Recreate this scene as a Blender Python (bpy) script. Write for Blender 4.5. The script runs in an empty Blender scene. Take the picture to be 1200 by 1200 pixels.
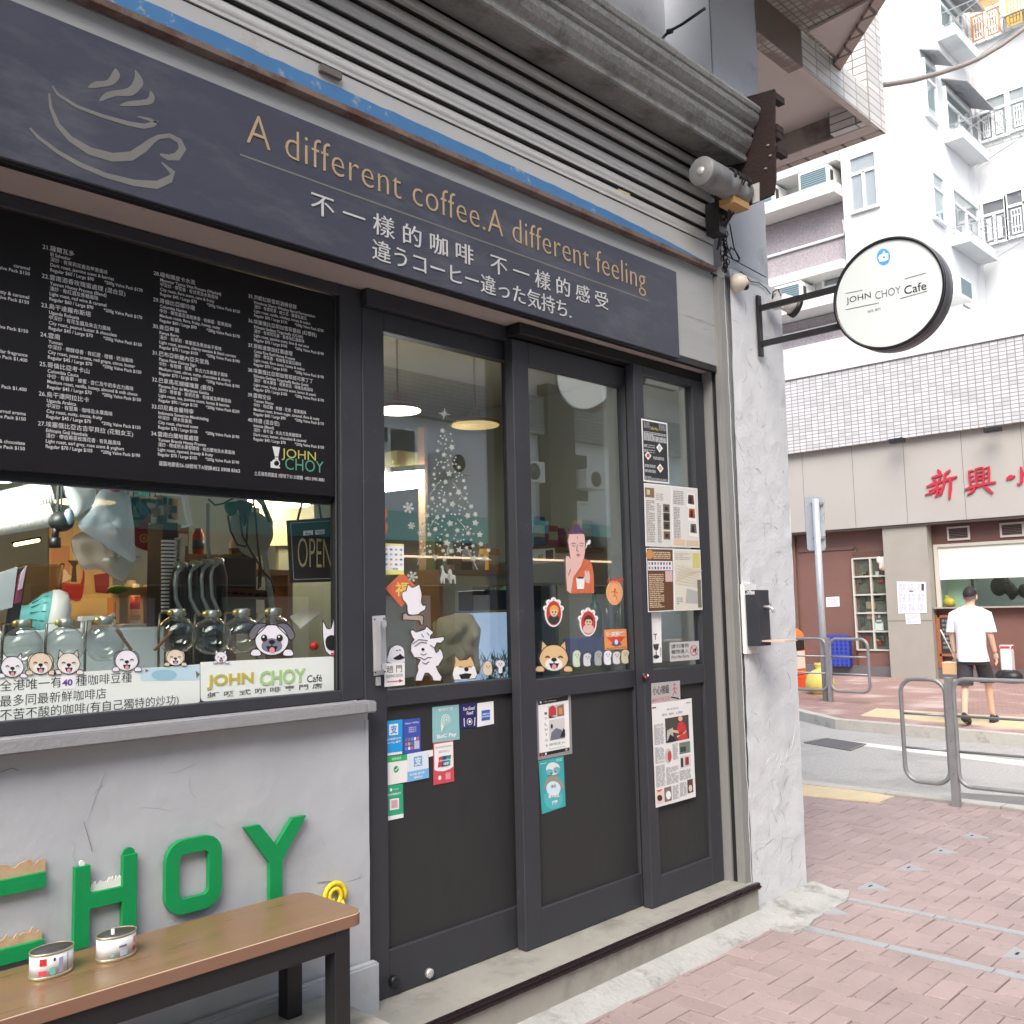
import bpy, bmesh, math, random
from mathutils import Vector, Matrix
random.seed(7)
SC = bpy.context.scene
COL = SC.collection

# ------------------------------------------------------------------ camera
RX = Vector((0.69452056, -0.71911409, -0.02271836))      # image right
DN = Vector((0.05571359, 0.08523612, -0.99480189))       # image down
FW = Vector((0.71731248, 0.68964464, 0.09926267))        # viewing direction
EYE = Vector((0.0, 0.0, 1.6))
FPX = 1133.0
cam_d = bpy.data.cameras.new('camera'); cam = bpy.data.objects.new('camera', cam_d); COL.objects.link(cam)
m3 = Matrix((RX, -DN, -FW)).transposed()
cam.matrix_world = Matrix.Translation(EYE) @ m3.to_4x4()
cam_d.sensor_width = 36.0; cam_d.lens = 36.0 * FPX / 1200.0
cam_d.clip_start = 0.05; cam_d.clip_end = 3000
SC.camera = cam

# ------------------------------------------------------------------ light
SUN_EL, SUN_AZ = math.radians(46), math.radians(238)     # azimuth: direction the light comes from (0 = +y, 90 = +x)
w = bpy.data.worlds.new('World'); SC.world = w; w.use_nodes = True
nt = w.node_tree; bg = nt.nodes['Background']
sky = nt.nodes.new('ShaderNodeTexSky'); sky.sky_type = 'NISHITA'; sky.sun_disc = False
sky.sun_elevation = SUN_EL; sky.sun_rotation = SUN_AZ
sky.air_density = 1.0; sky.dust_density = 4.0; sky.ozone_density = 1.0
nt.links.new(sky.outputs[0], bg.inputs[0]); bg.inputs[1].default_value = 0.15
sd = bpy.data.lights.new('sun', 'SUN'); sun = bpy.data.objects.new('sun', sd); COL.objects.link(sun)
sd.energy = 1.5; sd.angle = math.radians(45); sd.color = (1.0, 0.985, 0.965)
dvec = Vector((math.sin(SUN_AZ) * math.cos(SUN_EL), math.cos(SUN_AZ) * math.cos(SUN_EL), math.sin(SUN_EL)))
sun.rotation_euler = (-dvec).to_track_quat('-Z', 'Y').to_euler(); sun.location = (0, -5, 30)
SC.view_settings.view_transform = 'Standard'; SC.view_settings.look = 'None'
SC.view_settings.gamma = 1; SC.view_settings.exposure = 1.2
SC.render.engine = 'CYCLES'
SC.cycles.use_denoising = True
SC.cycles.max_bounces = 10; SC.cycles.transparent_max_bounces = 24
SC.cycles.sample_clamp_indirect = 6.0

# ------------------------------------------------------------------ helpers
def ray(px, py): return RX * (px - 600) + DN * (py - 600) + FW * FPX
def F(px, py, y):                                         # point of the vertical plane y = const
    d = ray(px, py); return EYE + d * (y / d.y)
def S(px, py, x):                                         # point of the vertical plane x = const
    d = ray(px, py); return EYE + d * (x / d.x)
def G(px, py, z=0.0):                                     # point of the level plane z = const
    d = ray(px, py); return EYE + d * ((z - EYE.z) / d.z)

def lin(c):
    c /= 255.0
    return c / 12.92 if c <= 0.04045 else ((c + 0.055) / 1.055) ** 2.4
MATS = {}
def mat(name, rgb, rough=0.6, metal=0.0, var=0.0, vs=6.0, bump=0.0, bs=60.0, stretch=(1, 1, 1),
        stain=None, stain_s=1.5, stain_t=(0.55, 0.7), emit=0.0, spec=0.5, island=0.0, coat=0.0, detail=6):
    """principled material; rgb in display values; var = tone variation, stain = second colour in worn patches"""
    if name in MATS: return MATS[name]
    m = bpy.data.materials.new(name); MATS[name] = m; m.use_nodes = True
    n = m.node_tree.nodes; L = m.node_tree.links; b = n['Principled BSDF']
    col = (lin(rgb[0]), lin(rgb[1]), lin(rgb[2]), 1)
    b.inputs['Base Color'].default_value = col
    b.inputs['Roughness'].default_value = rough; b.inputs['Metallic'].default_value = metal
    b.inputs['Specular IOR Level'].default_value = spec
    b.inputs['Coat Weight'].default_value = coat
    if emit:
        b.inputs['Emission Color'].default_value = col; b.inputs['Emission Strength'].default_value = emit
    src = None
    if var or bump or stain:
        geo = n.new('ShaderNodeNewGeometry'); mp = n.new('ShaderNodeMapping')
        mp.inputs['Scale'].default_value = stretch; L.new(geo.outputs['Position'], mp.inputs['Vector'])
    if var:
        t = n.new('ShaderNodeTexNoise'); t.inputs['Scale'].default_value = vs; t.inputs['Detail'].default_value = detail
        t.inputs['Roughness'].default_value = 0.65
        L.new(mp.outputs[0], t.inputs['Vector'])
        mr = n.new('ShaderNodeMapRange'); mr.inputs[1].default_value = 0.25; mr.inputs[2].default_value = 0.75
        mr.inputs[3].default_value = 1 - var; mr.inputs[4].default_value = 1 + var; L.new(t.outputs[0], mr.inputs[0])
        mx = n.new('ShaderNodeVectorMath'); mx.operation = 'SCALE'; mx.inputs[0].default_value = col[:3]
        L.new(mr.outputs[0], mx.inputs['Scale']); src = mx.outputs[0]
        rr = n.new('ShaderNodeMapRange'); rr.inputs[1].default_value = 0.3; rr.inputs[2].default_value = 0.7
        rr.inputs[3].default_value = max(0.03, rough - 0.1); rr.inputs[4].default_value = min(1, rough + 0.1)
        L.new(t.outputs[0], rr.inputs[0]); L.new(rr.outputs[0], b.inputs['Roughness'])
    if island:
        g2 = n.new('ShaderNodeNewGeometry'); mr = n.new('ShaderNodeMapRange')
        mr.inputs[3].default_value = 1 - island; mr.inputs[4].default_value = 1 + island
        L.new(g2.outputs['Random Per Island'], mr.inputs[0])
        mx = n.new('ShaderNodeVectorMath'); mx.operation = 'SCALE'
        if src: L.new(src, mx.inputs[0])
        else: mx.inputs[0].default_value = col[:3]
        L.new(mr.outputs[0], mx.inputs['Scale']); src = mx.outputs[0]
    if stain:
        t = n.new('ShaderNodeTexNoise'); t.inputs['Scale'].default_value = stain_s; t.inputs['Detail'].default_value = 9
        t.inputs['Roughness'].default_value = 0.7
        L.new(mp.outputs[0], t.inputs['Vector'])
        mr = n.new('ShaderNodeMapRange'); mr.inputs[1].default_value = stain_t[0]; mr.inputs[2].default_value = stain_t[1]
        L.new(t.outputs[0], mr.inputs[0])
        mm = n.new('ShaderNodeMix'); mm.data_type = 'RGBA'; L.new(mr.outputs[0], mm.inputs[0])
        if src: L.new(src, mm.inputs[6])
        else: mm.inputs[6].default_value = col
        mm.inputs[7].default_value = (lin(stain[0]), lin(stain[1]), lin(stain[2]), 1); src = mm.outputs[2]
    if src: L.new(src, b.inputs['Base Color'])
    if bump:
        t = n.new('ShaderNodeTexNoise'); t.inputs['Scale'].default_value = bs; t.inputs['Detail'].default_value = 5
        L.new(mp.outputs[0], t.inputs['Vector'])
        bp = n.new('ShaderNodeBump'); bp.inputs['Strength'].default_value = bump; bp.inputs['Distance'].default_value = 0.01
        L.new(t.outputs[0], bp.inputs['Height']); L.new(bp.outputs[0], b.inputs['Normal'])
    return m
def ink(r, g, b): return mat('print_%d_%d_%d' % (r, g, b), (r, g, b), 0.45)
def glass_mat(name, tint=(1, 1, 1), ior=1.5, rough=0.0, keep=1.0, body=None, pwr=5):
    if name in MATS: return MATS[name]
    m = bpy.data.materials.new(name); MATS[name] = m; m.use_nodes = True
    n = m.node_tree.nodes; L = m.node_tree.links; n.remove(n['Principled BSDF']); out = n['Material Output']
    tr = n.new('ShaderNodeBsdfTransparent'); tr.inputs[0].default_value = (*tint, 1)
    gl = n.new('ShaderNodeBsdfGlossy'); gl.inputs['Roughness'].default_value = rough
    f0 = ((ior - 1) / (ior + 1)) ** 2
    lw = n.new('ShaderNodeLayerWeight'); pw = n.new('ShaderNodeMath'); pw.operation = 'POWER'; pw.inputs[1].default_value = pwr
    L.new(lw.outputs['Facing'], pw.inputs[0]); lw.inputs[0].default_value = 0.5
    fr = n.new('ShaderNodeMath'); fr.operation = 'MULTIPLY_ADD'; fr.inputs[1].default_value = 1 - f0; fr.inputs[2].default_value = f0
    L.new(pw.outputs[0], fr.inputs[0])
    a = tr.outputs[0]
    if body:
        df = n.new('ShaderNodeBsdfDiffuse'); df.inputs[0].default_value = (lin(body[0]), lin(body[1]), lin(body[2]), 1)
        tl = n.new('ShaderNodeBsdfTranslucent'); tl.inputs[0].default_value = df.inputs[0].default_value
        ad = n.new('ShaderNodeMixShader'); L.new(df.outputs[0], ad.inputs[1]); L.new(tl.outputs[0], ad.inputs[2])
        mb_ = n.new('ShaderNodeMixShader'); mb_.inputs[0].default_value = 1 - keep
        L.new(a, mb_.inputs[1]); L.new(ad.outputs[0], mb_.inputs[2]); a = mb_.outputs[0]
    mx = n.new('ShaderNodeMixShader'); L.new(fr.outputs[0], mx.inputs[0]); L.new(a, mx.inputs[1]); L.new(gl.outputs[0], mx.inputs[2])
    L.new(mx.outputs[0], out.inputs[0])
    return m

WORLD = {}
TCACHE = {}
def text_mesh(s, bold=0.0, extrude=0.0, spacing=1.0):
    k = (s, bold, extrude, spacing)
    if k in TCACHE: return TCACHE[k]
    c = bpy.data.curves.new('lettering', 'FONT'); c.body = s; c.offset = bold; c.extrude = extrude; c.resolution_u = 3
    c.space_character = spacing
    o = bpy.data.objects.new('lettering', c); COL.objects.link(o)
    dg = bpy.context.evaluated_depsgraph_get(); dg.update()
    me = bpy.data.meshes.new_from_object(o.evaluated_get(dg))
    vs = [v.co.copy() for v in me.vertices]; fs = [tuple(p.vertices) for p in me.polygons]
    bpy.data.objects.remove(o); bpy.data.curves.remove(c); bpy.data.meshes.remove(me)
    TCACHE[k] = (vs, fs); return TCACHE[k]

class MB:
    """collects shapes; build() links them as ONE mesh object"""
    def __init__(s, m=None):
        s.v = []; s.f = []; s.fm = []; s.fs = []; s.mats = []; s.mi = 0; s.sm = False
        s.O = Vector((0, 0, 0)); s.U = Vector((1, 0, 0)); s.V = Vector((0, 0, 1)); s.N = Vector((0, -1, 0)); s.map = None
        if m: s.m(m)
    def m(s, mt):
        if mt not in s.mats: s.mats.append(mt)
        s.mi = s.mats.index(mt); return s
    def add(s, vs, fs):
        b = len(s.v); s.v += [Vector(q) for q in vs]
        for f in fs: s.f.append(tuple(i + b for i in f)); s.fm.append(s.mi); s.fs.append(s.sm)
        return s
    # --- drawing planes
    def front(s, y):                                       # plane facing the street (-y)
        s.O = Vector((0, y, 0)); s.U = Vector((1, 0, 0)); s.V = Vector((0, 0, 1)); s.N = Vector((0, -1, 0))
        s.map = lambda px, py: (lambda p: (p.x, p.z))(F(px, py, y)); return s
    def side(s, x):                                        # plane facing -x
        s.O = Vector((x, 0, 0)); s.U = Vector((0, -1, 0)); s.V = Vector((0, 0, 1)); s.N = Vector((-1, 0, 0))
        s.map = lambda px, py: (lambda p: (-p.y, p.z))(S(px, py, x)); return s
    def w(s, u, v, d): return s.O + s.U * u + s.V * v + s.N * d
    # --- solids
    def box(s, x0, x1, y0, y1, z0, z1):
        x0, x1 = min(x0, x1), max(x0, x1); y0, y1 = min(y0, y1), max(y0, y1); z0, z1 = min(z0, z1), max(z0, z1)
        return s.add([(x0, y0, z0), (x1, y0, z0), (x1, y1, z0), (x0, y1, z0), (x0, y0, z1), (x1, y0, z1), (x1, y1, z1), (x0, y1, z1)],
                     [(0, 3, 2, 1), (4, 5, 6, 7), (0, 1, 5, 4), (1, 2, 6, 5), (2, 3, 7, 6), (3, 0, 4, 7)])
    def bar(s, p, q, a, b, up=(0, 0, 1)):                  # square bar from p to q, width a, height b
        p = Vector(p); q = Vector(q); d = (q - p).normalized(); u = Vector(up)
        if abs(d.dot(u)) > 0.98: u = Vector((0, 1, 0))
        r = d.cross(u).normalized(); u = r.cross(d)
        vs = []
        for c in (p, q):
            for i, j in ((-1, -1), (1, -1), (1, 1), (-1, 1)): vs.append(c + r * (i * a / 2) + u * (j * b / 2))
        return s.add(vs, [(0, 1, 2, 3), (7, 6, 5, 4), (0, 4, 5, 1), (1, 5, 6, 2), (2, 6, 7, 3), (3, 7, 4, 0)])
    def tube(s, pts, r, seg=10, cap=True):
        pts = [Vector(p) for p in pts]; n = len(pts); rs = r if isinstance(r, (list, tuple)) else [r] * n
        vs = []; fs = []; prev = None
        for i, p in enumerate(pts):
            d = (pts[min(i + 1, n - 1)] - pts[max(i - 1, 0)]).normalized()
            if prev is None:
                a = Vector((0, 0, 1)) if abs(d.z) < 0.9 else Vector((1, 0, 0))
                u = d.cross(a).normalized()
            else: u = (prev - d * prev.dot(d)).normalized()
            prev = u; v = d.cross(u)
            for k in range(seg):
                t = 2 * math.pi * k / seg; vs.append(p + (u * math.cos(t) + v * math.sin(t)) * rs[i])
        for i in range(n - 1):
            for k in range(seg):
                a = i * seg + k; b = i * seg + (k + 1) % seg; fs.append((a, b, b + seg, a + seg))
        if cap: fs += [tuple(range(seg))[::-1], tuple(range((n - 1) * seg, n * seg))]
        o = s.sm; s.sm = seg > 6; s.add(vs, fs); s.sm = o; return s
    def lathe(s, c, prof, seg=24, axis=(0, 0, 1), smooth=True, sx=1.0, sy=1.0, rot=0.0):   # prof: (radius, height)
        c = Vector(c); ax = Vector(axis).normalized()
        a = Vector((1, 0, 0)) if abs(ax.x) < 0.9 else Vector((0, 1, 0))
        u = (a - ax * a.dot(ax)).normalized(); v = ax.cross(u)
        vs = []; fs = []
        for r, h in prof:
            for k in range(seg):
                t = 2 * math.pi * k / seg; p, q = math.cos(t) * sx, math.sin(t) * sy
                p, q = p * math.cos(rot) - q * math.sin(rot), p * math.sin(rot) + q * math.cos(rot)
                vs.append(c + ax * h + (u * p + v * q) * r)
        for i in range(len(prof) - 1):
            for k in range(seg):
                a1 = i * seg + k; b1 = i * seg + (k + 1) % seg; fs.append((a1, b1, b1 + seg, a1 + seg))
        if prof[0][0] > 1e-5: fs.append(tuple(range(seg))[::-1])
        if prof[-1][0] > 1e-5: fs.append(tuple(range((len(prof) - 1) * seg, len(prof) * seg)))
        o = s.sm; s.sm = smooth; s.add(vs, fs); s.sm = o; return s
    def ball(s, c, rx, ry, rz, seg=16, rings=10):
        c = Vector(c); vs = []; fs = []
        for i in range(rings + 1):
            p = math.pi * i / rings
            for k in range(seg):
                t = 2 * math.pi * k / seg
                vs.append(c + Vector((rx * math.sin(p) * math.cos(t), ry * math.sin(p) * math.sin(t), -rz * math.cos(p))))
        for i in range(rings):
            for k in range(seg):
                a = i * seg + k; b = i * seg + (k + 1) % seg; fs.append((a, b, b + seg, a + seg))
        o = s.sm; s.sm = True; s.add(vs, fs); s.sm = o; return s
    def prism(s, pts, d0, d1):                             # polygon in plane coordinates, from depth d0 out to d1
        n = len(pts)
        ar = sum(pts[i][0] * pts[(i + 1) % n][1] - pts[(i + 1) % n][0] * pts[i][1] for i in range(n))
        if ar < 0: pts = pts[::-1]
        vs = [s.w(u, v, d0) for u, v in pts] + [s.w(u, v, d1) for u, v in pts]
        fs = [tuple(range(n))[::-1], tuple(range(n, 2 * n))] + [(i, (i + 1) % n, n + (i + 1) % n, n + i) for i in range(n)]
        return s.add(vs, fs)
    def face(s, pts, d):                                   # flat printed patch
        n = len(pts); ar = sum(pts[i][0] * pts[(i + 1) % n][1] - pts[(i + 1) % n][0] * pts[i][1] for i in range(n))
        if ar < 0: pts = pts[::-1]
        return s.add([s.w(u, v, d) for u, v in pts], [tuple(range(n))])
    def rect(s, u0, u1, v0, v1, d0, d1=None):
        q = [(u0, v0), (u1, v0), (u1, v1), (u0, v1)]
        return s.prism(q, d0, d1) if d1 is not None else s.face(q, d0)
    def pp(s, px, d0, d1=None):                            # polygon given by what the photo shows of this plane
        q = [s.map(*p) for p in px]
        return s.prism(q, d0, d1) if d1 is not None else s.face(q, d0)
    def pe(s, cx, cy, rx, ry, d0, d1=None, n=20, tilt=0.0):
        ct, st = math.cos(tilt), math.sin(tilt)
        q = []
        for k in range(n):
            t = 2 * math.pi * k / n; a, b = rx * math.cos(t), ry * math.sin(t)
            q.append((cx + a * ct - b * st, cy + a * st + b * ct))
        return s.pp(q, d0, d1)
    def pl(s, pts, wpx, d):                                # a drawn line (pixels wide) along the plane
        for (x0, y0), (x1, y1) in zip(pts[:-1], pts[1:]):
            l = math.hypot(x1 - x0, y1 - y0) or 1; nx, ny = -(y1 - y0) / l * wpx / 2, (x1 - x0) / l * wpx / 2
            s.pp([(x0 - nx, y0 - ny), (x1 - nx, y1 - ny), (x1 + nx, y1 + ny), (x0 + nx, y0 + ny)], d)
        return s
    def text(s, body, u0, u1, v0, v1, d, bold=0.0, depth=0.0, keep=False, shear=0.0, align='L', spacing=1.0):
        vs, fs = text_mesh(body, bold, 0.5 if depth else 0.0, spacing)
        if not vs: return s
        x0 = min(p.x for p in vs); x1 = max(p.x for p in vs); y0 = min(p.y for p in vs); y1 = max(p.y for p in vs)
        sx = (u1 - u0) / (x1 - x0); sy = (v1 - v0) / (y1 - y0)
        if keep == 'h': sx = sy
        if keep == 'w': sy = sx
        wd = sx * (x1 - x0)
        off = 0 if align == 'L' else (u1 - u0 - wd) if align == 'R' else (u1 - u0 - wd) / 2
        out = [s.w(u0 + off + (p.x - x0) * sx + shear * (p.y - y0) * sy, v0 + (p.y - y0) * sy, d + (p.z + 0.5) * depth if depth else d) for p in vs]
        return s.add(out, fs)
    def ptext(s, body, a, b, hpx, d, **kw):                # from lower-left pixel a to lower-right pixel b
        u0, v0 = s.map(*a); u1, _ = s.map(*b); _, v1 = s.map(a[0], a[1] - hpx)
        return s.text(body, u0, u1, v0, v1, d, **kw)

def base_of(v):
    xs = [p.x for p in v]; ys = [p.y for p in v]
    return Vector(((min(xs) + max(xs)) / 2, (min(ys) + max(ys)) / 2, min(p.z for p in v)))
def tag(o, label=None, cat=None, group=None, kind=None):
    if label: o['label'] = label
    if cat: o['category'] = cat
    if group: o['group'] = group
    if kind: o['kind'] = kind
    return o
def build(mb, name, parent=None, label=None, cat=None, group=None, kind=None, bevel=0.0, seg=1, fixn=False, mod=None):
    me = bpy.data.meshes.new(name)
    org = WORLD[parent.name].copy() if parent else base_of(mb.v)
    me.from_pydata([tuple(p - org) for p in mb.v], [], mb.f)
    for mt in mb.mats: me.materials.append(mt)
    me.polygons.foreach_set('material_index', mb.fm); me.polygons.foreach_set('use_smooth', mb.fs)
    if bevel or fixn:
        bm = bmesh.new(); bm.from_mesh(me)
        if fixn: bmesh.ops.recalc_face_normals(bm, faces=bm.faces)
        if bevel:
            ed = [e for e in bm.edges if len(e.link_faces) == 2 and e.calc_face_angle(0) > 0.6]
            bmesh.ops.bevel(bm, geom=ed, offset=bevel, segments=seg, affect='EDGES', clamp_overlap=True)
        bm.to_mesh(me); bm.free()
    me.update()
    o = bpy.data.objects.new(name, me); COL.objects.link(o)
    if parent: o.parent = parent; WORLD[o.name] = org
    else: o.location = org; WORLD[o.name] = org
    return tag(o, label, cat, group, kind)
def empty(name, loc, label=None, cat=None, group=None, kind=None):
    o = bpy.data.objects.new(name, None); COL.objects.link(o); o.location = loc; o.empty_display_size = 0.1
    WORLD[o.name] = Vector(loc); return tag(o, label, cat, group, kind)
def copy_tree(o, parent=None, loc=None, rz=None, label=None):
    kids = list(o.children)
    c = o.copy(); COL.objects.link(c)
    if parent: c.parent = parent
    if loc is not None: c.location = loc; WORLD[c.name] = Vector(loc)
    if rz is not None: c.rotation_euler = (0, 0, rz)
    if label: c['label'] = label
    for k in kids: copy_tree(k, c)
    return c
# ------------------------------------------------------------------ more helpers: rough plaster, tiles
from mathutils import noise as NZ
def fbm(p, sc, oct=4):
    a = 0; k = 1; q = Vector(p) * sc
    for _ in range(oct):
        a += NZ.noise(q) * k; q = q * 2.03 + Vector((3.1, 1.7, 5.3)); k *= 0.5
    return a
def rough_grid(mb, O, A, B, na, nb, amp, sc, nrm):
    O = Vector(O); A = Vector(A); B = Vector(B); nrm = Vector(nrm); vs = []; fs = []
    for j in range(nb + 1):
        for i in range(na + 1):
            p = O + A * (i / na) + B * (j / nb)
            vs.append(p + nrm * (fbm(p, sc) * amp) + Vector((fbm(p + Vector((9, 0, 0)), sc), 0, 0)) * amp * 0.5)
    for j in range(nb):
        for i in range(na):
            a = j * (na + 1) + i; fs.append((a, a + 1, a + na + 2, a + na + 1))
    o = mb.sm; mb.sm = True; mb.add(vs, fs); mb.sm = o
def tile_mat(name, rgb, grout, w_, h_, axes='yz', gap=0.06, var=0.12, rough=0.45, offset=0.0, bump=0.4, metal=0, stain=None, stain_s=1.2, stain_t=(0.55, 0.7)):
    if name in MATS: return MATS[name]
    m = bpy.data.materials.new(name); MATS[name] = m; m.use_nodes = True
    n = m.node_tree.nodes; L = m.node_tree.links; b = n['Principled BSDF']; b.inputs['Roughness'].default_value = rough
    geo = n.new('ShaderNodeNewGeometry'); sp = n.new('ShaderNodeSeparateXYZ'); L.new(geo.outputs['Position'], sp.inputs[0])
    cb = n.new('ShaderNodeCombineXYZ')
    for i, a in enumerate(axes): L.new(sp.outputs['xyz'.index(a)], cb.inputs[i])
    br = n.new('ShaderNodeTexBrick'); L.new(cb.outputs[0], br.inputs['Vector'])
    br.offset = offset; br.offset_frequency = 2; br.squash = 1
    br.inputs['Scale'].default_value = 1.0; br.inputs['Brick Width'].default_value = w_; br.inputs['Row Height'].default_value = h_
    br.inputs['Mortar Size'].default_value = gap * min(w_, h_); br.inputs['Mortar Smooth'].default_value = 0.1; br.inputs['Bias'].default_value = 0
    c = [lin(x) for x in rgb]
    br.inputs['Color1'].default_value = (*[x * (1 - var) for x in c], 1); br.inputs['Color2'].default_value = (*[min(1, x * (1 + var)) for x in c], 1)
    br.inputs['Mortar'].default_value = (*[lin(x) for x in grout], 1)
    src = br.outputs['Color']
    t = n.new('ShaderNodeTexNoise'); t.inputs['Scale'].default_value = stain_s; t.inputs['Detail'].default_value = 8
    L.new(geo.outputs['Position'], t.inputs['Vector'])
    mr = n.new('ShaderNodeMapRange'); mr.inputs[1].default_value = stain_t[0]; mr.inputs[2].default_value = stain_t[1]; L.new(t.outputs[0], mr.inputs[0])
    mm = n.new('ShaderNodeMix'); mm.data_type = 'RGBA'
    sc_ = n.new('ShaderNodeMath'); sc_.operation = 'MULTIPLY'; sc_.inputs[1].default_value = 1.0 if stain else 0.0; L.new(mr.outputs[0], sc_.inputs[0])
    L.new(sc_.outputs[0], mm.inputs[0]); L.new(src, mm.inputs[6])
    st = stain or rgb; mm.inputs[7].default_value = (lin(st[0]), lin(st[1]), lin(st[2]), 1)
    L.new(mm.outputs[2], b.inputs['Base Color'])
    bp = n.new('ShaderNodeBump'); bp.inputs['Strength'].default_value = bump; bp.inputs['Distance'].default_value = 0.004; bp.invert = True
    L.new(br.outputs['Fac'], bp.inputs['Height']); L.new(bp.outputs[0], b.inputs['Normal'])
    return m
def ridges(mb, n, x0, x1, z0, z1, y, r=(0.001, 0.0025), ln=(0.03, 0.14), rnd=None, yn=None):
    rnd = rnd or random
    for _ in range(n):
        x = rnd.uniform(x0, x1); z = rnd.uniform(z0, z1); a = rnd.uniform(-1.4, 1.4) + (math.pi / 2 if rnd.random() < .6 else 0); l = rnd.uniform(*ln); k = rnd.uniform(-1.5, 1.5); rr = rnd.uniform(*r)
        pts = []
        for i in range(6):
            pts.append((x, y, z)); x += math.cos(a) * l / 5; z += math.sin(a) * l / 5; a += k / 5
        pts = [p for p in pts if x0 <= p[0] <= x1 and z0 <= p[2] <= z1]
        if len(pts) > 2: mb.tube(pts, [rr * 0.3] + [rr] * (len(pts) - 2) + [rr * 0.3], 6)
def level(mb, z):
    mb.O = Vector((0, 0, z)); mb.U = Vector((1, 0, 0)); mb.V = Vector((0, 1, 0)); mb.N = Vector((0, 0, 1))
    mb.map = lambda px, py: (lambda p: (p.x, p.y))(G(px, py, z)); return mb

# ------------------------------------------------------------------ materials
charcoal = mat('charcoal_paint', (55, 56, 61), 0.5, var=0.08, vs=9, bump=0.05, bs=200, spec=0.35, stain=(74, 74, 77), stain_s=11, stain_t=(0.62, 0.74))
panelM = mat('dark_laminate', (50, 50, 51), 0.55, var=0.12, vs=9, stretch=(5, 5, 1), bump=0.1, bs=150, spec=0.3, stain=(70, 68, 66), stain_s=5, stain_t=(0.66, 0.8))
blackM = mat('black_metal', (30, 30, 32), 0.45, var=0.1)
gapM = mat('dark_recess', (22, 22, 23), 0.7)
plaster = mat('grey_painted_plaster', (177, 181, 185), 0.6, var=0.05, vs=2.2, bump=0.25, bs=22, stain=(164, 164, 164), stain_s=2.4, stain_t=(0.55, 0.8))
pillarM = mat('rough_white_plaster', (207, 209, 211), 0.95, var=0.05, vs=7, bump=0.3, bs=60, spec=0.1, stain=(182, 184, 188), stain_s=3.5, stain_t=(0.58, 0.72))
wallblue = mat('pale_grey_render', (186, 190, 196), 0.75, var=0.07, vs=1.6, bump=0.2, bs=30, stain=(150, 152, 156), stain_s=2.5)
sillM = mat('grey_cement_sill', (146, 147, 150), 0.6, var=0.07, vs=8, bump=0.2, bs=60)
conc = mat('worn_concrete', (154, 152, 144), 0.65, var=0.12, vs=5, bump=0.25, bs=40, stain=(122, 120, 112), stain_s=3.5, stain_t=(0.5, 0.68))
conc2 = mat('pale_cement', (170, 170, 166), 0.75, var=0.14, vs=9, bump=0.7, bs=45, stain=(132, 130, 124), stain_s=5, stain_t=(0.52, 0.66))
lintelM = mat('weathered_grey_paint', (158, 159, 158), 0.6, var=0.08, vs=3, stretch=(0.5, 1, 6), bump=0.2, bs=40, stain=(118, 114, 110), stain_s=3, stain_t=(0.6, 0.75))
soffM = mat('pinkish_cement', (176, 166, 160), 0.75, var=0.06, vs=2, bump=0.15, bs=40)
pinkM = mat('pink_painted_soffit', (206, 192, 186), 0.75, var=0.05, vs=1.5, bump=0.15, bs=20, stain=(158, 142, 134), stain_s=2.6, stain_t=(0.62, 0.72))
dirtyconc = mat('stained_concrete_beam', (160, 150, 142), 0.8, var=0.12, vs=3, stain=(95, 88, 82), stain_s=2.2, stain_t=(0.45, 0.65))
mosaic = tile_mat('mosaic_soffit_tile', (172, 168, 160), (110, 102, 94), 0.05, 0.05, 'xy', gap=0.1, stain=(120, 104, 94), stain_s=3.0, stain_t=(0.5, 0.62))
tileW = tile_mat('white_wall_tile', (214, 212, 208), (120, 114, 108), 0.2, 0.06, 'yz', gap=0.08, stain=(170, 160, 152))
tileF = tile_mat('white_front_tile', (214, 212, 208), (150, 144, 138), 0.2, 0.06, 'xz', gap=0.08)
galv = mat('galvanised_steel', (190, 189, 185), 0.38, 0.15, var=0.12, vs=5, stretch=(0.6, 1, 3), stain=(120, 112, 102), stain_s=2.5, stain_t=(0.6, 0.8))
galvD = mat('dull_galvanised_housing', (134, 134, 131), 0.5, 0.2, var=0.3, vs=48, bump=0.5, bs=70, stain=(78, 72, 66), stain_s=4, stain_t=(0.5, 0.7))
rust = mat('rusted_steel', (46, 32, 29), 0.85, 0.2, var=0.25, vs=7, bump=0.4, bs=60, stain=(40, 28, 26), stain_s=3.5, stain_t=(0.5, 0.62))
rustrail = mat('rusty_rail', (112, 98, 90), 0.75, 0.1, var=0.15, vs=5, stain=(86, 62, 52), stain_s=4.5, stain_t=(0.5, 0.62))
steelM = mat('brushed_steel', (206, 206, 208), 0.35, 0.5, var=0.05)
pane = glass_mat('window_glass', (0.93, 0.96, 0.95), 1.6); dpane = glass_mat('door_glass', (0.86, 0.93, 0.95), 2.7)
whiteP = mat('white_plastic', (232, 232, 230), 0.4)

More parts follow.
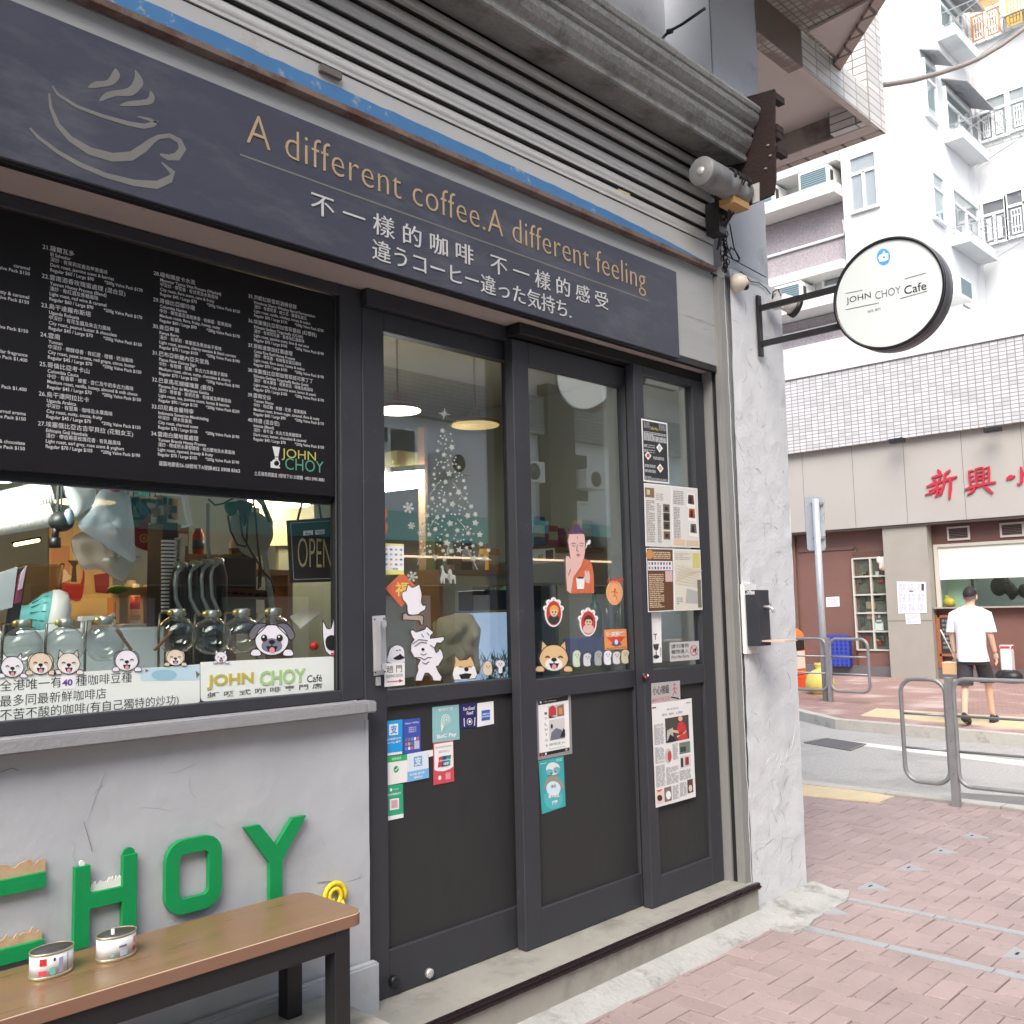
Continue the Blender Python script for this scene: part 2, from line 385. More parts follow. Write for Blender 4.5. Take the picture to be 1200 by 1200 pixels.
# ------------------------------------------------------------------ ground
asph = mat('asphalt', (118, 116, 112), 0.9, var=0.16, vs=60, bump=0.5, bs=150, stain=(138, 134, 128), stain_s=1.4, stain_t=(0.45, 0.7))
lightroad = mat('worn_concrete_asphalt', (172, 170, 166), 0.95, var=0.3, vs=42, bump=0.8, bs=90, stain=(146, 144, 140), stain_s=0.9, stain_t=(0.5, 0.72))
brickM = mat('pink_paver', (158, 141, 138), 0.8, var=0.12, vs=2.3, bump=0.35, bs=130, island=0.08, stain=(112, 102, 99), stain_s=15, stain_t=(0.61, 0.69))
mortarM = mat('paver_joint_sand', (98, 86, 82), 0.95, var=0.15, vs=12)
brickF = tile_mat('red_paver_far', (158, 128, 120), (124, 104, 98), 0.2, 0.1, 'yx', gap=0.07, var=0.1, rough=0.8, offset=0.5, stain=(192, 172, 164), stain_s=1.1, stain_t=(0.5, 0.7))
kerbM = mat('kerb_concrete', (186, 182, 174), 0.8, var=0.1, vs=6, bump=0.3, bs=50, stain=(140, 136, 130), stain_s=3)
tactM = mat('yellow_tactile_paving', (206, 188, 152), 0.8, var=0.08, vs=4, bump=0.3, bs=40, stain=(190, 176, 156), stain_s=3)
lineM = mat('white_road_paint', (226, 224, 218), 0.7, var=0.06, vs=12, stain=(180, 176, 170), stain_s=9, stain_t=(0.55, 0.75))

mb = level(MB(asph), 0); mb.rect(-400, 400, -400, 400, -0.30); build(mb, 'ground', kind='structure')
mb = level(MB(lightroad), 0)
mb.prism([(8.15, -1.0), (13.9, -1.0), (13.9, 40), (8.15, 40)], -0.2, -0.12)
mb.prism([(-40, -7.0), (60, -7.0), (60, -1.004), (-40, -1.004)], -0.2, -0.12); build(mb, 'road', kind='structure')
# kerb line of the far pavement
FK = [(11.9, -1.0), (12.2, 1.5), (12.4, 3.7), (12.7, 6.1), (13.6, 7.2), (14.9, 8.4), (15.4, 10.5), (15.4, 40)]
mb = level(MB(brickF), 0); mb.prism(FK + [(20.4, 40), (20.4, -1.0)], -0.2, 0.0); build(mb, 'far_pavement', kind='structure')
mb = level(MB(kerbM), 0)
FO = [(x - 0.16, y) for x, y in FK]; FO[4] = (13.47, 7.32); FO[5] = (14.77, 8.5)
for a in range(len(FK) - 1):
    mb.prism([FO[a], FK[a], FK[a + 1], FO[a + 1]], -0.2, 0.012)
build(mb, 'far_kerb', kind='structure')
mb = level(MB(kerbM), 0)
for k in range(46): mb.prism([(8.0, -1.0 + k * 0.9), (8.15, -1.0 + k * 0.9), (8.15, -0.008 - 0.1 + k * 0.9), (8.0, -0.108 + k * 0.9)], -0.2, 0.012)
for k in range(40): mb.prism([(-20 + k * 0.7, -1.15), (-19.308 + k * 0.7, -1.15), (-19.308 + k * 0.7, -1.004), (-20 + k * 0.7, -1.004)], -0.2, 0.012)
build(mb, 'near_kerb', kind='structure')
mb = level(MB(mortarM), 0); mb.prism([(-20, -1.0), (8.0, -1.0), (8.0, 40), (-20, 40)], -0.2, -0.006); build(mb, 'pavement_bed', kind='structure')
mb = level(MB(brickF), 0); mb.prism([(-20, -7.0), (60, -7.0), (60, -8.6), (-20, -8.6)], -0.2, 0.0); build(mb, 'opposite_pavement', kind='structure')
# herringbone pavers
def pavers():
    W = 0.105; vs = []; fs = []; rnd = random.Random(3)
    def one(x0, x1, y0, y1):
        cx, cy = (x0 + x1) / 2, (y0 + y1) / 2
        if cx > 7.98 or (cx < 5.1 and cy > 2.68): return
        if STRIP(cx, cy, x1 - x0): return
        g = 0.0028; b = 0.003; dz = rnd.uniform(-0.0015, 0.0015); tx = rnd.uniform(-0.0012, 0.0012); ty = rnd.uniform(-0.0012, 0.0012)
        x0 += g; x1 -= g; y0 += g; y1 -= g; n = len(vs)
        for q, z in ((0, -0.01), (0, -0.003 + dz), (b, dz)):
            for x, y, sx, sy in ((x0 + q, y0 + q, -1, -1), (x1 - q, y0 + q, 1, -1), (x1 - q, y1 - q, 1, 1), (x0 + q, y1 - q, -1, 1)):
                vs.append((x, y, z + (tx * sx + ty * sy if z > -0.009 else 0)))
        fs.append((n + 8, n + 9, n + 10, n + 11))
        for r in (0, 4):
            for k in range(4): fs.append((n + r + k, n + r + (k + 1) % 4, n + r + 4 + (k + 1) % 4, n + r + 4 + k))
    for i in range(8, 78):
        for j in range(2, 66):
            k = (i - j) % 4
            if k == 0: one(i * W, (i + 2) * W, j * W, (j + 1) * W)
            elif k == 3: one(i * W, (i + 1) * W, j * W, (j + 2) * W)
    mb = MB(brickM); mb.add(vs, fs); return mb
STR = [(4.50, 4.56), (5.08, 5.13)]
def STRIP(cx, cy, wd): return cy < 2.5 and any(a - 0.05 < cx < b + 0.05 for a, b in STR) and False
build(pavers(), 'pavement', kind='structure')
stripM = mat('grey_steel_edging', (168, 170, 172), 0.55, 0.3, var=0.08, vs=10, stain=(132, 132, 134), stain_s=5)
for a, b in STR:
    mb = MB(stripM); y = 2.47
    for k in range(5):
        mb.box(a, b, y - 0.46, y - 0.003, -0.02, 0.006); y -= 0.463
    build(mb, 'steel_edging_strip', label='long grey edging strip set in pavers, ' + ('the one nearer the shop door' if a < 5 else 'the one starting at the pillar'), cat='edging', group='edging strips in the pavement')
coverspots = [(4.85, 2.44, 'at the pillar foot'), (5.40, 2.46, 'just right of the pillar'), (5.91, 2.45, 'third from the door'), (6.42, 2.45, 'fourth from the door, toward the road'), (6.95, 2.44, 'farthest out, nearest the railing'), (4.80, 1.52, 'alone between the two grey strips')]
for x, y, t in coverspots:
    mb = level(MB(stripM), 0); mb.prism([(x - 0.09, y + 0.05), (x + 0.09, y + 0.05), (x + 0.0, y - 0.1)], -0.01, 0.007)
    mb.m(gapM); mb.prism([(x - 0.02, y + 0.005), (x + 0.02, y + 0.005), (x + 0.02, y + 0.018), (x - 0.02, y + 0.018)], 0.007, 0.0078)
    build(mb, 'cover_corner', label='small grey triangular cover plate in the pavers, ' + t, cat='cover plate', group='triangular cover plates')
mb = level(MB(tactM), 0)
mb.prism([G(940, 916)[:2], G(1048, 934)[:2], G(1030, 941)[:2], G(938, 933)[:2]], -0.01, 0.0065); build(mb, 'near_tactile_paving', kind='structure')
mb = level(MB(tactM), 0)
mb.prism([(12.72, -0.9), (13.5, -0.9), (14.1, 4.2), (14.2, 6.25), (13.2, 6.05), (12.9, 3.8)], -0.01, 0.006); build(mb, 'far_tactile_paving', kind='structure')
mb = level(MB(lineM), -0.12)
mb.prism([(11.62, 5.7), (11.42, 5.75), (10.85, 3.2), (10.35, 0.5), (10.6, 0.5), (11.15, 3.25)], 0, 0.004); build(mb, 'road_marking', kind='structure')
grateM = mat('cast_iron', (132, 130, 130), 0.6, 0.4, var=0.15)
def grate(q, n, label):
    mb = level(MB(gapM), -0.12); P = [Vector(G(*p, -0.12)[:2]) for p in q]
    mb.prism([tuple(p) for p in P], 0.0, 0.004); mb.m(grateM)
    for k in range(n + 1):
        t = k / n; a = P[0].lerp(P[1], t); b = P[3].lerp(P[2], t)
        mb.bar((a.x, a.y, -0.112), (b.x, b.y, -0.112), 0.032, 0.012)
    mb.bar((*P[0], -0.112), (*P[1], -0.112), 0.03, 0.013); mb.bar((*P[3], -0.112), (*P[2], -0.112), 0.03, 0.013)
    build(mb, 'drain_grate', label=label, cat='drain', group='road drains')
grate([(943, 871), (968, 866), (1014, 873), (996, 880)], 8, 'dark drain grate in the road near the painted white line')
grate([(1126, 931), (1126, 944), (1215, 950), (1215, 937)], 14, 'long drain grate at the near kerb behind the railing post')

# ------------------------------------------------------------------ the cafe building
CAFE = empty('cafe_building', (2.3, 2.95, 0), 'grey corner shophouse holding the cafe, with dark sliding doors and a rough white pillar', 'building')
rn = random.Random(11)
mb = MB(plaster); rough_grid(mb, (-1.2, 2.93, 0.1), (3.45, 0, 0), (0, 0, 1.13), 120, 44, 0.006, 3.0, (0, -1, 0))
mb.box(-1.2, 2.25, 2.945, 3.05, 0.1, 1.22); mb.box(2.235, 2.25, 2.928, 2.95, 0.1, 1.2)
ridges(mb, 16, 0.9, 2.2, 0.75, 1.18, 2.9288, (0.0004, 0.0009), (0.03, 0.2), rn)
LOW = build(mb, 'low_wall', CAFE)
mb = MB(mat('hairline_crack', (110, 108, 106), .9)); Y_ = 2.9285
for pts in ([(372, 1034), (386, 1033), (400, 1034.5), (412, 1032), (422, 1029), (429, 1025)], [(98, 963), (102, 976), (106, 990), (108, 998)], [(430, 990), (424, 1004), (427, 1018), (421, 1029)], [(0, 905), (14, 900), (22, 903)]): mb = MB(MATS['hairline_crack']); mb.tube([F(x, y, Y_) for x, y in pts], .0009, 5); build(mb, 'crack', LOW)
mb = MB(plaster); mb.box(-1.2, 2.262, 2.885, 2.926, 0.1, 0.345); build(mb, 'plinth', LOW, bevel=0.008, seg=2)
mb = MB(sillM); mb.box(-1.2, 2.2, 2.868, 2.975, 1.232, 1.274); mb.box(2.2, 2.245, 2.868, 2.948, 1.232, 1.274); build(mb, 'window_sill', CAFE, bevel=0.005, seg=2)
# window
WIN = MB(charcoal)
WIN.box(2.147, 2.249, 2.95, 3.02, 1.275, 2.85); WIN.box(-1.2, 2.147, 2.95, 3.02, 1.275, 1.316); WIN.box(-1.2, 2.147, 2.95, 3.02, 2.805, 2.85)
WIN.m(gapM); WIN.box(2.135, 2.147, 2.966, 3.0, 1.316, 2.805); WIN.box(-1.2, 2.135, 2.985, 3.0, 2.0, 2.04)
WINO = build(WIN, 'window', CAFE, bevel=0.003)
mb = MB(pane); mb.box(-1.2, 2.135, 2.985, 2.990, 1.316, 2.02); build(mb, 'window_pane', WINO)
# plinth block, step, apron
mb = MB(conc); mb.box(-1.2, 2.03, 2.44, 2.885, 0, 0.30); build(mb, 'bench_plinth', CAFE, bevel=0.01, seg=2)
mb = MB(conc)
vs = []
mb.box(-1.2, 4.52, 2.662, 3.15, 0, 0.176); build(mb, 'entrance_step', CAFE, bevel=0.004)
mb = MB(mat('dark_bronze_strip', (52, 40, 42), 0.3, 0.5, var=0.1)); mb.box(2.0, 4.52, 2.648, 2.672, 0.150, 0.1815); mb.box(2.0, 4.52, 2.64, 2.65, 0.158, 0.168); build(mb, 'step_nosing', CAFE, bevel=0.003, seg=2)
mb = MB(conc2); rr = random.Random(5)
n = 60; vs = []; fs = []
for i in range(n + 1):
    x = 1.2 + (5.16 - 1.2) * i / n; yo = 2.53 + fbm((x, 0, 0), 4) * 0.015 - (0.05 if x > 4.45 else 0)
    for y, z in ((2.70, 0.045), (2.665, 0.045), (2.60, 0.03 + fbm((x, 5, 0), 6) * .006), (yo + 0.012, 0.012), (yo, -0.02)):
        vs.append((x, y, z))
for i in range(n):
    for k in range(4): a = i * 5 + k; fs.append((a, a + 1, a + 6, a + 5))
mb.sm = True; mb.add(vs, fs); mb.sm = False
level(mb, 0)
for (pts, h) in (([(4.40, 2.50), (4.44, 2.43), (4.55, 2.41), (4.66, 2.44), (4.80, 2.45), (4.93, 2.44), (5.04, 2.46), (5.13, 2.47), (5.25, 2.53), (5.22, 2.62), (5.16, 2.70), (5.14, 2.80), (4.40, 2.72)], 0.008), ([(4.42, 2.55), (4.50, 2.50), (4.62, 2.53), (4.74, 2.52), (4.86, 2.56), (5.0, 2.55), (5.12, 2.58), (5.18, 2.66), (5.14, 2.74), (4.42, 2.74)], 0.015), ([(4.45, 2.61), (4.6, 2.585), (4.8, 2.62), (5.0, 2.61), (5.14, 2.655), (5.13, 2.75), (4.45, 2.75)], 0.024)):
    q = [(x + 0.012 * fbm((x, y, 1), 9), y + 0.014 * fbm((x, y, 4), 9)) for x, y in [(a[0] + (b[0] - a[0]) * t / 4, a[1] + (b[1] - a[1]) * t / 4) for a, b in zip(pts, pts[1:] + pts[:1]) for t in range(4)]]
    mb.prism(q, -0.02, h)
build(mb, 'cement_apron', CAFE, fixn=False)
# pillar (rough coat) and column above it
mb = MB(pillarM)
rough_grid(mb, (4.525, 2.70, -0.02), (0.572, 0, 0), (0.055, 0, 3.46), 40, 220, 0.0045, 8.0, (0, -1, 0))
rough_grid(mb, (4.525, 2.86, -0.02), (0, -0.16, 0), (0.0, 0, 3.46), 10, 220, 0.006, 6.0, (-1, 0, 0))
rough_grid(mb, (5.097, 2.70, -0.02), (0, 0.9, 0), (0.055, 0, 3.46), 40, 160, 0.010, 6.0, (1, 0, 0))
mb.box(4.56, 5.06, 2.75, 3.6, -0.02, 3.43)
ridges(mb, 70, 4.56, 5.1, 0.05, 3.2, 2.6995, (0.0006, 0.0013), (0.03, 0.16), random.Random(21)); mb.m(mat('painted_groove_shade', (150, 151, 153), .95, var=.2, vs=60)); ridges(mb, 110, 4.54, 5.1, 0.03, 3.3, 2.6985, (0.0004, 0.0010), (0.02, 0.13), random.Random(22))  # thin grey tubes paint in the shade beside the trowel ridges
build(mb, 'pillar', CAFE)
mb = MB(wallblue); rough_grid(mb, (4.53, 2.715, 3.40), (0.51, 0, 0), (0, 0, 2.6), 12, 60, 0.004, 5, (0, -1, 0))
mb.box(4.53, 5.04, 2.722, 3.6, 3.40, 9.0); build(mb, 'upper_column', CAFE)
mb = MB(wallblue); mb.box(-3, 4.53, 3.02, 3.3, 2.9, 9.0); build(mb, 'upper_wall', CAFE)
# jamb beside the doors: cement return, dark slot, guide edge
jam = mat('grey_cement_jamb', (132, 132, 129), 0.7, var=0.06, vs=3, bump=0.15, bs=40)
mb = MB(jam); mb.box(4.462, 4.56, 2.775, 2.90, 0.17, 2.845); mb.box(4.462, 4.56, 2.775, 2.90, 2.845, 3.39)
mb.m(gapM); mb.box(4.475, 4.56, 2.745, 2.775, 0.17, 3.40); mb.m(jam); mb.box(4.468, 4.53, 2.703, 2.745, 0.17, 3.37)
mb.m(mat('pale_steel', (150, 150, 148), 0.45, 0.3, var=0.08)); mb.box(4.466, 4.475, 2.726, 2.748, 0.176, 3.36)
build(mb, 'door_jamb', CAFE)
# lintel band behind the sign, soffit under it, drip edge
mb = MB(lintelM); mb.box(-1.4, 4.47, 2.738, 3.0, 2.875, 3.388); build(mb, 'lintel', CAFE, bevel=0.003)
mb = MB(soffM); mb.box(-1.4, 4.46, 2.765, 3.05, 2.852, 2.874); build(mb, 'door_soffit', CAFE)
mb = MB(blackM); mb.box(-1.4, 4.46, 2.735, 2.764, 2.842, 2.874); build(mb, 'drip_edge', CAFE)
# overhanging upper floor over the side pavement
mb = MB(pinkM); mb.box(5.04, 6.66, 2.746, 12, 5.20, 5.30); build(mb, 'overhang_soffit', CAFE)
mb = MB(tileF); mb.box(5.60, 6.66, 2.70, 2.745, 5.03, 5.27); mb.m(mosaic); mb.box(5.04, 5.60, 2.7, 2.80, 5.02, 5.28); OB = build(mb, 'overhang_beam', CAFE)
mb = MB(pinkM); mb.box(5.605, 6.655, 2.706, 2.743, 5.022, 5.0295); build(mb, 'beam_underside', OB)
mb = MB(dirtyconc); mb.box(6.66, 6.866, 2.72, 12, 5.032, 5.30)
mb.m(pinkM); mb.box(6.668, 6.80, 2.73, 12, 5.024, 5.0315); mb.m(tile_mat('edge_tile', (178, 160, 152), (96, 84, 78), 0.15, 0.15, 'yx', gap=0.08)); mb.box(6.80, 6.87, 2.70, 12, 5.02, 5.0315)
build(mb, 'overhang_edge_beam', CAFE)
mb = MB(tileW); mb.box(6.60, 6.87, 2.70, 3.0, 5.031, 9.0); build(mb, 'corner_pier', CAFE)
mb = MB(tileF); mb.box(6.596, 6.874, 2.694, 2.70, 5.02, 9.0); build(mb, 'corner_pier_front', CAFE)
mb = level(MB(mosaic), 5.27); mb.prism([(-3, 1.9), (5.36, 1.9), (6.16, 2.699), (5.40, 2.699), (5.06, 2.699), (-3, 2.699)], 0, 0.3)
build(mb, 'balcony_slab', CAFE)
mb = level(MB(pinkM), 5.25); mb.prism([(5.62, 2.66), (6.08, 2.66), (5.58, 2.17)], 0, 0.018)
mb.m(MATS['edge_tile']); mb.prism([(6.16, 2.699), (6.06, 2.699), (5.30, 1.94), (5.36, 1.9)], -0.03, 0.018)
build(mb, 'balcony_edge', CAFE)
# upper storeys, out of the picture but shading the pavement
mb = MB(wallblue); mb.box(-8, 6.86, 3.3, 12, 9.0, 13.0); mb.box(-12, -1.4, 3.02, 12, 0, 13.0); build(mb, 'upper_storeys', CAFE)

# ------------------------------------------------------------------ sliding doors
def door(x0, x1, z0, z1, yf, gx0, gx1, gz0, gz1, pz0, pz1, label):
    mb = MB(charcoal); yb = yf + 0.052
    mb.box(x0, gx0, yf, yb, z0, z1); mb.box(gx1, x1, yf, yb, z0, z1)
    mb.box(gx0, gx1, yf, yb, gz1, z1); mb.box(gx0, gx1, yf, yb, pz1, gz0); mb.box(gx0, gx1, yf, yb, z0, pz0)
    d = build(mb, 'sliding_door', CAFE, bevel=0.003); d['label'] = label
    mb = MB(dpane); mb.box(gx0 - 0.004, gx1 + 0.004, yf + 0.024, yf + 0.029, gz0 - 0.004, gz1 + 0.004); build(mb, 'door_pane', d)
    mb = MB(panelM); mb.box(gx0 - 0.004, gx1 + 0.004, yf + 0.016, yf + 0.03, pz0 - 0.004, pz1 + 0.004); build(mb, 'lower_panel', d)
    return d
mb = MB(charcoal); mb.box(2.25, 4.462, 2.915, 3.03, 2.785, 2.851); mb.m(gapM); mb.box(3.02, 4.462, 2.83, 2.915, 2.80, 2.851); build(mb, 'door_track', CAFE, bevel=0.002)
D1 = door(2.25, 3.10, 0.178, 2.784, 2.948, 2.357, 3.068, 1.300, 2.705, 0.345, 1.235, 'left sliding door with the steel handle')
D2 = door(3.026, 3.90, 0.178, 2.79, 2.884, 3.128, 3.832, 1.290, 2.69, 0.33, 1.205, 'middle sliding door')
D3 = door(3.826, 4.455, 0.178, 2.80, 2.82, 3.905, 4.345, 1.288, 2.76, 0.315, 1.195, 'narrow right sliding door covered with posters')
mb = MB(steelM).front(2.948)
mb.pp([(436, 722), (451, 721), (453, 790), (438, 792)], 0, 0.004)
for py in (731, 781):
    a = F(442, py, 2.948); mb.box(a.x - 0.012, a.x + 0.012, 2.905, 2.946, a.z - 0.01, a.z + 0.01)
a = F(442, 727, 2.905); b = F(443, 786, 2.905); mb.box(a.x - 0.013, a.x + 0.013, 2.90, 2.914, b.z, a.z)
mb.m(gapM)
for p in ((438, 726), (449, 725), (439, 788), (450, 787)): mb.pe(*p, 1.2, 1.2, 0.004, 0.0055, 8)
mb.m(steelM); a = F(444, 797, 2.94); mb.box(a.x - 0.012, a.x + 0.006, 2.935, 2.946, a.z - 0.02, a.z + 0.012)
build(mb, 'handle', D1, bevel=0.002, seg=2)
a = F(460, 1149, 2.948); mb = MB(blackM); mb.lathe((a.x, 2.948, a.z), [(0.02, 0), (0.02, 0.018), (0.014, 0.022)], 18, (0, -1, 0)); build(mb, 'door_knob', D1)
a = F(502, 1140, 2.948); mb = MB(steelM); mb.lathe((a.x, 2.948, a.z), [(0.018, 0), (0.018, 0.012), (0.012, 0.016), (0.006, 0.017)], 18, (0, -1, 0)); build(mb, 'door_lock', D1)
a = F(745, 793, 2.83); mb = MB(ink(30, 24, 26)); mb.ball((3.822, 2.815, a.z), 0.02, 0.014, 0.02, 10, 8); mb.m(ink(190, 40, 44)); mb.ball((3.815, 2.806, a.z - 0.004), 0.008, 0.006, 0.008, 8, 6); mb.m(whiteP); mb.ball((3.832, 2.805, a.z + 0.002), 0.007, 0.006, 0.007, 8, 6)
build(mb, 'bell_charm', D2)
# ------------------------------------------------------------------ extra drawing helpers
def line(mb, body, u, v, em, d, bold=0.0, align='L', sx=1.0, maxw=None):
    vs, fs = text_mesh(body, bold)
    if not vs: return
    x0 = min(p.x for p in vs); x1 = max(p.x for p in vs)
    s = em * sx
    if maxw and (x1 - x0) * s > maxw: s = maxw / (x1 - x0)
    o = u if align == 'L' else u - (x1 - x0) * s
    mb.add([mb.w(o + (p.x - x0) * s, v + p.y * em, d) for p in vs], fs)
def stroke(mb, pts, d, k=1.0, ox=0, oy=0):                 # brush stroke of changing width, pixel coordinates
    P = [(ox + x * k, oy + y * k, wd * k) for x, y, wd in pts]; n = len(P); A = []; B = []
    for i in range(n):
        a = P[max(0, i - 1)]; b = P[min(n - 1, i + 1)]; l = math.hypot(b[0] - a[0], b[1] - a[1]) or 1
        nx, ny = -(b[1] - a[1]) / l, (b[0] - a[0]) / l; x, y, wd = P[i]
        A.append((x + nx * wd / 2, y + ny * wd / 2)); B.append((x - nx * wd / 2, y - ny * wd / 2))
    for i in range(n - 1): mb.pp([A[i], A[i + 1], B[i + 1], B[i]], d)
def dens(pts, n=3):                                        # rounder polygon (closed Catmull-Rom)
    out = []; m_ = len(pts)
    for i in range(m_):
        p0, p1, p2, p3 = (pts[(i + k - 1) % m_] for k in range(4))
        for j in range(n):
            t = j / n
            out.append(tuple(0.5 * (2 * b + (c - a) * t + (2 * a - 5 * b + 4 * c - e) * t * t + (3 * b - a - 3 * c + e) * t ** 3) for a, b, c, e in zip(p0, p1, p2, p3)))
    return out
def sheet(y, quad, col, t=0.0012):
    mb = MB(col).front(y); mb.pp(quad, 0, t); return mb
def qmap(q):                                               # bilinear map of a poster quad (0..1 from its lower-left corner)
    tl, tr, br, bl = q
    def f(a, b):
        x = (bl[0] * (1 - a) + br[0] * a) * (1 - b) + (tl[0] * (1 - a) + tr[0] * a) * b
        y = (bl[1] * (1 - a) + br[1] * a) * (1 - b) + (tl[1] * (1 - a) + tr[1] * a) * b
        return (x, y)
    return f
def patch(mb, q, a0, a1, b0, b1, col, d):
    f = qmap(q); mb.m(col); mb.pp([f(a0, b0), f(a1, b0), f(a1, b1), f(a0, b1)], d)
def words(mb, q, s_, a0, a1, b0, b1, col, d, **kw):
    f = qmap(q); mb.m(col); p = f(a0, b0); r = f(a1, b0); t = f(a0, b1)
    u0, v0 = mb.map(*p); u1, _ = mb.map(*r); _, v1 = mb.map(*t); mb.text(s_, u0, u1, v0, v1, d, **kw)
def dot(mb, q, a, b, r, col, d, n=16):
    f = qmap(q); mb.m(col); c = Vector(mb.map(*f(a, b))); mb.face([(c.x + r * math.cos(k * 2 * math.pi / n), c.y + r * math.sin(k * 2 * math.pi / n)) for k in range(n)], d)
def fake_lines(mb, q, a0, a1, b0, b1, n, col, d, rnd, fill=0.45):   # body copy too small to read in the photo
    for i in range(n):
        v = b1 - (b1 - b0) * (i + 0.5) / n; h = (b1 - b0) / n * fill / 2; a = a0
        while a < a1 - 0.01:
            l = min(a1 - a, rnd.uniform(0.04, 0.16)); patch(mb, q, a, a + l, v - h, v + h, col, d); a += l + 0.02
            if rnd.random() < .06: break
W_, K_ = ink(236, 236, 234), ink(28, 28, 30)

# ------------------------------------------------------------------ sign board
navy = mat('navy_painted_board', (59, 61, 73), 0.5, var=0.1, vs=5, stretch=(1, 1, 3), bump=0.12, bs=120, stain=(82, 82, 92), stain_s=2.6, stain_t=(0.5, 0.72))
gold = mat('gold_lettering', (176, 152, 116), 0.45, 0.15, var=0.08, vs=20)
greyprint = mat('faded_grey_print', (112, 111, 106), 0.55, var=0.1, vs=12)
silver = mat('silver_lettering', (186, 186, 186), 0.5, var=0.12, vs=30)
YS = 2.722
mb = MB(navy); mb.box(-0.6, 4.095, YS, 2.737, 2.850, 3.308)
SIGN = build(mb, 'sign_board', label='long dark navy sign board with a coffee cup drawing and gold lettering above the doors', cat='sign', bevel=0.003)
mb = MB(greyprint).front(YS)
k = 1 / 2.6667; d = 0.0009
stroke(mb, [(153, 292, 6), (158, 335, 10), (180, 390, 14), (220, 435, 18), (280, 472, 24), (350, 492, 28), (410, 488, 30), (450, 462, 28), (475, 440, 20), (495, 428, 14), (530, 424, 14), (560, 440, 16), (570, 465, 24), (553, 490, 28), (525, 492, 18), (500, 482, 6)], d, k)
stroke(mb, [(163, 268, 4), (180, 295, 8), (240, 333, 10), (320, 363, 11), (400, 386, 14), (450, 395, 16), (480, 388, 18), (494, 379, 4)], d, k)
stroke(mb, [(430, 364, 3), (462, 372, 9), (492, 384, 4)], d, k)
stroke(mb, [(93, 400, 6), (120, 430, 10), (180, 475, 12), (250, 515, 14), (330, 548, 16), (420, 572, 20), (490, 578, 26), (530, 560, 24), (540, 540, 16), (505, 508, 4)], d, k)
for pts in ([(275, 275), (295, 255), (335, 250), (357, 216), (368, 222), (374, 240), (355, 264), (320, 272)],
            [(310, 318), (333, 288), (400, 275), (421, 240), (421, 218), (443, 245), (445, 269), (413, 299), (360, 301)],
            [(373, 331), (400, 317), (459, 309), (469, 285), (482, 300), (480, 318), (467, 327), (427, 331)]):
    mb.pp([(x * k, y * k) for x, y in dens(pts, 3)], d)
build(mb, 'cup_drawing', SIGN)
mb = MB(gold).front(YS)
a = F(289, 166, YS); b = F(756, 330, YS)
mb.text('A different coffee.A different feeling', a.x, b.x, F(751, 346, YS).z, F(345, 153, YS).z, 0.0003, bold=-0.014, depth=0.0025, spacing=1.06)
_full = text_mesh('A different coffee.A different feeling', -0.014, 0.5, 1.06)[0]; _x0 = min(p.x for p in _full); _x1 = max(p.x for p in _full); pre = ''; lo = -9.0
for wd in ('A ', 'different ', 'coffee.', 'A ', 'different ', 'feeling'):    # one part per word
    pre += wd; hi = a.x + (max(p.x for p in text_mesh(pre.rstrip(), -0.014, 0.5, 1.06)[0]) - _x0) / (_x1 - _x0) * (b.x - a.x) + .004
    fs_ = [f for f in mb.f if lo < sum(mb.v[i].x for i in f) / len(f) <= hi]; ids = sorted({i for f in fs_ for i in f}); ix = {i: k for k, i in enumerate(ids)}
    m2 = MB(gold); m2.add([mb.v[i] for i in ids], [tuple(ix[i] for i in f) for f in fs_]); build(m2, 'gold_word', SIGN); lo = hi
mb = MB(silver).front(YS)
a = F(364, 248, YS); b = F(712, 350, YS)
mb.text('不 一 樣 的 咖 啡   不 一 樣 的 感 受', a.x, b.x, a.z - 0.004, F(364, 223, YS).z, 0.0003, bold=0.0, depth=0.003)
a = F(436, 303, YS); b = F(669, 367, YS)
mb.text('違うコーヒー違った気持ち.', a.x, b.x, a.z - 0.002, F(436, 279, YS).z, 0.0003, bold=0.0, depth=0.003)
mb.m(greyprint); a = F(281, 181, YS); b = F(760, 353, YS); mb.rect(a.x, b.x, a.z - 0.003, a.z + 0.003, 0.0009)
build(mb, 'silver_lettering', SIGN)

# ------------------------------------------------------------------ roller shutter
SH = empty('roller_shutter', (2.0, 2.7, 3.385), 'galvanised roller shutter rolled up above the navy sign', 'shutter')
def extrude_x(mb, prof, x0, x1, close=True, smooth=False):
    n = len(prof); vs = [(x0, y, z) for y, z in prof] + [(x1, y, z) for y, z in prof]
    fs = [(i, (i + 1) % n, n + (i + 1) % n, n + i) for i in range(n if close else n - 1)]
    if close: fs += [tuple(range(n))[::-1], tuple(range(n, 2 * n))]
    o = mb.sm; mb.sm = smooth; mb.add(vs, fs); mb.sm = o
mb = MB(galv); z = 3.526; prof = []
while z < 4.02:
    h = 0.078
    for t in range(9):
        a = t / 8; prof.append((2.712 - 0.020 * math.sin(math.pi * a) ** 0.7, z + h * 0.86 * a))
    prof += [(2.719, z + h * 0.88), (2.719, z + h * 0.985)]; z += h
prof += [(2.735, z), (2.735, 3.526)]
extrude_x(mb, prof, -1.4, 4.425); z = 3.526
while z < 4.03:
    mb.m(gapM); mb.box(-1.4, 4.424, 2.7035, 2.7175, z - .004, z + .004); mb.box(-1.4, 4.424, 2.6985, 2.7165, z + .017, z + .0225)
    mb.m(galv); mb.box(-1.4, 4.4235, 2.6965, 2.716, z + .0045, z + .0165); z += .078
build(mb, 'slat_curtain', SH, fixn=True)
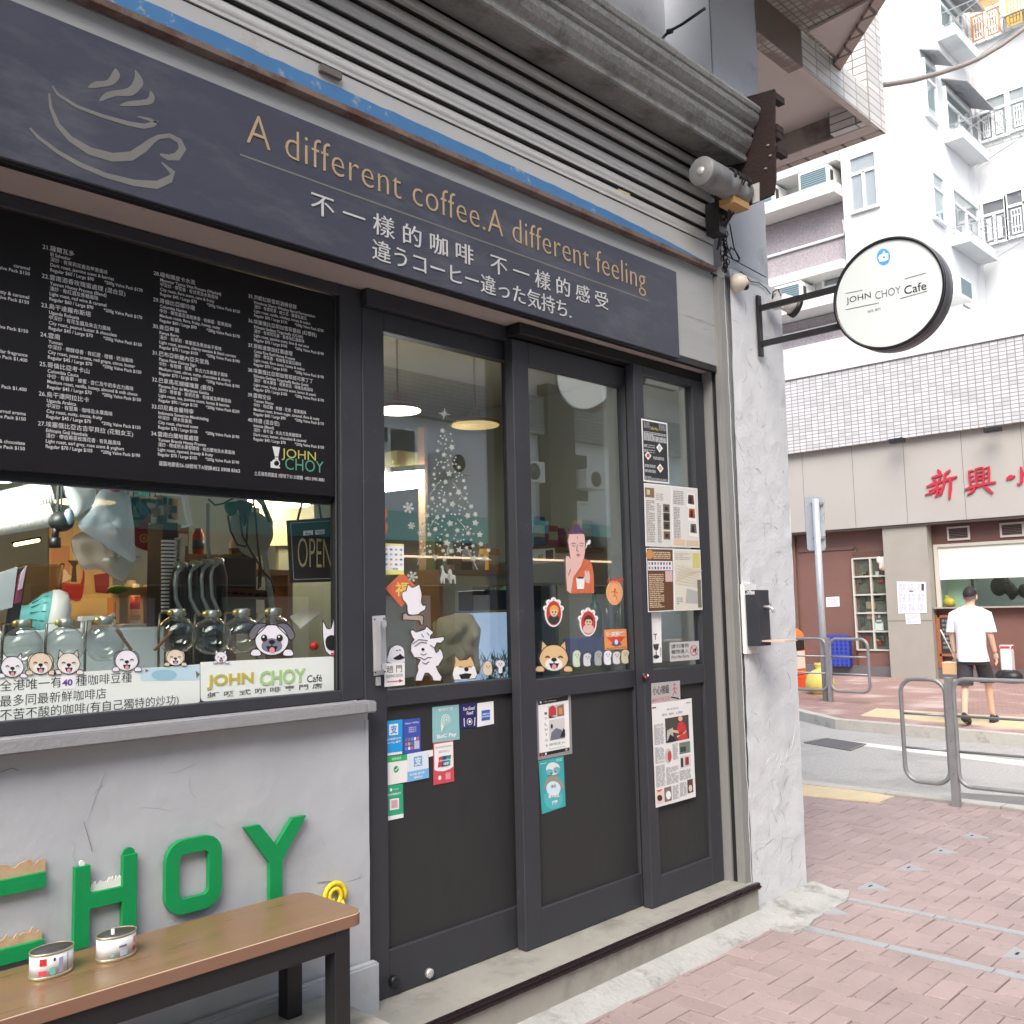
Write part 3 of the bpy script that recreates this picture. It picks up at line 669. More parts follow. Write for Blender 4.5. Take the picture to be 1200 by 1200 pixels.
whites = mat('white_painted_slat', (176, 176, 173), 0.5, 0.15, var=0.06, vs=4, stain=(150, 132, 112), stain_s=4, stain_t=(0.62, 0.78))
blueP = mat('blue_paint_stripe', (62, 112, 158), 0.55, var=0.12, vs=9, stain=(140, 150, 156), stain_s=9, stain_t=(0.6, 0.66))
mb = MB(whites); mb.box(-1.4, 4.425, 2.702, 2.735, 3.415, 3.524)
mb.front(2.7005); mb.m(blueP)
N_ = 60; xa, xb = 0.7, 4.34; top = []
for i in range(N_ + 1):
    x = xa + (xb - xa) * i / N_; t = i / N_; top.append((x, 3.4155 + max(0.002, 0.052 * (1 - t ** 6) + 0.004 * fbm((x, 0, 0), 11))))
mb.face([(xa, 3.4125)] + [(xb, 3.4125)] + top[::-1], 0)
mb.m(mat('faded_yellow_label', (196, 186, 140), 0.6)); mb.pp([(724, 221), (738, 227), (739, 241), (725, 235)], 0.0012); mb.m(W_); mb.pp([(702, 218), (714, 222), (714, 230), (702, 226)], 0.0012)
build(mb, 'bottom_slat', SH)
mb = MB(rustrail); mb.box(-1.4, 4.45, 2.696, 2.737, 3.389, 3.414); build(mb, 'bottom_rail', SH, bevel=0.002)
mb = MB(blackM)
a = F(388, 78, 2.695); mb.m(mat('grey_clip', (96, 92, 86), 0.6)); mb.box(a.x - 0.05, a.x + 0.04, 2.684, 2.701, 3.492, 3.516); build(mb, 'lift_lug', SH)
# housing: ribbed cover
HP = [(2.70, 3.985), (2.62, 3.955), (2.50, 3.935), (2.492, 3.942), (2.489, 3.958), (2.496, 3.966), (2.494, 3.976), (2.47, 4.000), (2.455, 4.028), (2.448, 4.052), (2.455, 4.060), (2.452, 4.068), (2.440, 4.074),
      (2.437, 4.090), (2.443, 4.098), (2.424, 4.112), (2.408, 4.135), (2.402, 4.158), (2.408, 4.166), (2.398, 4.172), (2.392, 4.190), (2.396, 4.205), (2.42, 4.225), (2.70, 4.30)]
mb = MB(galvD); extrude_x(mb, HP, -1.4, 4.452); build(mb, 'shutter_housing', SH, fixn=True)
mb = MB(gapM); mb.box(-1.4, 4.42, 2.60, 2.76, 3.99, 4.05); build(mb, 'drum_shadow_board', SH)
mb = MB(rust)
mb.O = Vector((4.478, 0, 0)); mb.U = Vector((0, -1, 0)); mb.V = Vector((0, 0, 1)); mb.N = Vector((-1, 0, 0))
pl_ = [(-2.70, 3.66), (-2.52, 3.70), (-2.352, 3.715), (-2.335, 3.80), (-2.33, 4.02), (-2.315, 4.275), (-2.40, 4.285), (-2.70, 4.33)]
mb.prism(pl_, 0, 0.018)
for z, l in ((4.235, 0.10), (4.06, 0.07), (3.94, 0.10), (4.02, 0.05)): mb.box(4.48, 4.48 + l, 2.32, 2.36, z, z + 0.035)
mb.m(steelM)
for yy, zz in ((2.37, 3.98), (2.36, 3.92), (2.39, 3.86)): mb.box(4.452, 4.462, yy - 0.012, yy, zz, zz + 0.006)
mb.m(galv)
mb.prism([(-2.47, 3.70), (-2.43, 3.70), (-2.425, 3.80), (-2.465, 3.80)], 0.018, 0.026)
build(mb, 'end_plate', SH)
MC = Vector((4.02, 2.505, 3.752)); ax = (1, 0, 0)
motg = mat('grey_motor_paint', (126, 126, 126), 0.5, 0.1, var=0.12, vs=14, stain=(92, 86, 80), stain_s=7)
mb = MB(motg); mb.lathe(MC, [(0.070, 0), (0.073, 0.003), (0.074, 0.008), (0.074, 0.17), (0.066, 0.18), (0.066, 0.215), (0.07, 0.22), (0.07, 0.27), (0.055, 0.285), (0.055, 0.34), (0.062, 0.345), (0.062, 0.41), (0.04, 0.42), (0.04, 0.455)], 32, ax)
mb.m(galv); mb.lathe(MC, [(0.0, -0.005), (0.02, -0.004), (0.022, 0.003)], 20, ax)
mb.m(mat('ochre_cable_box', (176, 138, 88), 0.6, var=0.1)); mb.box(MC.x + 0.25, MC.x + 0.40, 2.47, 2.56, 3.655, 3.69)
build(mb, 'shutter_motor', SH)
mb = MB(blackM); rc = random.Random(2)
for i in range(7):
    x = MC.x + 0.20 + 0.028 * i + rc.uniform(-.01, .01); pts = []
    for t in range(11):
        a = -2.4 + 3.6 * t / 10; pts.append((x + 0.012 * math.sin(3 * a), MC.y + 0.082 * math.cos(a + 1.6) , MC.z + 0.082 * math.sin(a + 1.6)))
    pts.append((4.40 + rc.uniform(-.02, .02), 2.62, 3.60 + rc.uniform(-.03, .03))); pts.append((4.43, 2.68, 3.50)); mb.tube(pts, 0.005, 6)
mb.box(4.33, 4.40, 2.60, 2.68, 3.55, 3.72)
build(mb, 'motor_cable', SH)
# rusty pull chain on the jamb
mb = MB(rust); rc = random.Random(9); z = 3.60
while z > 3.40:
    for q in range(3):
        x = 4.49 + rc.uniform(-.018, .018); y = 2.675 + rc.uniform(-.012, .012); a = rc.uniform(0, 3)
        mb.tube([(x + 0.012 * math.cos(t * 1.05) * math.cos(a), y + 0.012 * math.cos(t * 1.05) * math.sin(a), z + 0.017 * math.sin(t * 1.05)) for t in range(7)], 0.0028, 5, cap=False)
    z -= 0.022
build(mb, 'pull_chain', label='bundle of rusty chain hanging at the right end of the shutter', cat='chain')
mb = MB(blackM); mb.tube([F(*p, 2.685) for p in ((855, 262), (860, 290), (866, 303), (866, 306), (859, 304), (855, 296), (856, 290), (862, 294), (867, 303))], 0.004, 6); mb.tube([F(*p, 2.687) for p in ((852, 300), (870, 310), (885, 318), (898, 325))], 0.003, 6)
mb.tube([F(*p, 2.69) for p in ((868, 318), (880, 330), (889, 331), (898, 338), (907, 350))], 0.003, 6)
build(mb, 'loose_cable', label='thin black cable looping across the pillar above the camera', cat='cable')
mb = MB(blackM); mb.tube([F(784, 37, 2.72), F(800, 28, 2.60), F(826, 10, 2.45)], 0.008, 8); a = F(784, 37, 3.02); mb.tube([F(784, 37, 2.72), (a.x - .1, 3.02, a.z - .1)], 0.008, 8); mb.lathe(F(784, 37, 2.72), [(0.014, -0.01), (0.014, 0.02)], 10, (1, -0.5, 0.5))
build(mb, 'iron_rod', label='thin dark iron rod sticking out of the wall above the shutter box', cat='rod')

# ------------------------------------------------------------------ menu board
MY = 2.9645
menuM = mat('black_menu_vinyl', (26, 25, 27), 0.6, var=0.05, vs=3, spec=0.2)
mb = MB(menuM); mb.box(-1.15, 2.130, MY, 2.975, 2.03, 2.802); mb.front(MY)
MENU = build(mb, 'menu_board', label='large black coffee menu with small white writing in the upper half of the window', cat='menu board', bevel=0.002)
T1 = mat('menu_print', (214, 214, 214), 0.5)
mb = MB(T1).front(MY)
R = '   *200g Valve Pack $'
C2 = [('21.薩爾瓦多', 'El Salvador', '深炒 · 有茉莉花香及莓果風味', 'Dark roast, jasmine scent & berries', 60, 90, '170'), ('22.雲南酒香玫瑰蜜處理 (混合豆)', 'Yunnan Honey Process (Blend)', '淺炒 · 有紅酒及焦糖風味', 'Light roast, red wine & caramel', 60, 90, '170'),
      ('23.烏干達羅布斯塔', 'Uganda Robusta', '中深炒 · 有花生醬及朱古力風味', 'City roast, peanut butter & chocolate', 45, 70, '150'), ('24.雲南', 'Yunnan', '中深炒 · 帶酵母香 · 有紅提 · 柑橘 · 奶油風味', 'City roast, yeast aroma, red grape, citrus, butter', 45, 70, '150'),
      ('25.哥倫比亞考卡山', 'Colombia Cauca', '中炒 · 有香草 · 蜂蜜 · 杏仁及牛奶朱古力風味', 'Medium roast, vanilla, honey, almond & milk choco', 45, 70, '150'), ('26.烏干達阿拉比卡', 'Uganda Arabica', '中深炒 · 有堅果 · 咖啡及水果風味', 'City roast, nutty, cocoa, fruity', 45, 70, '150'),
      ('27.埃塞俄比亞古吉罕貝拉 (花魁女王)', 'Ethiopia Guji Hambela', '淺炒 · 帶伯爵茶玫瑰花香 · 有乳酪風味', 'Light roast, earl grey, rose scent & yoghurt', 70, 105, '190')]
C3 = [('28.緬甸鐵皮卡水洗', 'Myanmar Typica Wet Process (Washed)', '中深炒 · 帶花香 · 有甘蔗及水果風味', 'City roast, flora scent, cane & fruity', 45, 70, '150'), ('29.哥倫比亞娜玲瓏', 'Colombia Narino', '中炒 · 帶花香及清甜果香 · 有蜂蜜 · 堅果風味', 'Medium roast, flora, fruity, honey, nutty', 60, 90, '170'),
      ('30.肯亞莓果', 'Kenya Berry', '淺炒 · 有茉莉 · 車厘茄及黑加侖子風味', 'Light roast, jasmine, cherry tomato & black currant', 70, 105, '190'), ('31.巴布亞新畿內亞天堂鳥', 'Papua New Guinea Sigri', '中炒 · 有柑橘 · 堅果 · 朱古力及車厘子風味', 'Medium roast, citrus, nutty, chocolate & cherry', 70, 105, '190'),
      ('32.巴拿馬花蝴蝶瑰夏 (藝伎)', 'Panama Flor de Mariposa Geisha', '淺炒 · 帶茶香 · 茉莉花香 · 有蜂蜜及莓果風味', 'Light roast, tea, jasmine scent, honey & berries', 90, 135, '230'), ('33.印尼黃金曼特寧', 'Indonesia Sumatran Mandcheling', '中深炒 · 帶木炭香氣', 'City roast, charcoal scent', 70, 105, '190'),
      ('34.雲南白蘭地蜜處理', 'Yunnan Brandy Honey Process', '淺炒 · 帶成熟水果發酵香 · 有白蘭地及水果風味', 'Light roast, ripened, brandy & fruity', 70, 105, '190')]
C4 = [('35.洪都拉斯雪莉酒桶發酵', 'Honduras Sherry Whiskey Barrel Fermentation', '淺炒 · 有雲呢拿 · 威士忌 · 蜜糖及蜜瓜', 'Light roast, vanilla, whiskey, honey & melon', 90, 135, '230'), ('36.埃塞俄比亞耶加雪菲藝妓 (紅櫻桃)', 'Ethiopia Gedeyo Yirgacheffe (OCHR)', '淺炒 · 有茉莉花香 · 青檸及紅酒風味', 'Light roast, jasmine scent, lime & red wine', 70, 105, '190'),
      ('37.哥斯達黎加紅蜜處理', 'Costa Rica Red Honey Process', '淺炒 · 帶花香 · 有蜂蜜及蜜瓜風味', 'Light roast, flora scent, honey & melon', 70, 105, '190'), ('38.埃塞俄比亞耶加雪菲班可果丁丁', 'Ethiopia Gedeyo Yirgacheffe Banko Gotiti', '淺炒 · 帶水果香 · 有茉莉花 · 檸檬及桃風味', 'Light roast, fruity, jasmine scent, lemon & peach', 70, 105, '190'),
      ('39.雲南空谷', 'Yunnan Shoou', '中炒 · 有紅糖 · 焦糖 · 花香 · 堅果風味', 'Medium roast, brown sugar, caramel, flora & nutty', 60, 90, '170'), ('40.特選 (混合豆)', 'Intense (Blend)', '深炒 · 有牛油 · 朱古力及焦糖風味', 'Dark roast, butter, chocolate & caramel', 45, 70, '150')]
C1 = [('', '', '', 'caramel', 60, 90, '150'), ('', '', '', 'City roast, nutty & caramel', 45, 70, '150'), ('', '', '', '', 45, 70, '150'), ('', '', '', 'Light roast, floral, similar fragrance', 0, 0, '1,400'), ('', '', '', '', 0, 0, '1,400'), ('', '', '', 'Dark roast, charred aroma', 45, 70, '150'), ('', '', '', 'City roast, nutty & chocolate', 45, 70, '150')]
def column(items, p0, p1, n, pr, right=False):
    a = F(*p0, MY); b = F(*p1, MY); pitch = (a.z - b.z) / n; ur = F(*pr, MY).x; em = pitch / 5.95
    for i, it in enumerate(items):
        v = a.z - pitch * i - em * 0.75; ui = a.x + em * 1.55
        if not right: line(mb, it[0], a.x, v, em * 1.2, 0.0006, 0.0, maxw=ur - ui)
        for q, s_ in enumerate(it[1:4]):
            if s_:
                if right: line(mb, s_, ur, v - em * 1.06 * (q + 1.05), em, 0.0006, 0.006, 'R')
                else: line(mb, s_, ui, v - em * 1.06 * (q + 1.05), em, 0.0006, 0.0 if q == 1 else 0.006, sx=.9, maxw=(ur - ui) * .96)
        vb = v - em * 1.06 * 4.05
        if not right: line(mb, 'Regular $%d / Large $%d' % (it[4], it[5]), ui, vb, em, 0.0006, 0.006, sx=.9, maxw=(ur - ui) * .5)
        line(mb, '*200g Valve Pack $' + it[6], ur, vb, em * 0.96, 0.0006, 0.006, 'R', maxw=(ur - ui) * .43 if not right else None)
column(C1, (-60, 272), (-62, 488), 6, (35, 311), True)
column(C2, (50, 287), (45, 494), 6, (167, 336))
column(C3, (180, 318), (177, 506), 6, (281, 356))
column(C4, (291, 345), (290, 490), 5, (379, 372))
a = F(186, 545, MY); line(mb, '道路地廊街56-58號地下A號舖', a.x, a.z, 0.017, 0.0006, 0.0, sx=0.85); b = F(281, 550, MY); line(mb, '+852 5908 8363', b.x, a.z, 0.017, 0.0006, 0.006, 'R')
a = F(298, 557, MY); b = F(380, 561, MY); mb.text('土瓜灣馬頭圍道 3號地下33 33號舖  +852 5995 8883', a.x, b.x, a.z, a.z + 0.015, 0.0006)
mb.pp([(319, 523), (328, 524), (326, 535), (322, 535)], 0.0006); mb.pp([(322, 536), (326, 536), (326, 539), (322, 539)], 0.0006); mb.pe(323, 543, 5, 5, 0.0006); mb.m(menuM); mb.pe(324, 543, 3, 3, 0.0009); mb.m(T1); mb.pp([(317, 541), (320, 541), (320, 547), (328, 547), (328, 549), (317, 548)], 0.0007)
mb.m(mat('menu_yellow', (186, 182, 96), 0.5)); a = F(330, 541, MY); b = F(370, 541, MY); mb.text('JOHN', a.x, b.x, F(330, 539, MY).z, F(330, 525, MY).z, 0.0007, bold=-0.004)
mb.m(mat('menu_teal', (78, 150, 122), 0.5)); a = F(334, 550, MY); b = F(379, 551, MY); mb.text('CHOY', a.x, b.x, F(334, 550, MY).z, F(334, 536, MY).z, 0.0008, bold=-0.004)
build(mb, 'menu_print', MENU)
# ------------------------------------------------------------------ green wall letters
green = mat('green_letter_paint', (16, 140, 78), 0.6, var=0.08, vs=9, bump=0.12, bs=90, spec=0.3, stain=(60, 140, 96), stain_s=16, stain_t=(0.64, 0.72))
YL = 2.923
def ring_letter(mb, x0, x1, z0, z1, t, r, d0, d1):
    def rr(a0, a1, b0, b1, r):
        out = []
        for cx, cy, s in ((a1 - r, b0 + r, -90), (a1 - r, b1 - r, 0), (a0 + r, b1 - r, 90), (a0 + r, b0 + r, 180)):
            for k in range(7):
                t_ = math.radians(s + 15 * k); out.append((cx + r * math.cos(t_), cy + r * math.sin(t_)))
        return out
    A = rr(x0, x1, z0, z1, r); B = rr(x0 + t, x1 - t, z0 + t, z1 - t, max(0.004, r - t * 0.9)); n = len(A)
    vs = [mb.w(*p, d0) for p in A] + [mb.w(*p, d0) for p in B] + [mb.w(*p, d1) for p in A] + [mb.w(*p, d1) for p in B]; fs = []
    for i in range(n):
        j = (i + 1) % n
        fs += [(2 * n + i, 2 * n + j, 3 * n + j, 3 * n + i), (i, j, 2 * n + j, 2 * n + i), (n + j, n + i, 3 * n + i, 3 * n + j)]
    mb.add(vs, fs)
ZT, ZB, TH = 0.905, 0.668, 0.019
mb = MB(green).front(YL)      # C
mb.prism([(0.83, ZB), (1.098, ZB), (1.098, ZB + 0.042), (0.88, ZB + 0.042), (0.872, ZB + 0.05), (0.872, ZT - 0.062), (0.88, ZT - 0.054), (1.098, ZT - 0.054), (1.098, ZT - 0.012), (0.86, ZT - 0.012), (0.83, ZT - 0.042)], 0, TH)
build(mb, 'wall_letter', label='green letter C on the grey wall, with plaster peeled above its strokes', cat='letter', group='green letters on the wall', bevel=0.0008)
mb = MB(green).front(YL)      # H
xa, xb = 1.178, 1.362
mb.prism([(xa, ZB - 0.01), (xa + 0.044, ZB - 0.01), (xa + 0.044, ZB + 0.094), (xb - 0.044, ZB + 0.094), (xb - 0.044, ZB - 0.01), (xb, ZB - 0.01), (xb, ZT - 0.012), (xb - 0.044, ZT - 0.012), (xb - 0.044, ZB + 0.138), (xa + 0.044, ZB + 0.138), (xa + 0.044, ZT - 0.018), (xa, ZT - 0.018)], 0, TH)
mb.prism([(xb - 0.022 + 0.02 * math.cos(t * math.pi / 8), ZT - 0.0125 + 0.02 * math.sin(t * math.pi / 8)) for t in range(9)], 0, 0.006)
build(mb, 'wall_letter', label='green letter H on the grey wall, behind the tins', cat='letter', group='green letters on the wall', bevel=0.0008)
mb = MB(green).front(YL); ring_letter(mb, 1.452, 1.642, ZB + 0.012, ZT, 0.045, 0.06, 0, TH)
build(mb, 'wall_letter', label='green letter O on the grey wall', cat='letter', group='green letters on the wall', bevel=0.0008)
mb = MB(green).front(YL); xm = 1.842; g = 0.024
mb.prism([(xm - g, ZB - 0.02), (xm + g, ZB - 0.02), (xm + g, ZB + 0.105), (1.962, ZT), (1.905, ZT), (xm, ZB + 0.16), (1.779, ZT), (1.722, ZT), (xm - g, ZB + 0.105)], 0, TH)
build(mb, 'wall_letter', label='green letter Y on the grey wall, nearest the door', cat='letter', group='green letters on the wall', bevel=0.0008)
# peeled plaster around the letters (on the wall)
wood = mat('bare_chipboard', (190, 160, 126), 0.8, var=0.2, vs=40, stain=(150, 112, 84), stain_s=20)
mb = MB(wood).front(2.922)
rg = random.Random(4)
def ragged(x0, x1, z0, h):
    top = [(x0 + (x1 - x0) * i / 28, z0 + h * (0.55 + 0.45 * rg.random()) * min(1, (i * .5 + .6) / 2)) for i in range(29)]
    return [(x0, z0)] + top + [(x1, z0)]
mb.prism(ragged(0.82, 1.10, ZT - 0.02, 0.05), 0, 0.005); mb.prism(ragged(0.86, 1.095, ZB + 0.035, 0.045), 0, 0.005)
mb.m(mat('chalky_filler', (226, 224, 218), 0.85, var=0.05)); mb.prism(ragged(xa + 0.044, xb - 0.044, ZB + 0.135, 0.035), 0, 0.004); mb.pe(95, 1012, 3, 4, 0, 0.008)
mb.pp([(110, 1047), (140, 1036), (141, 1039), (112, 1052)], 0.004, 0.005)
build(mb, 'peeled_patch', LOW)
yel = mat('yellow_plastic', (232, 206, 44), 0.45)
mb = MB(yel); c = F(391, 1050, 2.915); pts = []
for i in range(26):
    a = math.radians(-20 + 26 * i); r = 0.050 - 0.0014 * i; pts.append((c.x + r * math.cos(a), 2.913, c.z + r * math.sin(a)))
mb.tube(pts, 0.0085, 8); mb.tube([(c.x + .03, 2.913, c.z - .02), (c.x + .05, 2.913, c.z - .06)], 0.0085, 8)
build(mb, 'yellow_spiral', label='small yellow plastic spiral at sign on the wall behind the end of the bench', cat='sign')

# ------------------------------------------------------------------ bench and tins
benchM = mat('brown_laminate_wood', (128, 100, 72), 0.35, var=0.18, vs=4, stretch=(0.6, 5, 5), stain=(128, 104, 66), stain_s=2.2, stain_t=(0.5, 0.7), coat=0.15)
edgeM = mat('orange_brown_edge_band', (136, 102, 82), 0.45, var=0.06)
BE = empty('bench', (1.0, 2.7, 0.30), 'long bench with brown wooden top and black square legs below the green letters', 'bench')
mb = level(MB(benchM), 0); bz0, bz1 = 0.630, 0.668
def rcorn(x1, y0, y1, r=0.045):
    out = [(-0.5, y1), (-0.5, y0)]
    for k in range(7): t = math.radians(-90 + 15 * k); out.append((x1 - r + r * math.cos(t), y0 + r + r * math.sin(t)))
    for k in range(7): t = math.radians(15 * k); out.append((x1 - r + r * math.cos(t), y1 - r + r * math.sin(t)))
    return out
mb.prism(rcorn(1.925, 2.53, 2.865), bz1 - 0.004, bz1); mb.m(edgeM); mb.prism(rcorn(1.926, 2.529, 2.866), bz0, bz1 - 0.0042)
mb.m(mat('pale_edge_line', (226, 200, 176), 0.5)); o_ = rcorn(1.9262, 2.5288, 2.8662); mb.prism(o_, bz1 - 0.0042, bz1 - 0.0015)
build(mb, 'bench_top', BE)
for x, y, nm in ((1.845, 2.565, 0), (1.845, 2.825, 0), (0.35, 2.565, 0), (0.35, 2.825, 0)):
    mb = MB(blackM); mb.box(x - 0.028, x + 0.028, y - 0.028, y + 0.028, 0.30, bz0); build(mb, 'leg', BE, bevel=0.002)
mb = MB(blackM)
for y in (2.565, 2.825): mb.box(0.378, 1.817, y - 0.026, y + 0.026, bz0 - 0.062, bz0 - 0.001)
for x in (1.845, 0.35): mb.box(x - 0.026, x + 0.026, 2.593, 2.797, bz0 - 0.062, bz0 - 0.001)
build(mb, 'frame', BE)
def tin(px, py, w_px, rot, label, fork):
    c = G(px, py, bz1); r = w_px / 2 / FPX * (c - EYE).dot(FW); h = 0.066
    t = empty('food_tin', tuple(c), label, 'tin', 'open pet food tins on the bench')
    tw = mat('tin_white_label', (222, 224, 224), 0.4, 0.1, var=0.04); rim = mat('tin_rim', (196, 186, 160), 0.35, 0.7)
    mb = MB(rim); P = dict(seg=40, sx=1.0, sy=0.72, rot=rot)
    mb.lathe(c, [(r * 0.97, 0), (r * 1.0, 0.003), (r * 1.0, 0.007), (r * .97, 0.009)], **P); mb.m(tw); mb.lathe(c, [(r * .972, 0.0085), (r * .972, h - 0.006)], **P); mb.m(rim)
    mb.lathe(c, [(r * .975, h - 0.007), (r * 1.0, h - 0.004), (r * 1.0, h), (r * .955, h), (r * .95, h - 0.004)], **P)
    mb.m(mat('tin_inside', (92, 92, 90), 0.45, 0.5, var=0.2, vs=40)); mb.lathe(c, [(r * .952, h - 0.002), (r * .945, 0.012), (0.0, 0.012)], **P)
    mb.m(mat('old_ash', (64, 58, 52), 0.95, var=0.4, vs=90)); mb.lathe(c, [(r * .94, 0.030), (r * .5, 0.036), (0.0, 0.033)], **P)
    build(mb, 'can', t)
    mb = MB(ink(206, 60, 70))
    def onside(a0, a1, z0, z1, col):
        mb.m(col); n = 6; vs = []
        for i in range(n + 1):
            a = a0 + (a1 - a0) * i / n - rot
            for z in (z0, z1):
                p, q = math.cos(a) * r * .978, math.sin(a) * r * .978 * 0.72
                vs.append((c.x + p * math.cos(rot) - q * math.sin(rot), c.y + p * math.sin(rot) + q * math.cos(rot), c.z + z))
        mb.sm = True; mb.add(vs, [(2 * i, 2 * i + 2, 2 * i + 3, 2 * i + 1) for i in range(n)]); mb.sm = False
    f = -2.45
    if fork:
        onside(f + 1.55, f + 1.95, 0.014, 0.026, ink(196, 60, 90)); onside(f + 1.6, f + 1.9, 0.034, 0.052, ink(226, 150, 150)); onside(f + 0.75, f + 1.15, 0.034, 0.040, ink(120, 120, 124)); onside(f + 0.8, f + 1.2, 0.012, 0.028, ink(176, 196, 214)); onside(f + .35, f + .5, .014, .024, ink(110, 190, 180))
        mb.m(ink(225, 225, 222)); mb.tube([c + Vector((-0.008, 0.0, 0.034)), c + Vector((-0.014, -0.008, h + 0.012))], 0.005, 8)
    else:
        onside(f + 0.05, f + .45, .012, .024, ink(214, 70, 84)); onside(f + .1, f + .45, .036, .054, ink(200, 46, 50)); onside(f + .6, f + .85, .012, .030, ink(120, 190, 180)); onside(f + 1.0, f + 1.2, .012, .05, ink(170, 176, 200)); onside(f + 1.45, f + 1.49, .01, .056, ink(84, 110, 150)); onside(f + .75, f + .85, .044, .052, ink(50, 50, 52))
    build(mb, 'label_print', t)
tin(60, 1141, 53, 0.25, 'open food tin with red marks on its white label, nearer the letter C', False)
tin(136, 1121, 49, 0.2, 'open food tin with a cigarette stub standing in it, below the letter H', True)

# ------------------------------------------------------------------ round projecting sign
RS = empty('round_sign', (4.83, 2.69, 3.0), 'round white blade sign with black rim on a black bracket projecting from the pillar', 'sign')
DX = 4.80; cy, cz, rd = 1.925, 3.152, 0.288
A_ = (-1, 0, 0)
mb = MB(mat('sign_drum_metal', (92, 92, 98), 0.4, 0.3, var=0.05)); mb.lathe((DX + 0.10, cy, cz), [(rd - 0.004, 0.0), (rd, 0.002), (rd, 0.096)], 72, A_)
build(mb, 'drum', RS)
mb = MB(mat('black_sign_rim', (26, 26, 34), 0.35)); mb.lathe((DX, cy, cz), [(rd + 0.001, -0.01), (rd + 0.001, 0.008), (rd - 0.014, 0.008), (rd - 0.014, 0.0)], 72, A_); build(mb, 'rim', RS)
mb = MB(mat('white_sign_acrylic', (206, 213, 213), 0.3, spec=0.4)); mb.lathe((DX, cy, cz), [(rd - 0.0135, -0.008), (rd - 0.0135, 0.0012), (0.0, 0.0012)], 72, A_, smooth=False); FACE = build(mb, 'sign_face', RS)
mb = MB(ink(38, 38, 42)).side(DX - 0.0012)
def dt(s_, a, b, h, **kw): mb.ptext(s_, a, b, h, 0.0012, **kw)
dt('JOHN', (992, 358), (1021, 352), 9, bold=0.0)
mb.m(ink(90, 92, 96)); dt('CHOY', (1026, 351), (1056, 345), 9, bold=-0.006)
mb.m(ink(30, 30, 34)); dt('Cafe', (1060, 345.5), (1086, 340), 10, bold=0.006)
mb.m(ink(90, 98, 104))
for a, b in (((991, 344), (1011, 340)), ((1060, 327), (1085, 320)), ((991, 363), (1030, 355)), ((1055, 350), (1087, 341))): mb.pl([a, b], 0.8, 0.0012)
dt('咖啡 專門', (1017, 367), (1032, 363), 3.2)
mb.m(ink(74, 156, 214)); mb.pe(1035.5, 301, 7.8, 9.6, 0.0012, n=28); mb.m(ink(240, 244, 246)); mb.pp([(1029.5, 302), (1031, 299), (1034, 298), (1036, 294), (1038, 297), (1041, 297), (1041, 301), (1041, 304), (1037, 306), (1031, 307)], 0.0018); mb.m(ink(74, 156, 214)); mb.pp([(1034, 301), (1038, 300), (1037, 303), (1035, 303)], 0.0022)
build(mb, 'sign_print', RS)
mb = MB(blackM); mb.box(4.832, 4.868, 2.672, 2.69, 2.985, 3.338)
for z in (3.262, 3.055): mb.box(4.838, 4.862, 2.19, 2.672, z - 0.016, z + 0.016); mb.box(4.838, 4.862, 2.15, 2.215, z - 0.012, z + 0.012)
build(mb, 'bracket', RS, bevel=0.002)
# cctv
mb = MB(mat('cream_camera_plastic', (222, 212, 196), 0.4)); c = F(864, 333, 2.68)
mb.lathe((c.x - 0.01, 2.695, c.z + 0.01), [(0.05, 0), (0.05, 0.02), (0.046, 0.045), (0.034, 0.066), (0.015, 0.078), (0, 0.08)], 28, (0.15, -1, -0.15)); mb.m(mat('lens_black', (18, 18, 20), 0.15)); mb.ball((c.x + 0.018, 2.640, c.z - 0.018), 0.022, 0.02, 0.022)
build(mb, 'security_camera', label='small cream dome security camera on the pillar left of the round sign bracket', cat='camera')
mb = MB(mat('white_lamp_housing', (212, 212, 210), 0.4)); c = F(915, 352, 2.62); c2 = F(934, 361, 2.5)
mb.lathe((c.x, 2.62, c.z), [(0.02, -0.02), (0.045, 0.0), (0.05, 0.09), (0.0, 0.10)], 22, (0.8, -0.5, -0.35)); mb.box(c.x - 0.06, c.x - 0.0, 2.60, 2.66, c.z - 0.05, c.z + 0.03); mb.bar((c.x - 0.03, 2.70, c.z), (c.x - 0.03, 2.62, c.z), 0.02, 0.02)
mb.m(K_); mb.lathe((c.x + 0.066, 2.583, c.z - 0.028), [(0.058, 0.0), (0.062, 0.03), (0.05, 0.034), (0.0, 0.03)], 22, (0.8, -0.5, -0.35))
mb.m(blackM); mb.tube([F(905, 350, 2.64), F(906, 342, 2.62), F(912, 339, 2.6), F(915, 347, 2.6)], 0.004, 6)
build(mb, 'flood_lamp', label='small white flood lamp on the pillar edge just left of the round sign', cat='lamp')
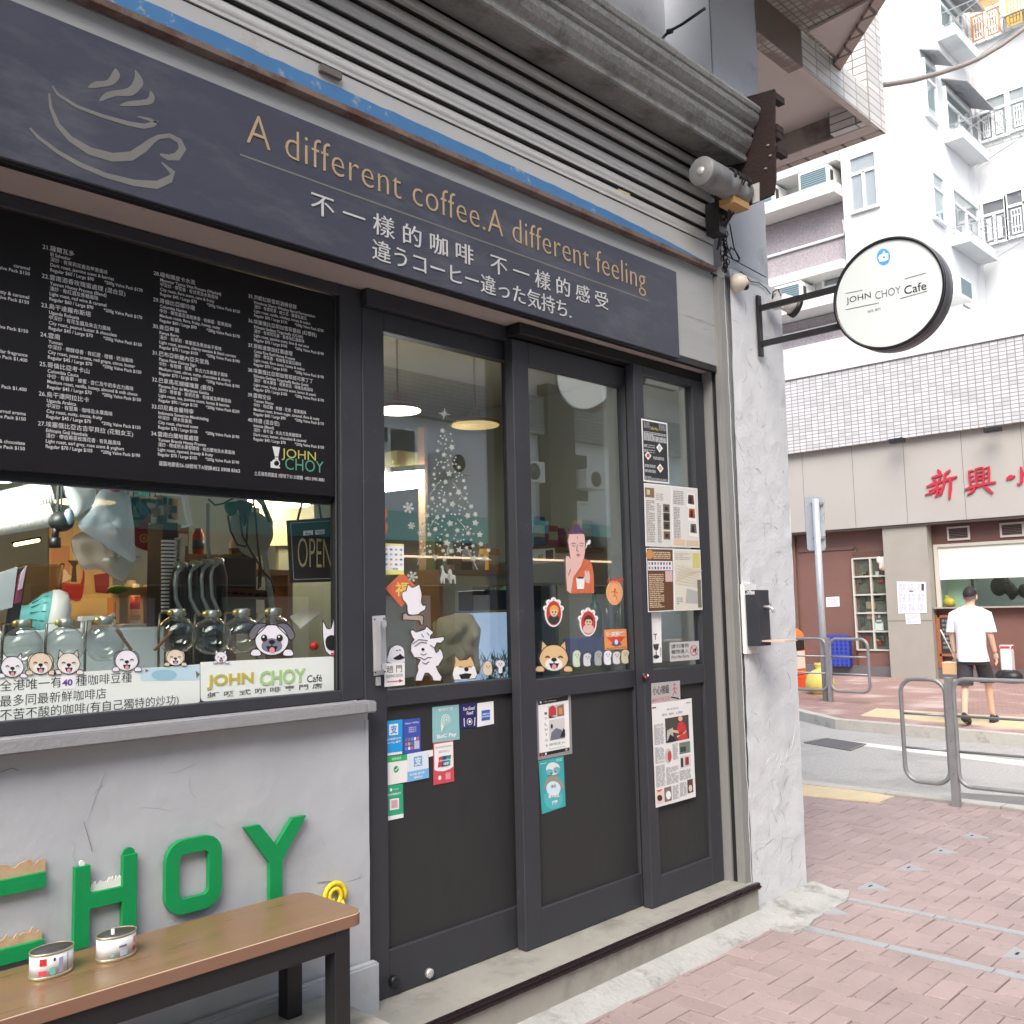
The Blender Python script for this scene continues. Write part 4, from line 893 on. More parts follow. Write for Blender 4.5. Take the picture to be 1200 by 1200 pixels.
# coffee dispenser shaped sign
CD = empty('coffee_tap_box', tuple(F(880, 758, 2.69)), 'black coffee tap box with small wooden shelf mounted on the rough pillar', 'wall box')
mb = MB(mat('black_tap_box', (52, 54, 60), 0.4, var=0.05)); mb.box(4.548, 4.66, 2.60, 2.678, 1.375, 1.668); B_ = build(mb, 'box', CD, bevel=0.003)
mb = MB(W_).front(2.5995); mb.ptext('Coffee', (871.5, 697), (884, 696), 6.5, 0.0006, bold=0.03, shear=0.2); build(mb, 'lettering', B_)
mb = MB(whiteP); mb.box(4.540, 4.668, 2.678, 2.70, 1.335, 1.70); build(mb, 'back_plate', CD)
mb = MB(steelM); c = Vector((4.60, 2.60, 1.578))
mb.tube([c, c + Vector((0, -0.03, 0.0)), c + Vector((0, -0.05, -0.01)), c + Vector((0, -0.055, -0.03))], 0.008, 10); mb.tube([(4.661, 2.63, 1.60), (4.69, 2.63, 1.605), (4.715, 2.63, 1.59), (4.722, 2.63, 1.565)], 0.011, 10); mb.tube([(4.682, 2.63, 1.605), (4.682, 2.63, 1.635)], 0.005, 8); mb.bar((4.665, 2.63, 1.637), (4.70, 2.63, 1.637), 0.01, 0.008)
build(mb, 'tap', CD)
mb = MB(mat('pale_shelf_wood', (206, 182, 164), 0.5, var=0.08)); mb.box(4.565, 4.70, 2.47, 2.604, 1.397, 1.405); build(mb, 'shelf', CD)

# ------------------------------------------------------------------ stickers on the doors' lower panels
YP1, YP2, YP3 = 2.9635, 2.8995, 2.8355
rk = random.Random(31)
def payment(q, col, label, y=YP1):
    mb = sheet(y, q, col); return mb
def done(mb, label, cat='sticker', name='sticker', group=None): return build(mb, name, label=label, cat=cat, group=group)
PG = 'payment stickers on the left door'
Q = [(450.3, 845.4), (471.5, 843), (471.5, 883.6), (450.5, 886.5)]
mb = sheet(YP1, Q, ink(34, 158, 226)); patch(mb, Q, .25, .75, .58, .9, W_, .0018); words(mb, Q, '支', .32, .70, .61, .87, ink(34, 158, 226), .0024, bold=.03); words(mb, Q, '支付寶錢包支付', .12, .9, .44, .50, W_, .0018, bold=.02); words(mb, Q, 'We Pay 香港', .1, .9, .33, .40, W_, .0018, bold=.02); patch(mb, Q, 0.02, .96, .01, .08, W_, .0018)
done(mb, 'bright blue payment sticker with a white character square on the left door', group=PG)
Q = [(472.5, 843.3), (492.3, 841.2), (492.8, 880.8), (472.5, 883.7)]
mb = sheet(YP1, Q, ink(62, 82, 176)); words(mb, Q, 'Alipay+ HKPay', .08, .92, .84, .90, W_, .0018, bold=.01)
for b in (.72, .66, .6): words(mb, Q, '掃碼支付', .3, .75, b, b + .045, W_, .0018)
cs = [ink(90, 150, 220), W_, ink(214, 110, 90), ink(226, 170, 90), ink(60, 150, 110), ink(206, 80, 100)]
for i in range(5):
    for j in range(3):
        if i < 3 or j == 2: patch(mb, Q, .1 + .17 * i, .22 + .17 * i, .1 + .13 * j, .19 + .13 * j, cs[(i + 2 * j) % 6], .0018)
patch(mb, Q, .62, .92, .1, .34, ink(196, 190, 216), .0018)
done(mb, 'dark blue payment sticker covered in tiny app icons on the left door', group=PG)
Q = [(451, 887.2), (476.7, 884), (477, 916.2), (451, 920.8)]
mb = sheet(YP1 - .0013, Q, W_); patch(mb, Q, 0, 1, .80, 1, ink(30, 182, 92), .0018); words(mb, Q, '推薦使用', .3, .72, .85, .94, W_, .0024); dot(mb, Q, .5, .52, .0125, ink(38, 160, 92), .0018)
f = qmap(Q); mb.m(W_); mb.pl([f(.42, .52), f(.48, .47), f(.58, .58)], 0.9, .0024)
done(mb, 'white payment sticker with green header and green tick on the left door', group=PG)
Q = [(477, 883.7), (501.5, 879.4), (502.5, 911.3), (477.5, 916.5)]
mb = sheet(YP1 - .0026, Q, ink(222, 230, 240)); patch(mb, Q, 0, 1, 0, .36, ink(120, 184, 228), .0018); patch(mb, Q, .3, .7, .50, .86, ink(110, 176, 220), .0018); words(mb, Q, '支', .34, .66, .53, .83, W_, .0024, bold=.03); words(mb, Q, '支付寶 消費券', .08, .8, .20, .28, W_, .0024, bold=.02); words(mb, Q, '數碼支付', .3, .7, .07, .15, W_, .0024, bold=.02)
done(mb, 'white and pale blue payment sticker beside the green tick sticker', group=PG)
mb = sheet(YP1, [(501.5, 879.4), (507.2, 878.7), (507.2, 885.8), (502.2, 887.2)], W_); done(mb, 'tiny blank white label stuck between two payment stickers', 'label', 'paper_label')
Q = [(451.2, 920.5), (472, 918.4), (472.5, 958), (451.2, 962.3)]
mb = sheet(YP1, Q, ink(40, 166, 122)); dot(mb, Q, .32, .86, .006, W_, .0018); words(mb, Q, 'WeChat', .45, .75, .84, .88, W_, .0018); words(mb, Q, '歡迎使用微信支付', .12, .88, .68, .75, W_, .0018, bold=.02); patch(mb, Q, .25, .76, .28, .60, W_, .0018); patch(mb, Q, .33, .68, .33, .56, ink(214, 160, 176), .0024); patch(mb, Q, 0, 1, 0, .12, W_, .0018)
done(mb, 'green payment sticker with a pink square, lowest on the left door', group=PG)
Q = [(506.5, 828.7), (537.4, 825.6), (538.4, 866.4), (506.9, 870.5)]
mb = sheet(YP1, Q, ink(140, 190, 192)); words(mb, Q, '· 歡迎使用 ·', .15, .85, .86, .94, W_, .0018, bold=.01)
f = qmap(Q); mb.m(W_); mb.pe(*f(.5, .6), 5.4, 6.6, .0018); mb.m(ink(140, 190, 192)); mb.pe(*f(.5, .6), 4.6, 5.8, .0024); mb.m(W_); mb.pe(*f(.5, .6), 3.4, 4.4, .003); mb.m(ink(140, 190, 192)); mb.pe(*f(.5, .6), 2.5, 3.4, .0036); mb.m(W_); mb.pe(*f(.5, .6), 1, 1.6, .0042); mb.pp([f(.3, .6), f(.34, .5), f(.42, .43), f(.31, .27)], .003)
words(mb, Q, 'BoC Pay', .16, .88, .07, .21, W_, .0018, bold=.03)
done(mb, 'large pale teal payment sticker with a ring symbol on the left door', group=PG)
Q = [(507.6, 870.9), (531, 867.4), (532, 915.5), (507.9, 920.2)]
mb = sheet(YP1 - .0013, Q, ink(206, 76, 88)); f = qmap(Q); mb.m(W_); mb.pp([f(.04, .97), f(.97, .97), f(.97, .36), f(.8, .32), f(.5, .29), f(.2, .32), f(.04, .36)], .0018)
words(mb, Q, '歡迎使用銀聯', .1, .9, .86, .9, ink(160, 150, 150), .0024); words(mb, Q, '雲閃付', .25, .8, .74, .79, ink(200, 150, 150), .0024)
for a, c_ in ((.2, ink(200, 60, 72)), (.38, ink(30, 70, 120)), (.56, ink(20, 130, 130))): mb.m(c_); mb.pp([f(a, .40), f(a + .24, .41), f(a + .3, .66), f(a + .06, .65)], .0024 + a * .001)
words(mb, Q, 'UnionPay', .22, .86, .52, .58, W_, .0034, bold=.02, shear=.2); words(mb, Q, '銀聯', .45, .8, .43, .50, W_, .0034, bold=.03)
dot(mb, Q, .3, .15, .0085, W_, .0018); patch(mb, Q, .58, .82, .08, .24, ink(226, 150, 156), .0018)
done(mb, 'red and white payment sticker with a striped card logo, below the teal one', group=PG)
Q = [(539, 825.3), (558.2, 823.5), (558.9, 852.5), (539.3, 853.9)]
mb = sheet(YP1, Q, ink(40, 38, 96)); words(mb, Q, 'Too Good', .14, .86, .72, .86, W_, .0018, bold=.02, shear=.15); words(mb, Q, 'Food!', .38, .76, .54, .68, W_, .0018, bold=.02, shear=.15)
f = qmap(Q); mb.m(W_); mb.pe(*f(.55, .26), 3.2, 4.0, .0018); mb.m(ink(40, 38, 96)); mb.pe(*f(.55, .26), 2.6, 3.3, .0024); mb.m(W_); mb.pe(*f(.55, .26), 1.4, 1.9, .003); mb.pl([f(.22, .42), f(.24, .08)], .9, .0018); mb.pl([f(.88, .42), f(.84, .08)], .9, .0018)
done(mb, 'navy sticker with a white plate and cutlery drawing on the left door')
Q = [(559.2, 824.2), (578, 821.6), (578.7, 848.2), (559.2, 852)]
mb = sheet(YP1, Q, W_); patch(mb, Q, .25, .76, .22, .66, ink(46, 104, 190), .0018); words(mb, Q, 'AMERICAN', .28, .73, .47, .54, W_, .0024, bold=.02); words(mb, Q, 'EXPRESS', .28, .73, .36, .43, W_, .0024, bold=.02)
done(mb, 'white card sticker with a blue square logo, topmost right on the left door', group=PG)
# middle door
Q = [(627, 817.3), (668.3, 810.4), (670.3, 883), (629, 891.3)]
mb = sheet(YP2, Q, mat('grey_clear_sleeve', (146, 146, 148), 0.35), .002); patch(mb, Q, .07, .93, .05, .95, W_, .0026); patch(mb, Q, .07, .92, .87, .945, K_, .0032); dot(mb, Q, .14, .91, .006, W_, .0038); words(mb, Q, 'cafe_johnchoy', .22, .58, .895, .925, W_, .0038)
patch(mb, Q, .07, .92, .055, .11, K_, .0032); patch(mb, Q, .1, .17, .065, .10, ink(196, 60, 66), .0038); patch(mb, Q, .22, .27, .065, .10, W_, .0038); patch(mb, Q, .8, .86, .065, .1, ink(170, 170, 170), .0038)
f = qmap(Q)
patch(mb, Q, .34, .80, .63, .83, ink(198, 196, 194), .0032); mb.m(ink(190, 58, 66)); mb.pp([f(.35, .66), f(.37, .80), f(.48, .83), f(.57, .78), f(.57, .67)], .0038); mb.m(ink(60, 44, 44)); mb.pp([f(.36, .635), f(.37, .67), f(.56, .635)], .0044); mb.m(ink(150, 96, 72)); mb.pp([f(.6, .64), f(.6, .8), f(.78, .82), f(.79, .64)], .0038); mb.m(ink(190, 150, 110)); mb.pp([f(.64, .67), f(.64, .77), f(.74, .77), f(.74, .66)], .0044)
patch(mb, Q, .36, .80, .27, .60, ink(206, 204, 204), .0032); mb.m(ink(110, 112, 124)); mb.pp([f(.38, .28), f(.42, .40), f(.55, .46), f(.7, .42), f(.8, .30), f(.8, .28)], .0038); mb.m(K_); mb.pe(*f(.43, .50), 1.3, 2.8, .0044); mb.pp([f(.66, .30), f(.76, .44), f(.8, .40), f(.8, .30)], .0044)
for i, ch in enumerate('ITLHTO'): words(mb, Q, ch, .24, .31, .70 - .085 * i, .74 - .085 * i, ink(90, 90, 92), .0032)
words(mb, Q, '& 咖啡店 JV', .25, .8, .185, .235, ink(110, 110, 112), .0032); words(mb, Q, '虹吸式咖啡專門店', .34, .8, .135, .155, ink(150, 150, 152), .0032)
done(mb, 'framed photo poster in a grey sleeve on the middle door', 'poster', 'poster')
Q = [(630.7, 892), (660, 886), (662.7, 944.7), (635, 954)]
mb = sheet(YP2, Q, ink(60, 168, 172)); f = qmap(Q); mb.m(ink(84, 184, 188)); mb.pe(*f(.5, .22), 11, 12, .0018); mb.m(ink(150, 146, 132)); mb.pp([f(.15, .42), f(.2, .58), f(.4, .68), f(.65, .66), f(.85, .54), f(.98, .36), f(.88, .36), f(.6, .55), f(.35, .52)], .0024); mb.m(ink(222, 226, 220)); mb.pe(*f(.55, .80), 8.2, 7.5, .003); mb.m(ink(112, 176, 190)); mb.pe(*f(.4, .75), 4.4, 3.6, .0036); mb.pe(*f(.7, .76), 4.2, 3.6, .0036); mb.m(ink(70, 80, 84)); mb.pe(*f(.46, .72), .9, .9, .0042); mb.pe(*f(.62, .73), .9, .9, .0042); mb.m(ink(210, 230, 238)); mb.pe(*f(.52, .42), 8.4, 8.5, .003)
words(mb, Q, '掃描', .42, .62, .43, .5, ink(100, 120, 130), .0036); words(mb, Q, '咖啡豆', .3, .74, .24, .34, W_, .0036, bold=.05); words(mb, Q, '優惠', .42, .66, .11, .19, W_, .0036, bold=.05); words(mb, Q, 'FOOD', .7, .92, .92, .97, W_, .0036); patch(mb, Q, .06, .3, .93, .95, ink(170, 214, 216), .0024)
done(mb, 'teal flyer with a cartoon face in goggles below the framed poster on the middle door', 'flyer', 'flyer')
# right door
Q = [(763.1, 800.8), (796.5, 797.5), (797.2, 819.6), (763.6, 825.7)]
mb = sheet(2.8185, Q, ink(176, 172, 170)); words(mb, Q, '小心梯級', .04, .62, .42, .86, K_, .0018, bold=.01); words(mb, Q, 'MIND THE STEP', .03, .64, .1, .28, ink(214, 120, 120), .0018, bold=.01)
f = qmap(Q); mb.m(ink(206, 110, 110)); mb.pe(*f(.80, .83), 1.5, 1.7, .0018); mb.pl([f(.80, .72), f(.80, .48), f(.74, .28)], 1.1, .0018); mb.pl([f(.80, .48), f(.88, .3)], 1.1, .0018); mb.pl([f(.72, .55), f(.80, .66), f(.9, .56)], .9, .0018); mb.m(K_); mb.pl([f(.68, .2), f(.95, .06)], 1.5, .0018)
done(mb, 'grey mind the step sign with a pink stick figure on the right door', 'sign', 'warning_sign')
Q = [(763.6, 825.2), (810.2, 818.1), (815.2, 933.6), (768.4, 946.6)]
mb = sheet(2.8172, Q, ink(226, 226, 224)); f = qmap(Q)
words(mb, Q, '尋找咖啡', .36, .66, .915, .935, ink(150, 150, 150), .0018); words(mb, Q, '咖啡 · 堅持 · 人情味', .24, .76, .865, .89, ink(120, 120, 122), .0018); patch(mb, Q, .0, .1, .955, .97, ink(150, 60, 66), .0018); patch(mb, Q, .86, .96, .955, .965, ink(130, 130, 130), .0018)
patch(mb, Q, .31, .90, .60, .84, ink(70, 66, 62), .0018); mb.m(ink(176, 180, 176)); mb.pp([f(.33, .62), f(.35, .72), f(.5, .74), f(.5, .62)], .0024); mb.m(ink(196, 50, 54)); mb.pp([f(.62, .60), f(.60, .70), f(.63, .77), f(.72, .79), f(.82, .74), f(.86, .60)], .0024); mb.m(ink(220, 176, 150)); mb.pe(*f(.69, .815), 2.6, 3.0, .003); mb.pp([f(.62, .70), f(.64, .67), f(.45, .70), f(.44, .725)], .003); mb.pp([f(.80, .66), f(.83, .69), f(.6, .63), f(.58, .65)], .003); mb.m(ink(40, 36, 36)); mb.pp([f(.33, .60), f(.42, .68), f(.52, .64), f(.56, .60)], .003)
mb.m(ink(196, 190, 184)); mb.pe(*f(.36, .47), 4.0, 8.8, .0018); mb.m(ink(196, 66, 66)); mb.pe(*f(.385, .465), 2.2, 6.5, .0024)
patch(mb, Q, .64, .91, .46, .575, ink(110, 124, 112), .0018); patch(mb, Q, .66, .8, .48, .53, ink(60, 66, 60), .0024); patch(mb, Q, .64, .91, .32, .44, ink(206, 204, 204), .0018); patch(mb, Q, .66, .72, .33, .42, ink(60, 40, 40), .0024); patch(mb, Q, .77, .86, .34, .42, ink(150, 40, 48), .0024)
patch(mb, Q, .02, .2, .03, .16, ink(226, 200, 186), .0018); mb.m(ink(214, 96, 60)); mb.pp([f(.02, .165), f(.18, .165), f(.1, .14)], .0024); mb.m(ink(60, 40, 34)); mb.pe(*f(.1, .085), 3, 3.6, .0024); patch(mb, Q, .22, .4, .03, .17, ink(120, 110, 104), .0018); mb.m(W_); mb.pe(*f(.32, .09), 3, 5, .0024); patch(mb, Q, .80, .94, .055, .19, ink(96, 60, 54), .0018); mb.m(ink(214, 206, 190)); mb.pe(*f(.87, .1), 2, 4, .0024)
gtx = ink(176, 176, 178)
for a0, a1, b0, b1, n_ in ((.03, .26, .60, .80, 22), (.03, .26, .42, .58, 18), (.29, .6, .19, .36, 16), (.47, .60, .42, .58, 16), (.03, .26, .19, .40, 20), (.62, .9, .2, .30, 10), (.43, .58, .03, .17, 14), (.61, .78, .04, .18, 14)): fake_lines(mb, Q, a0, a1, b0, b1, n_, gtx, .0018, rk, .7)
done(mb, 'tall white newspaper page with photos on the lower right door', 'poster', 'poster')
YG3 = 2.817
Q = [(751.4, 490.4), (781.6, 496), (784, 567), (754, 564)]
mb = sheet(YG3, Q, W_); patch(mb, Q, .035, .965, .025, .975, ink(44, 46, 48), .0018); words(mb, Q, 'Coffee Menu', .32, .64, .85, .90, ink(220, 200, 90), .0024); patch(mb, Q, .05, .95, .80, .805, W_, .0024)
lg = ink(170, 172, 174); fake_lines(mb, Q, .06, .95, .66, .79, 6, lg, .0024, rk, 1.0); fake_lines(mb, Q, .08, .3, .86, .96, 5, ink(120, 122, 124), .0024, rk, 1); fake_lines(mb, Q, .66, .94, .86, .96, 5, ink(120, 122, 124), .0024, rk, 1); fake_lines(mb, Q, .05, .95, .03, .09, 3, ink(140, 142, 144), .0024, rk, 1)
f = qmap(Q)
for a, b, c_ in ((.66, .57, ink(196, 200, 202)), (.2, .42, ink(186, 80, 74)), (.66, .24, ink(216, 160, 96))):
    mb.m(W_); mb.pp([f(a - .13, b), f(a, b + .075), f(a + .13, b), f(a, b - .075)], .0024); mb.m(c_); mb.pe(*f(a, b), 1.9, 2.4, .003)
for b, a in ((.6, .06), (.52, .06), (.42, .4), (.28, .06), (.2, .06)): fake_lines(mb, Q, a, a + .42, b - .05, b, 3, lg, .0024, rk, .8)
done(mb, 'small black menu poster with white border, highest on the right door glass', 'poster', 'poster')
def menu_sheet(Q, base, label, kind):
    mb = sheet(YG3, Q, W_); f = qmap(Q); lg = ink(160, 156, 150)
    patch(mb, Q, .02, .98, .015, .985, base, .0018)
    if kind == 'a':
        patch(mb, Q, .02, .36, .78, .93, ink(126, 106, 80), .0024); patch(mb, Q, .08, .2, .82, .9, ink(206, 190, 150), .003)
        for i, b in enumerate((.12, .28, .42, .56)): patch(mb, Q, .68, .92, b, b + .13, ink((120, 90, 60, 110)[i], (96, 70, 50, 100)[i], (76, 50, 44, 86)[i]), .0024); patch(mb, Q, .74, .86, b + .03, b + .09, ink(40, 36, 34), .003)
        fake_lines(mb, Q, .05, .36, .06, .74, 24, lg, .0024, rk, .6); fake_lines(mb, Q, .46, .6, .06, .70, 22, lg, .0024, rk, .6); fake_lines(mb, Q, .42, .7, .74, .86, 4, ink(180, 176, 170), .0024, rk, .6)
    if kind == 'b':
        for (a, b, c_) in ((.6, .70, ink(90, 70, 54)), (.62, .47, ink(170, 88, 50)), (.66, .22, ink(110, 104, 100))):
            mb.m(W_); mb.pp([f(a - .04, b - .02), f(a + .30, b - .04), f(a + .26, b + .2), f(a, b + .2)], .0024); mb.m(c_); mb.pp([f(a, b + .03), f(a + .25, b + .02), f(a + .23, b + .18), f(a + .02, b + .18)], .003); mb.m(ink(40, 34, 32)); mb.pp([f(a + .06, b + .04), f(a + .16, b + .04), f(a + .15, b + .15), f(a + .07, b + .15)], .0034)
        fake_lines(mb, Q, .06, .3, .14, .66, 20, lg, .0024, rk, .6); fake_lines(mb, Q, .06, .45, .7, .93, 8, lg, .0024, rk, .6); patch(mb, Q, .02, .46, .03, .13, ink(216, 190, 158), .0024); patch(mb, Q, .5, .96, .03, .12, ink(212, 188, 158), .0024)
    if kind == 'c':
        mb.m(ink(196, 140, 84)); mb.pe(*f(.12, .90), 4.5, 5.5, .0024); patch(mb, Q, .03, .96, .65, .80, ink(220, 222, 224), .0024)
        for i in range(8):
            for j in range(2): patch(mb, Q, .06 + .11 * i, .12 + .11 * i, .67 + .07 * j, .71 + .07 * j, (ink(84, 120, 176), ink(206, 120, 120), ink(60, 70, 90))[(i + j) % 3], .003)
        patch(mb, Q, .68, .95, .47, .64, ink(206, 176, 170), .003); t_ = ink(206, 182, 150); fake_lines(mb, Q, .06, .62, .06, .6, 18, t_, .0024, rk, .55); fake_lines(mb, Q, .25, .9, .83, .95, 4, t_, .0024, rk, .6); words(mb, Q, 'Coffee', .3, .5, .50, .55, t_, .0024)
    if kind == 'd':
        mb.m(ink(204, 190, 160))
        for i in range(9): a = .1 + .085 * i; mb.pl([f(a - .06, .45 + .02 * i), f(a + .25, .75 - .012 * i)], .7, .0024)
        for i in range(7): mb.pl([f(.08, .74 - .05 * i), f(.9, .62 - .04 * i)], .5, .003)
        patch(mb, Q, .7, .96, .70, .94, ink(206, 194, 120), .0024); mb.m(ink(176, 176, 172)); mb.pp([f(.4, .12), f(.45, .36), f(.9, .3), f(.95, .1)], .0024); patch(mb, Q, .84, .97, .04, .5, ink(120, 112, 100), .003); fake_lines(mb, Q, .06, .6, .82, .94, 4, ink(176, 172, 166), .0024, rk, .5); fake_lines(mb, Q, .08, .3, .1, .22, 4, ink(150, 150, 146), .0024, rk, .5)
    done(mb, label, 'menu', 'menu_sheet', 'menu sheets on the right door')
menu_sheet([(754.5, 566), (786.2, 569.2), (787.6, 641.0), (756.4, 640)], ink(214, 212, 208), 'pale drinks menu with a dark photo strip, upper left of four sheets on the door', 'a')
menu_sheet([(786.6, 569.3), (817, 572.4), (819.6, 642), (788.0, 641.0)], ink(216, 214, 212), 'pale menu with three tilted photos, upper right of four sheets on the door', 'b')
menu_sheet([(757, 642.2), (788.4, 643), (789.8, 715.8), (759.4, 717.4)], ink(98, 66, 44), 'dark brown menu sheet, lower left of four sheets on the door', 'c')
menu_sheet([(788.8, 643.2), (820.4, 644.4), (823, 714.6), (790.2, 715.8)], ink(214, 210, 196), 'beige menu sheet with a line sketch, lower right of four sheets', 'd')
Q = [(759.7, 718.4), (774.4, 717.8), (775.5, 776.3), (761.9, 777)]
mb = sheet(2.8425, Q, W_); f = qmap(Q); mb.m(ink(60, 62, 66)); words(mb, Q, 'T', .36, .62, .46, .58, ink(60, 62, 66), .0018, bold=.02); mb.pp([f(.28, .37), f(.78, .38), f(.7, .27), f(.52, .24), f(.34, .28)], .0018); mb.pe(*f(.52, .12), 3.6, 2.2, .0018); mb.pl([f(.52, .23), f(.52, .08)], 1, .0018); patch(mb, Q, .86, .92, .12, .3, ink(120, 122, 126), .0018)
done(mb, 'narrow tall white label with dark symbols in the lower corner of the right door glass', 'label', 'paper_label')
Q = [(784.6, 753), (818.8, 751), (819.3, 772.6), (785.3, 775.4)]
mb = sheet(2.8185, Q, ink(190, 188, 188)); words(mb, Q, '請勿攜物', .05, .64, .68, .9, K_, .0018); words(mb, Q, '寵物進入', .05, .64, .39, .61, K_, .0018); words(mb, Q, 'Pets No Entry', .05, .66, .1, .3, K_, .0018); f = qmap(Q); mb.m(ink(196, 96, 100)); mb.pe(*f(.82, .5), 4.6, 6.2, .0018); mb.m(ink(190, 188, 188)); mb.pe(*f(.82, .5), 3.8, 5.3, .0024); mb.m(K_); mb.pp([f(.76, .36), f(.79, .55), f(.86, .60), f(.9, .7), f(.9, .55), f(.86, .34), f(.83, .5)], .003); mb.m(ink(196, 96, 100)); mb.pl([f(.72, .74), f(.92, .26)], .9, .0036)
done(mb, 'grey pets no entry sign with a red ring on the right door glass', 'sign', 'warning_sign')
# ------------------------------------------------------------------ stickers on the glass
YW, YD1, YD2 = 2.9845, 2.9715, 2.9075
K2 = ink(34, 32, 34)
def ztr(ox, oy, s): return lambda pts: [(ox + x / s, oy + y / s) for x, y in pts]
def outline(mb, pts, col, edge=K2, ew=0.9, d=0.0):         # cut-out shape with a drawn outline
    mb.m(col); mb.pp(pts, d, d + 0.0012); mb.m(edge); mb.pl(pts + [pts[0]], ew, d + 0.0018)
def dog(mb, cx, cy, r, coat, ear, muzzle=None, ears='up', mask=None, paws=True, tongue=True, tilt=0):
    """peeking dog drawing; r = half head width in pixels"""
    e = []
    for s in (-1, 1):
        if ears == 'pug': outline(mb, dens([(cx + s * r * .3, cy - r * .95), (cx + s * r * .95, cy - r * 1.0), (cx + s * r * 1.42, cy - r * .35), (cx + s * r * 1.2, cy + r * .02), (cx + s * r * .8, cy - r * .4)], 3), ear, ew=r * .06, d=.0004)
        elif ears == 'up': outline(mb, [(cx + s * r * .35, cy - r * .75), (cx + s * r * .82, cy - r * 1.25), (cx + s * r * .92, cy - r * .3)], ear, ew=r * .06)
        elif ears == 'flop': outline(mb, dens([(cx + s * r * .55, cy - r * .8), (cx + s * r * 1.05, cy - r * .55), (cx + s * r * 1.12, cy + r * .3), (cx + s * r * .85, cy + r * .35)], 3), ear, ew=r * .06)
    head = [(cx + r * math.cos(t * math.pi / 12) * (1 if math.sin(t * math.pi / 12) < 0 else 1.04), cy + r * .95 * math.sin(t * math.pi / 12)) for t in range(24)]
    outline(mb, head, coat, ew=r * .06, d=0.0008)
    d = 0.0030
    if mask: mb.m(mask); mb.pp(dens([(cx - r * .55, cy + r * .1), (cx, cy - r * .12), (cx + r * .55, cy + r * .1), (cx + r * .62, cy + r * .5), (cx + r * .3, cy + r * .72), (cx - r * .3, cy + r * .72), (cx - r * .62, cy + r * .5)], 2), d)
    if muzzle: mb.m(muzzle); mb.pe(cx, cy + r * .45, r * .62, r * .46, d)
    mb.m(K2); mb.pe(cx, cy + r * .12, r * .2, r * .14, d + .0008, n=12)
    if mask:
        for s in (-1, 1): mb.m(K2); mb.pe(cx + s * r * .48, cy - r * .12, r * .2, r * .22, d + .0008, n=14); mb.m(W_); mb.pe(cx + s * r * .48 - r * .05, cy - r * .2, r * .06, r * .07, d + .0016, n=8)
    else:
        for s in (-1, 1): mb.pl([(cx + s * r * .62, cy - r * .02), (cx + s * r * .46, cy - r * .14), (cx + s * r * .3, cy - r * .02)], r * .08, d + .0008)
    mb.m(K2); mb.pl([(cx, cy + r * .22), (cx, cy + r * .4)], r * .07, d + .0008); mb.pp([(cx - r * .36, cy + r * .38), (cx + r * .36, cy + r * .38), (cx + r * .22, cy + r * .72), (cx - r * .22, cy + r * .72)], d + .0008)
    if tongue: mb.m(ink(226, 150, 160)); mb.pe(cx, cy + r * .62, r * .17, r * .18, d + .0016, n=12)
    if paws:
        for s in (-1, 1): outline(mb, dens([(cx + s * r * 1.0 - r * .3, cy + r * .95), (cx + s * r * 1.0 - r * .2, cy + r * .6), (cx + s * r * 1.0 + r * .2, cy + r * .6), (cx + s * r * 1.0 + r * .32, cy + r * .95)], 3), coat, ew=r * .05, d=0.0016)
GD = 'peeking dog stickers along the window sign'
cream, white_, grey_, tan_ = ink(226, 208, 184), ink(234, 232, 238), ink(150, 150, 160), ink(222, 184, 134)
# lettered strips in the cafe window
pale = mat('pale_vinyl_strip', (226, 232, 226), 0.45, var=0.02)
mb = MB(pale).front(YW); mb.pp([(-30, 794), (163, 783.5), (234, 778.5), (234, 822), (230, 825), (222, 827), (-30, 850)], 0, 0.0012)
mb.m(ink(186, 214, 224)); mb.pp([(163, 784), (234, 779.2), (234, 797), (165, 798)], .0016); mb.m(ink(150, 190, 206)); mb.pe(192, 791, 15, 6.5, .002, n=18); mb.m(ink(120, 110, 104)); mb.pp([(170, 783.5), (174, 786), (170, 788)], .0022); mb.pp([(229, 786), (234, 790), (230, 795)], .0022)
mb.m(K2)
mb.ptext('全港唯一有    種咖啡豆種', (-0.5, 810.5), (154, 801), 13.2, .0018, bold=-0.004); mb.ptext('最多同最新鮮咖啡店', (-0.5, 828.6), (124, 818.4), 13.2, .0018, bold=-0.004)
mb.ptext('不苦不酸的咖啡(有自己獨特的炒功)', (-0.5, 846.5), (209, 827), 15.0, .0018, bold=-0.004)
mb.m(ink(238, 236, 240)); mb.pp([(70.6, 792), (88, 790.6), (88, 806.8), (70.6, 808)], .0022); mb.m(ink(92, 60, 140)); mb.ptext('40', (72.5, 804), (84.5, 803), 7.6, .0030, bold=.03)
done(mb, 'long white window strip lettered with three rows of dark Chinese characters', 'sign', 'window_strip')
mb = MB(pale).front(YW); mb.pp([(234.8, 776), (395.4, 768.9), (395.6, 808.6), (240, 822), (236.5, 821), (235, 818)], 0, 0.0012)
mb.m(mat('olive_raised_letter', (186, 174, 80), 0.4)); mb.ptext('JOHN', (242, 808.6), (296.5, 805.5), 17.5, .0016, bold=.03, depth=.002)
mb.m(mat('pale_green_raised_letter', (166, 198, 136), 0.4)); mb.ptext('CHOY', (303.5, 804), (357.5, 800.5), 17.5, .0016, bold=.03, depth=.002)
mb.m(K2); mb.ptext('Café', (359.5, 800), (377, 799), 8.5, .0018, bold=.01); mb.m(ink(110, 110, 108)); mb.ptext('虹 吸 式 咖 啡 專 門 店', (242.5, 818.6), (377.5, 809.5), 7.0, .0018, bold=.02)
done(mb, 'white window strip with olive and green raised cafe lettering', 'sign', 'window_strip')
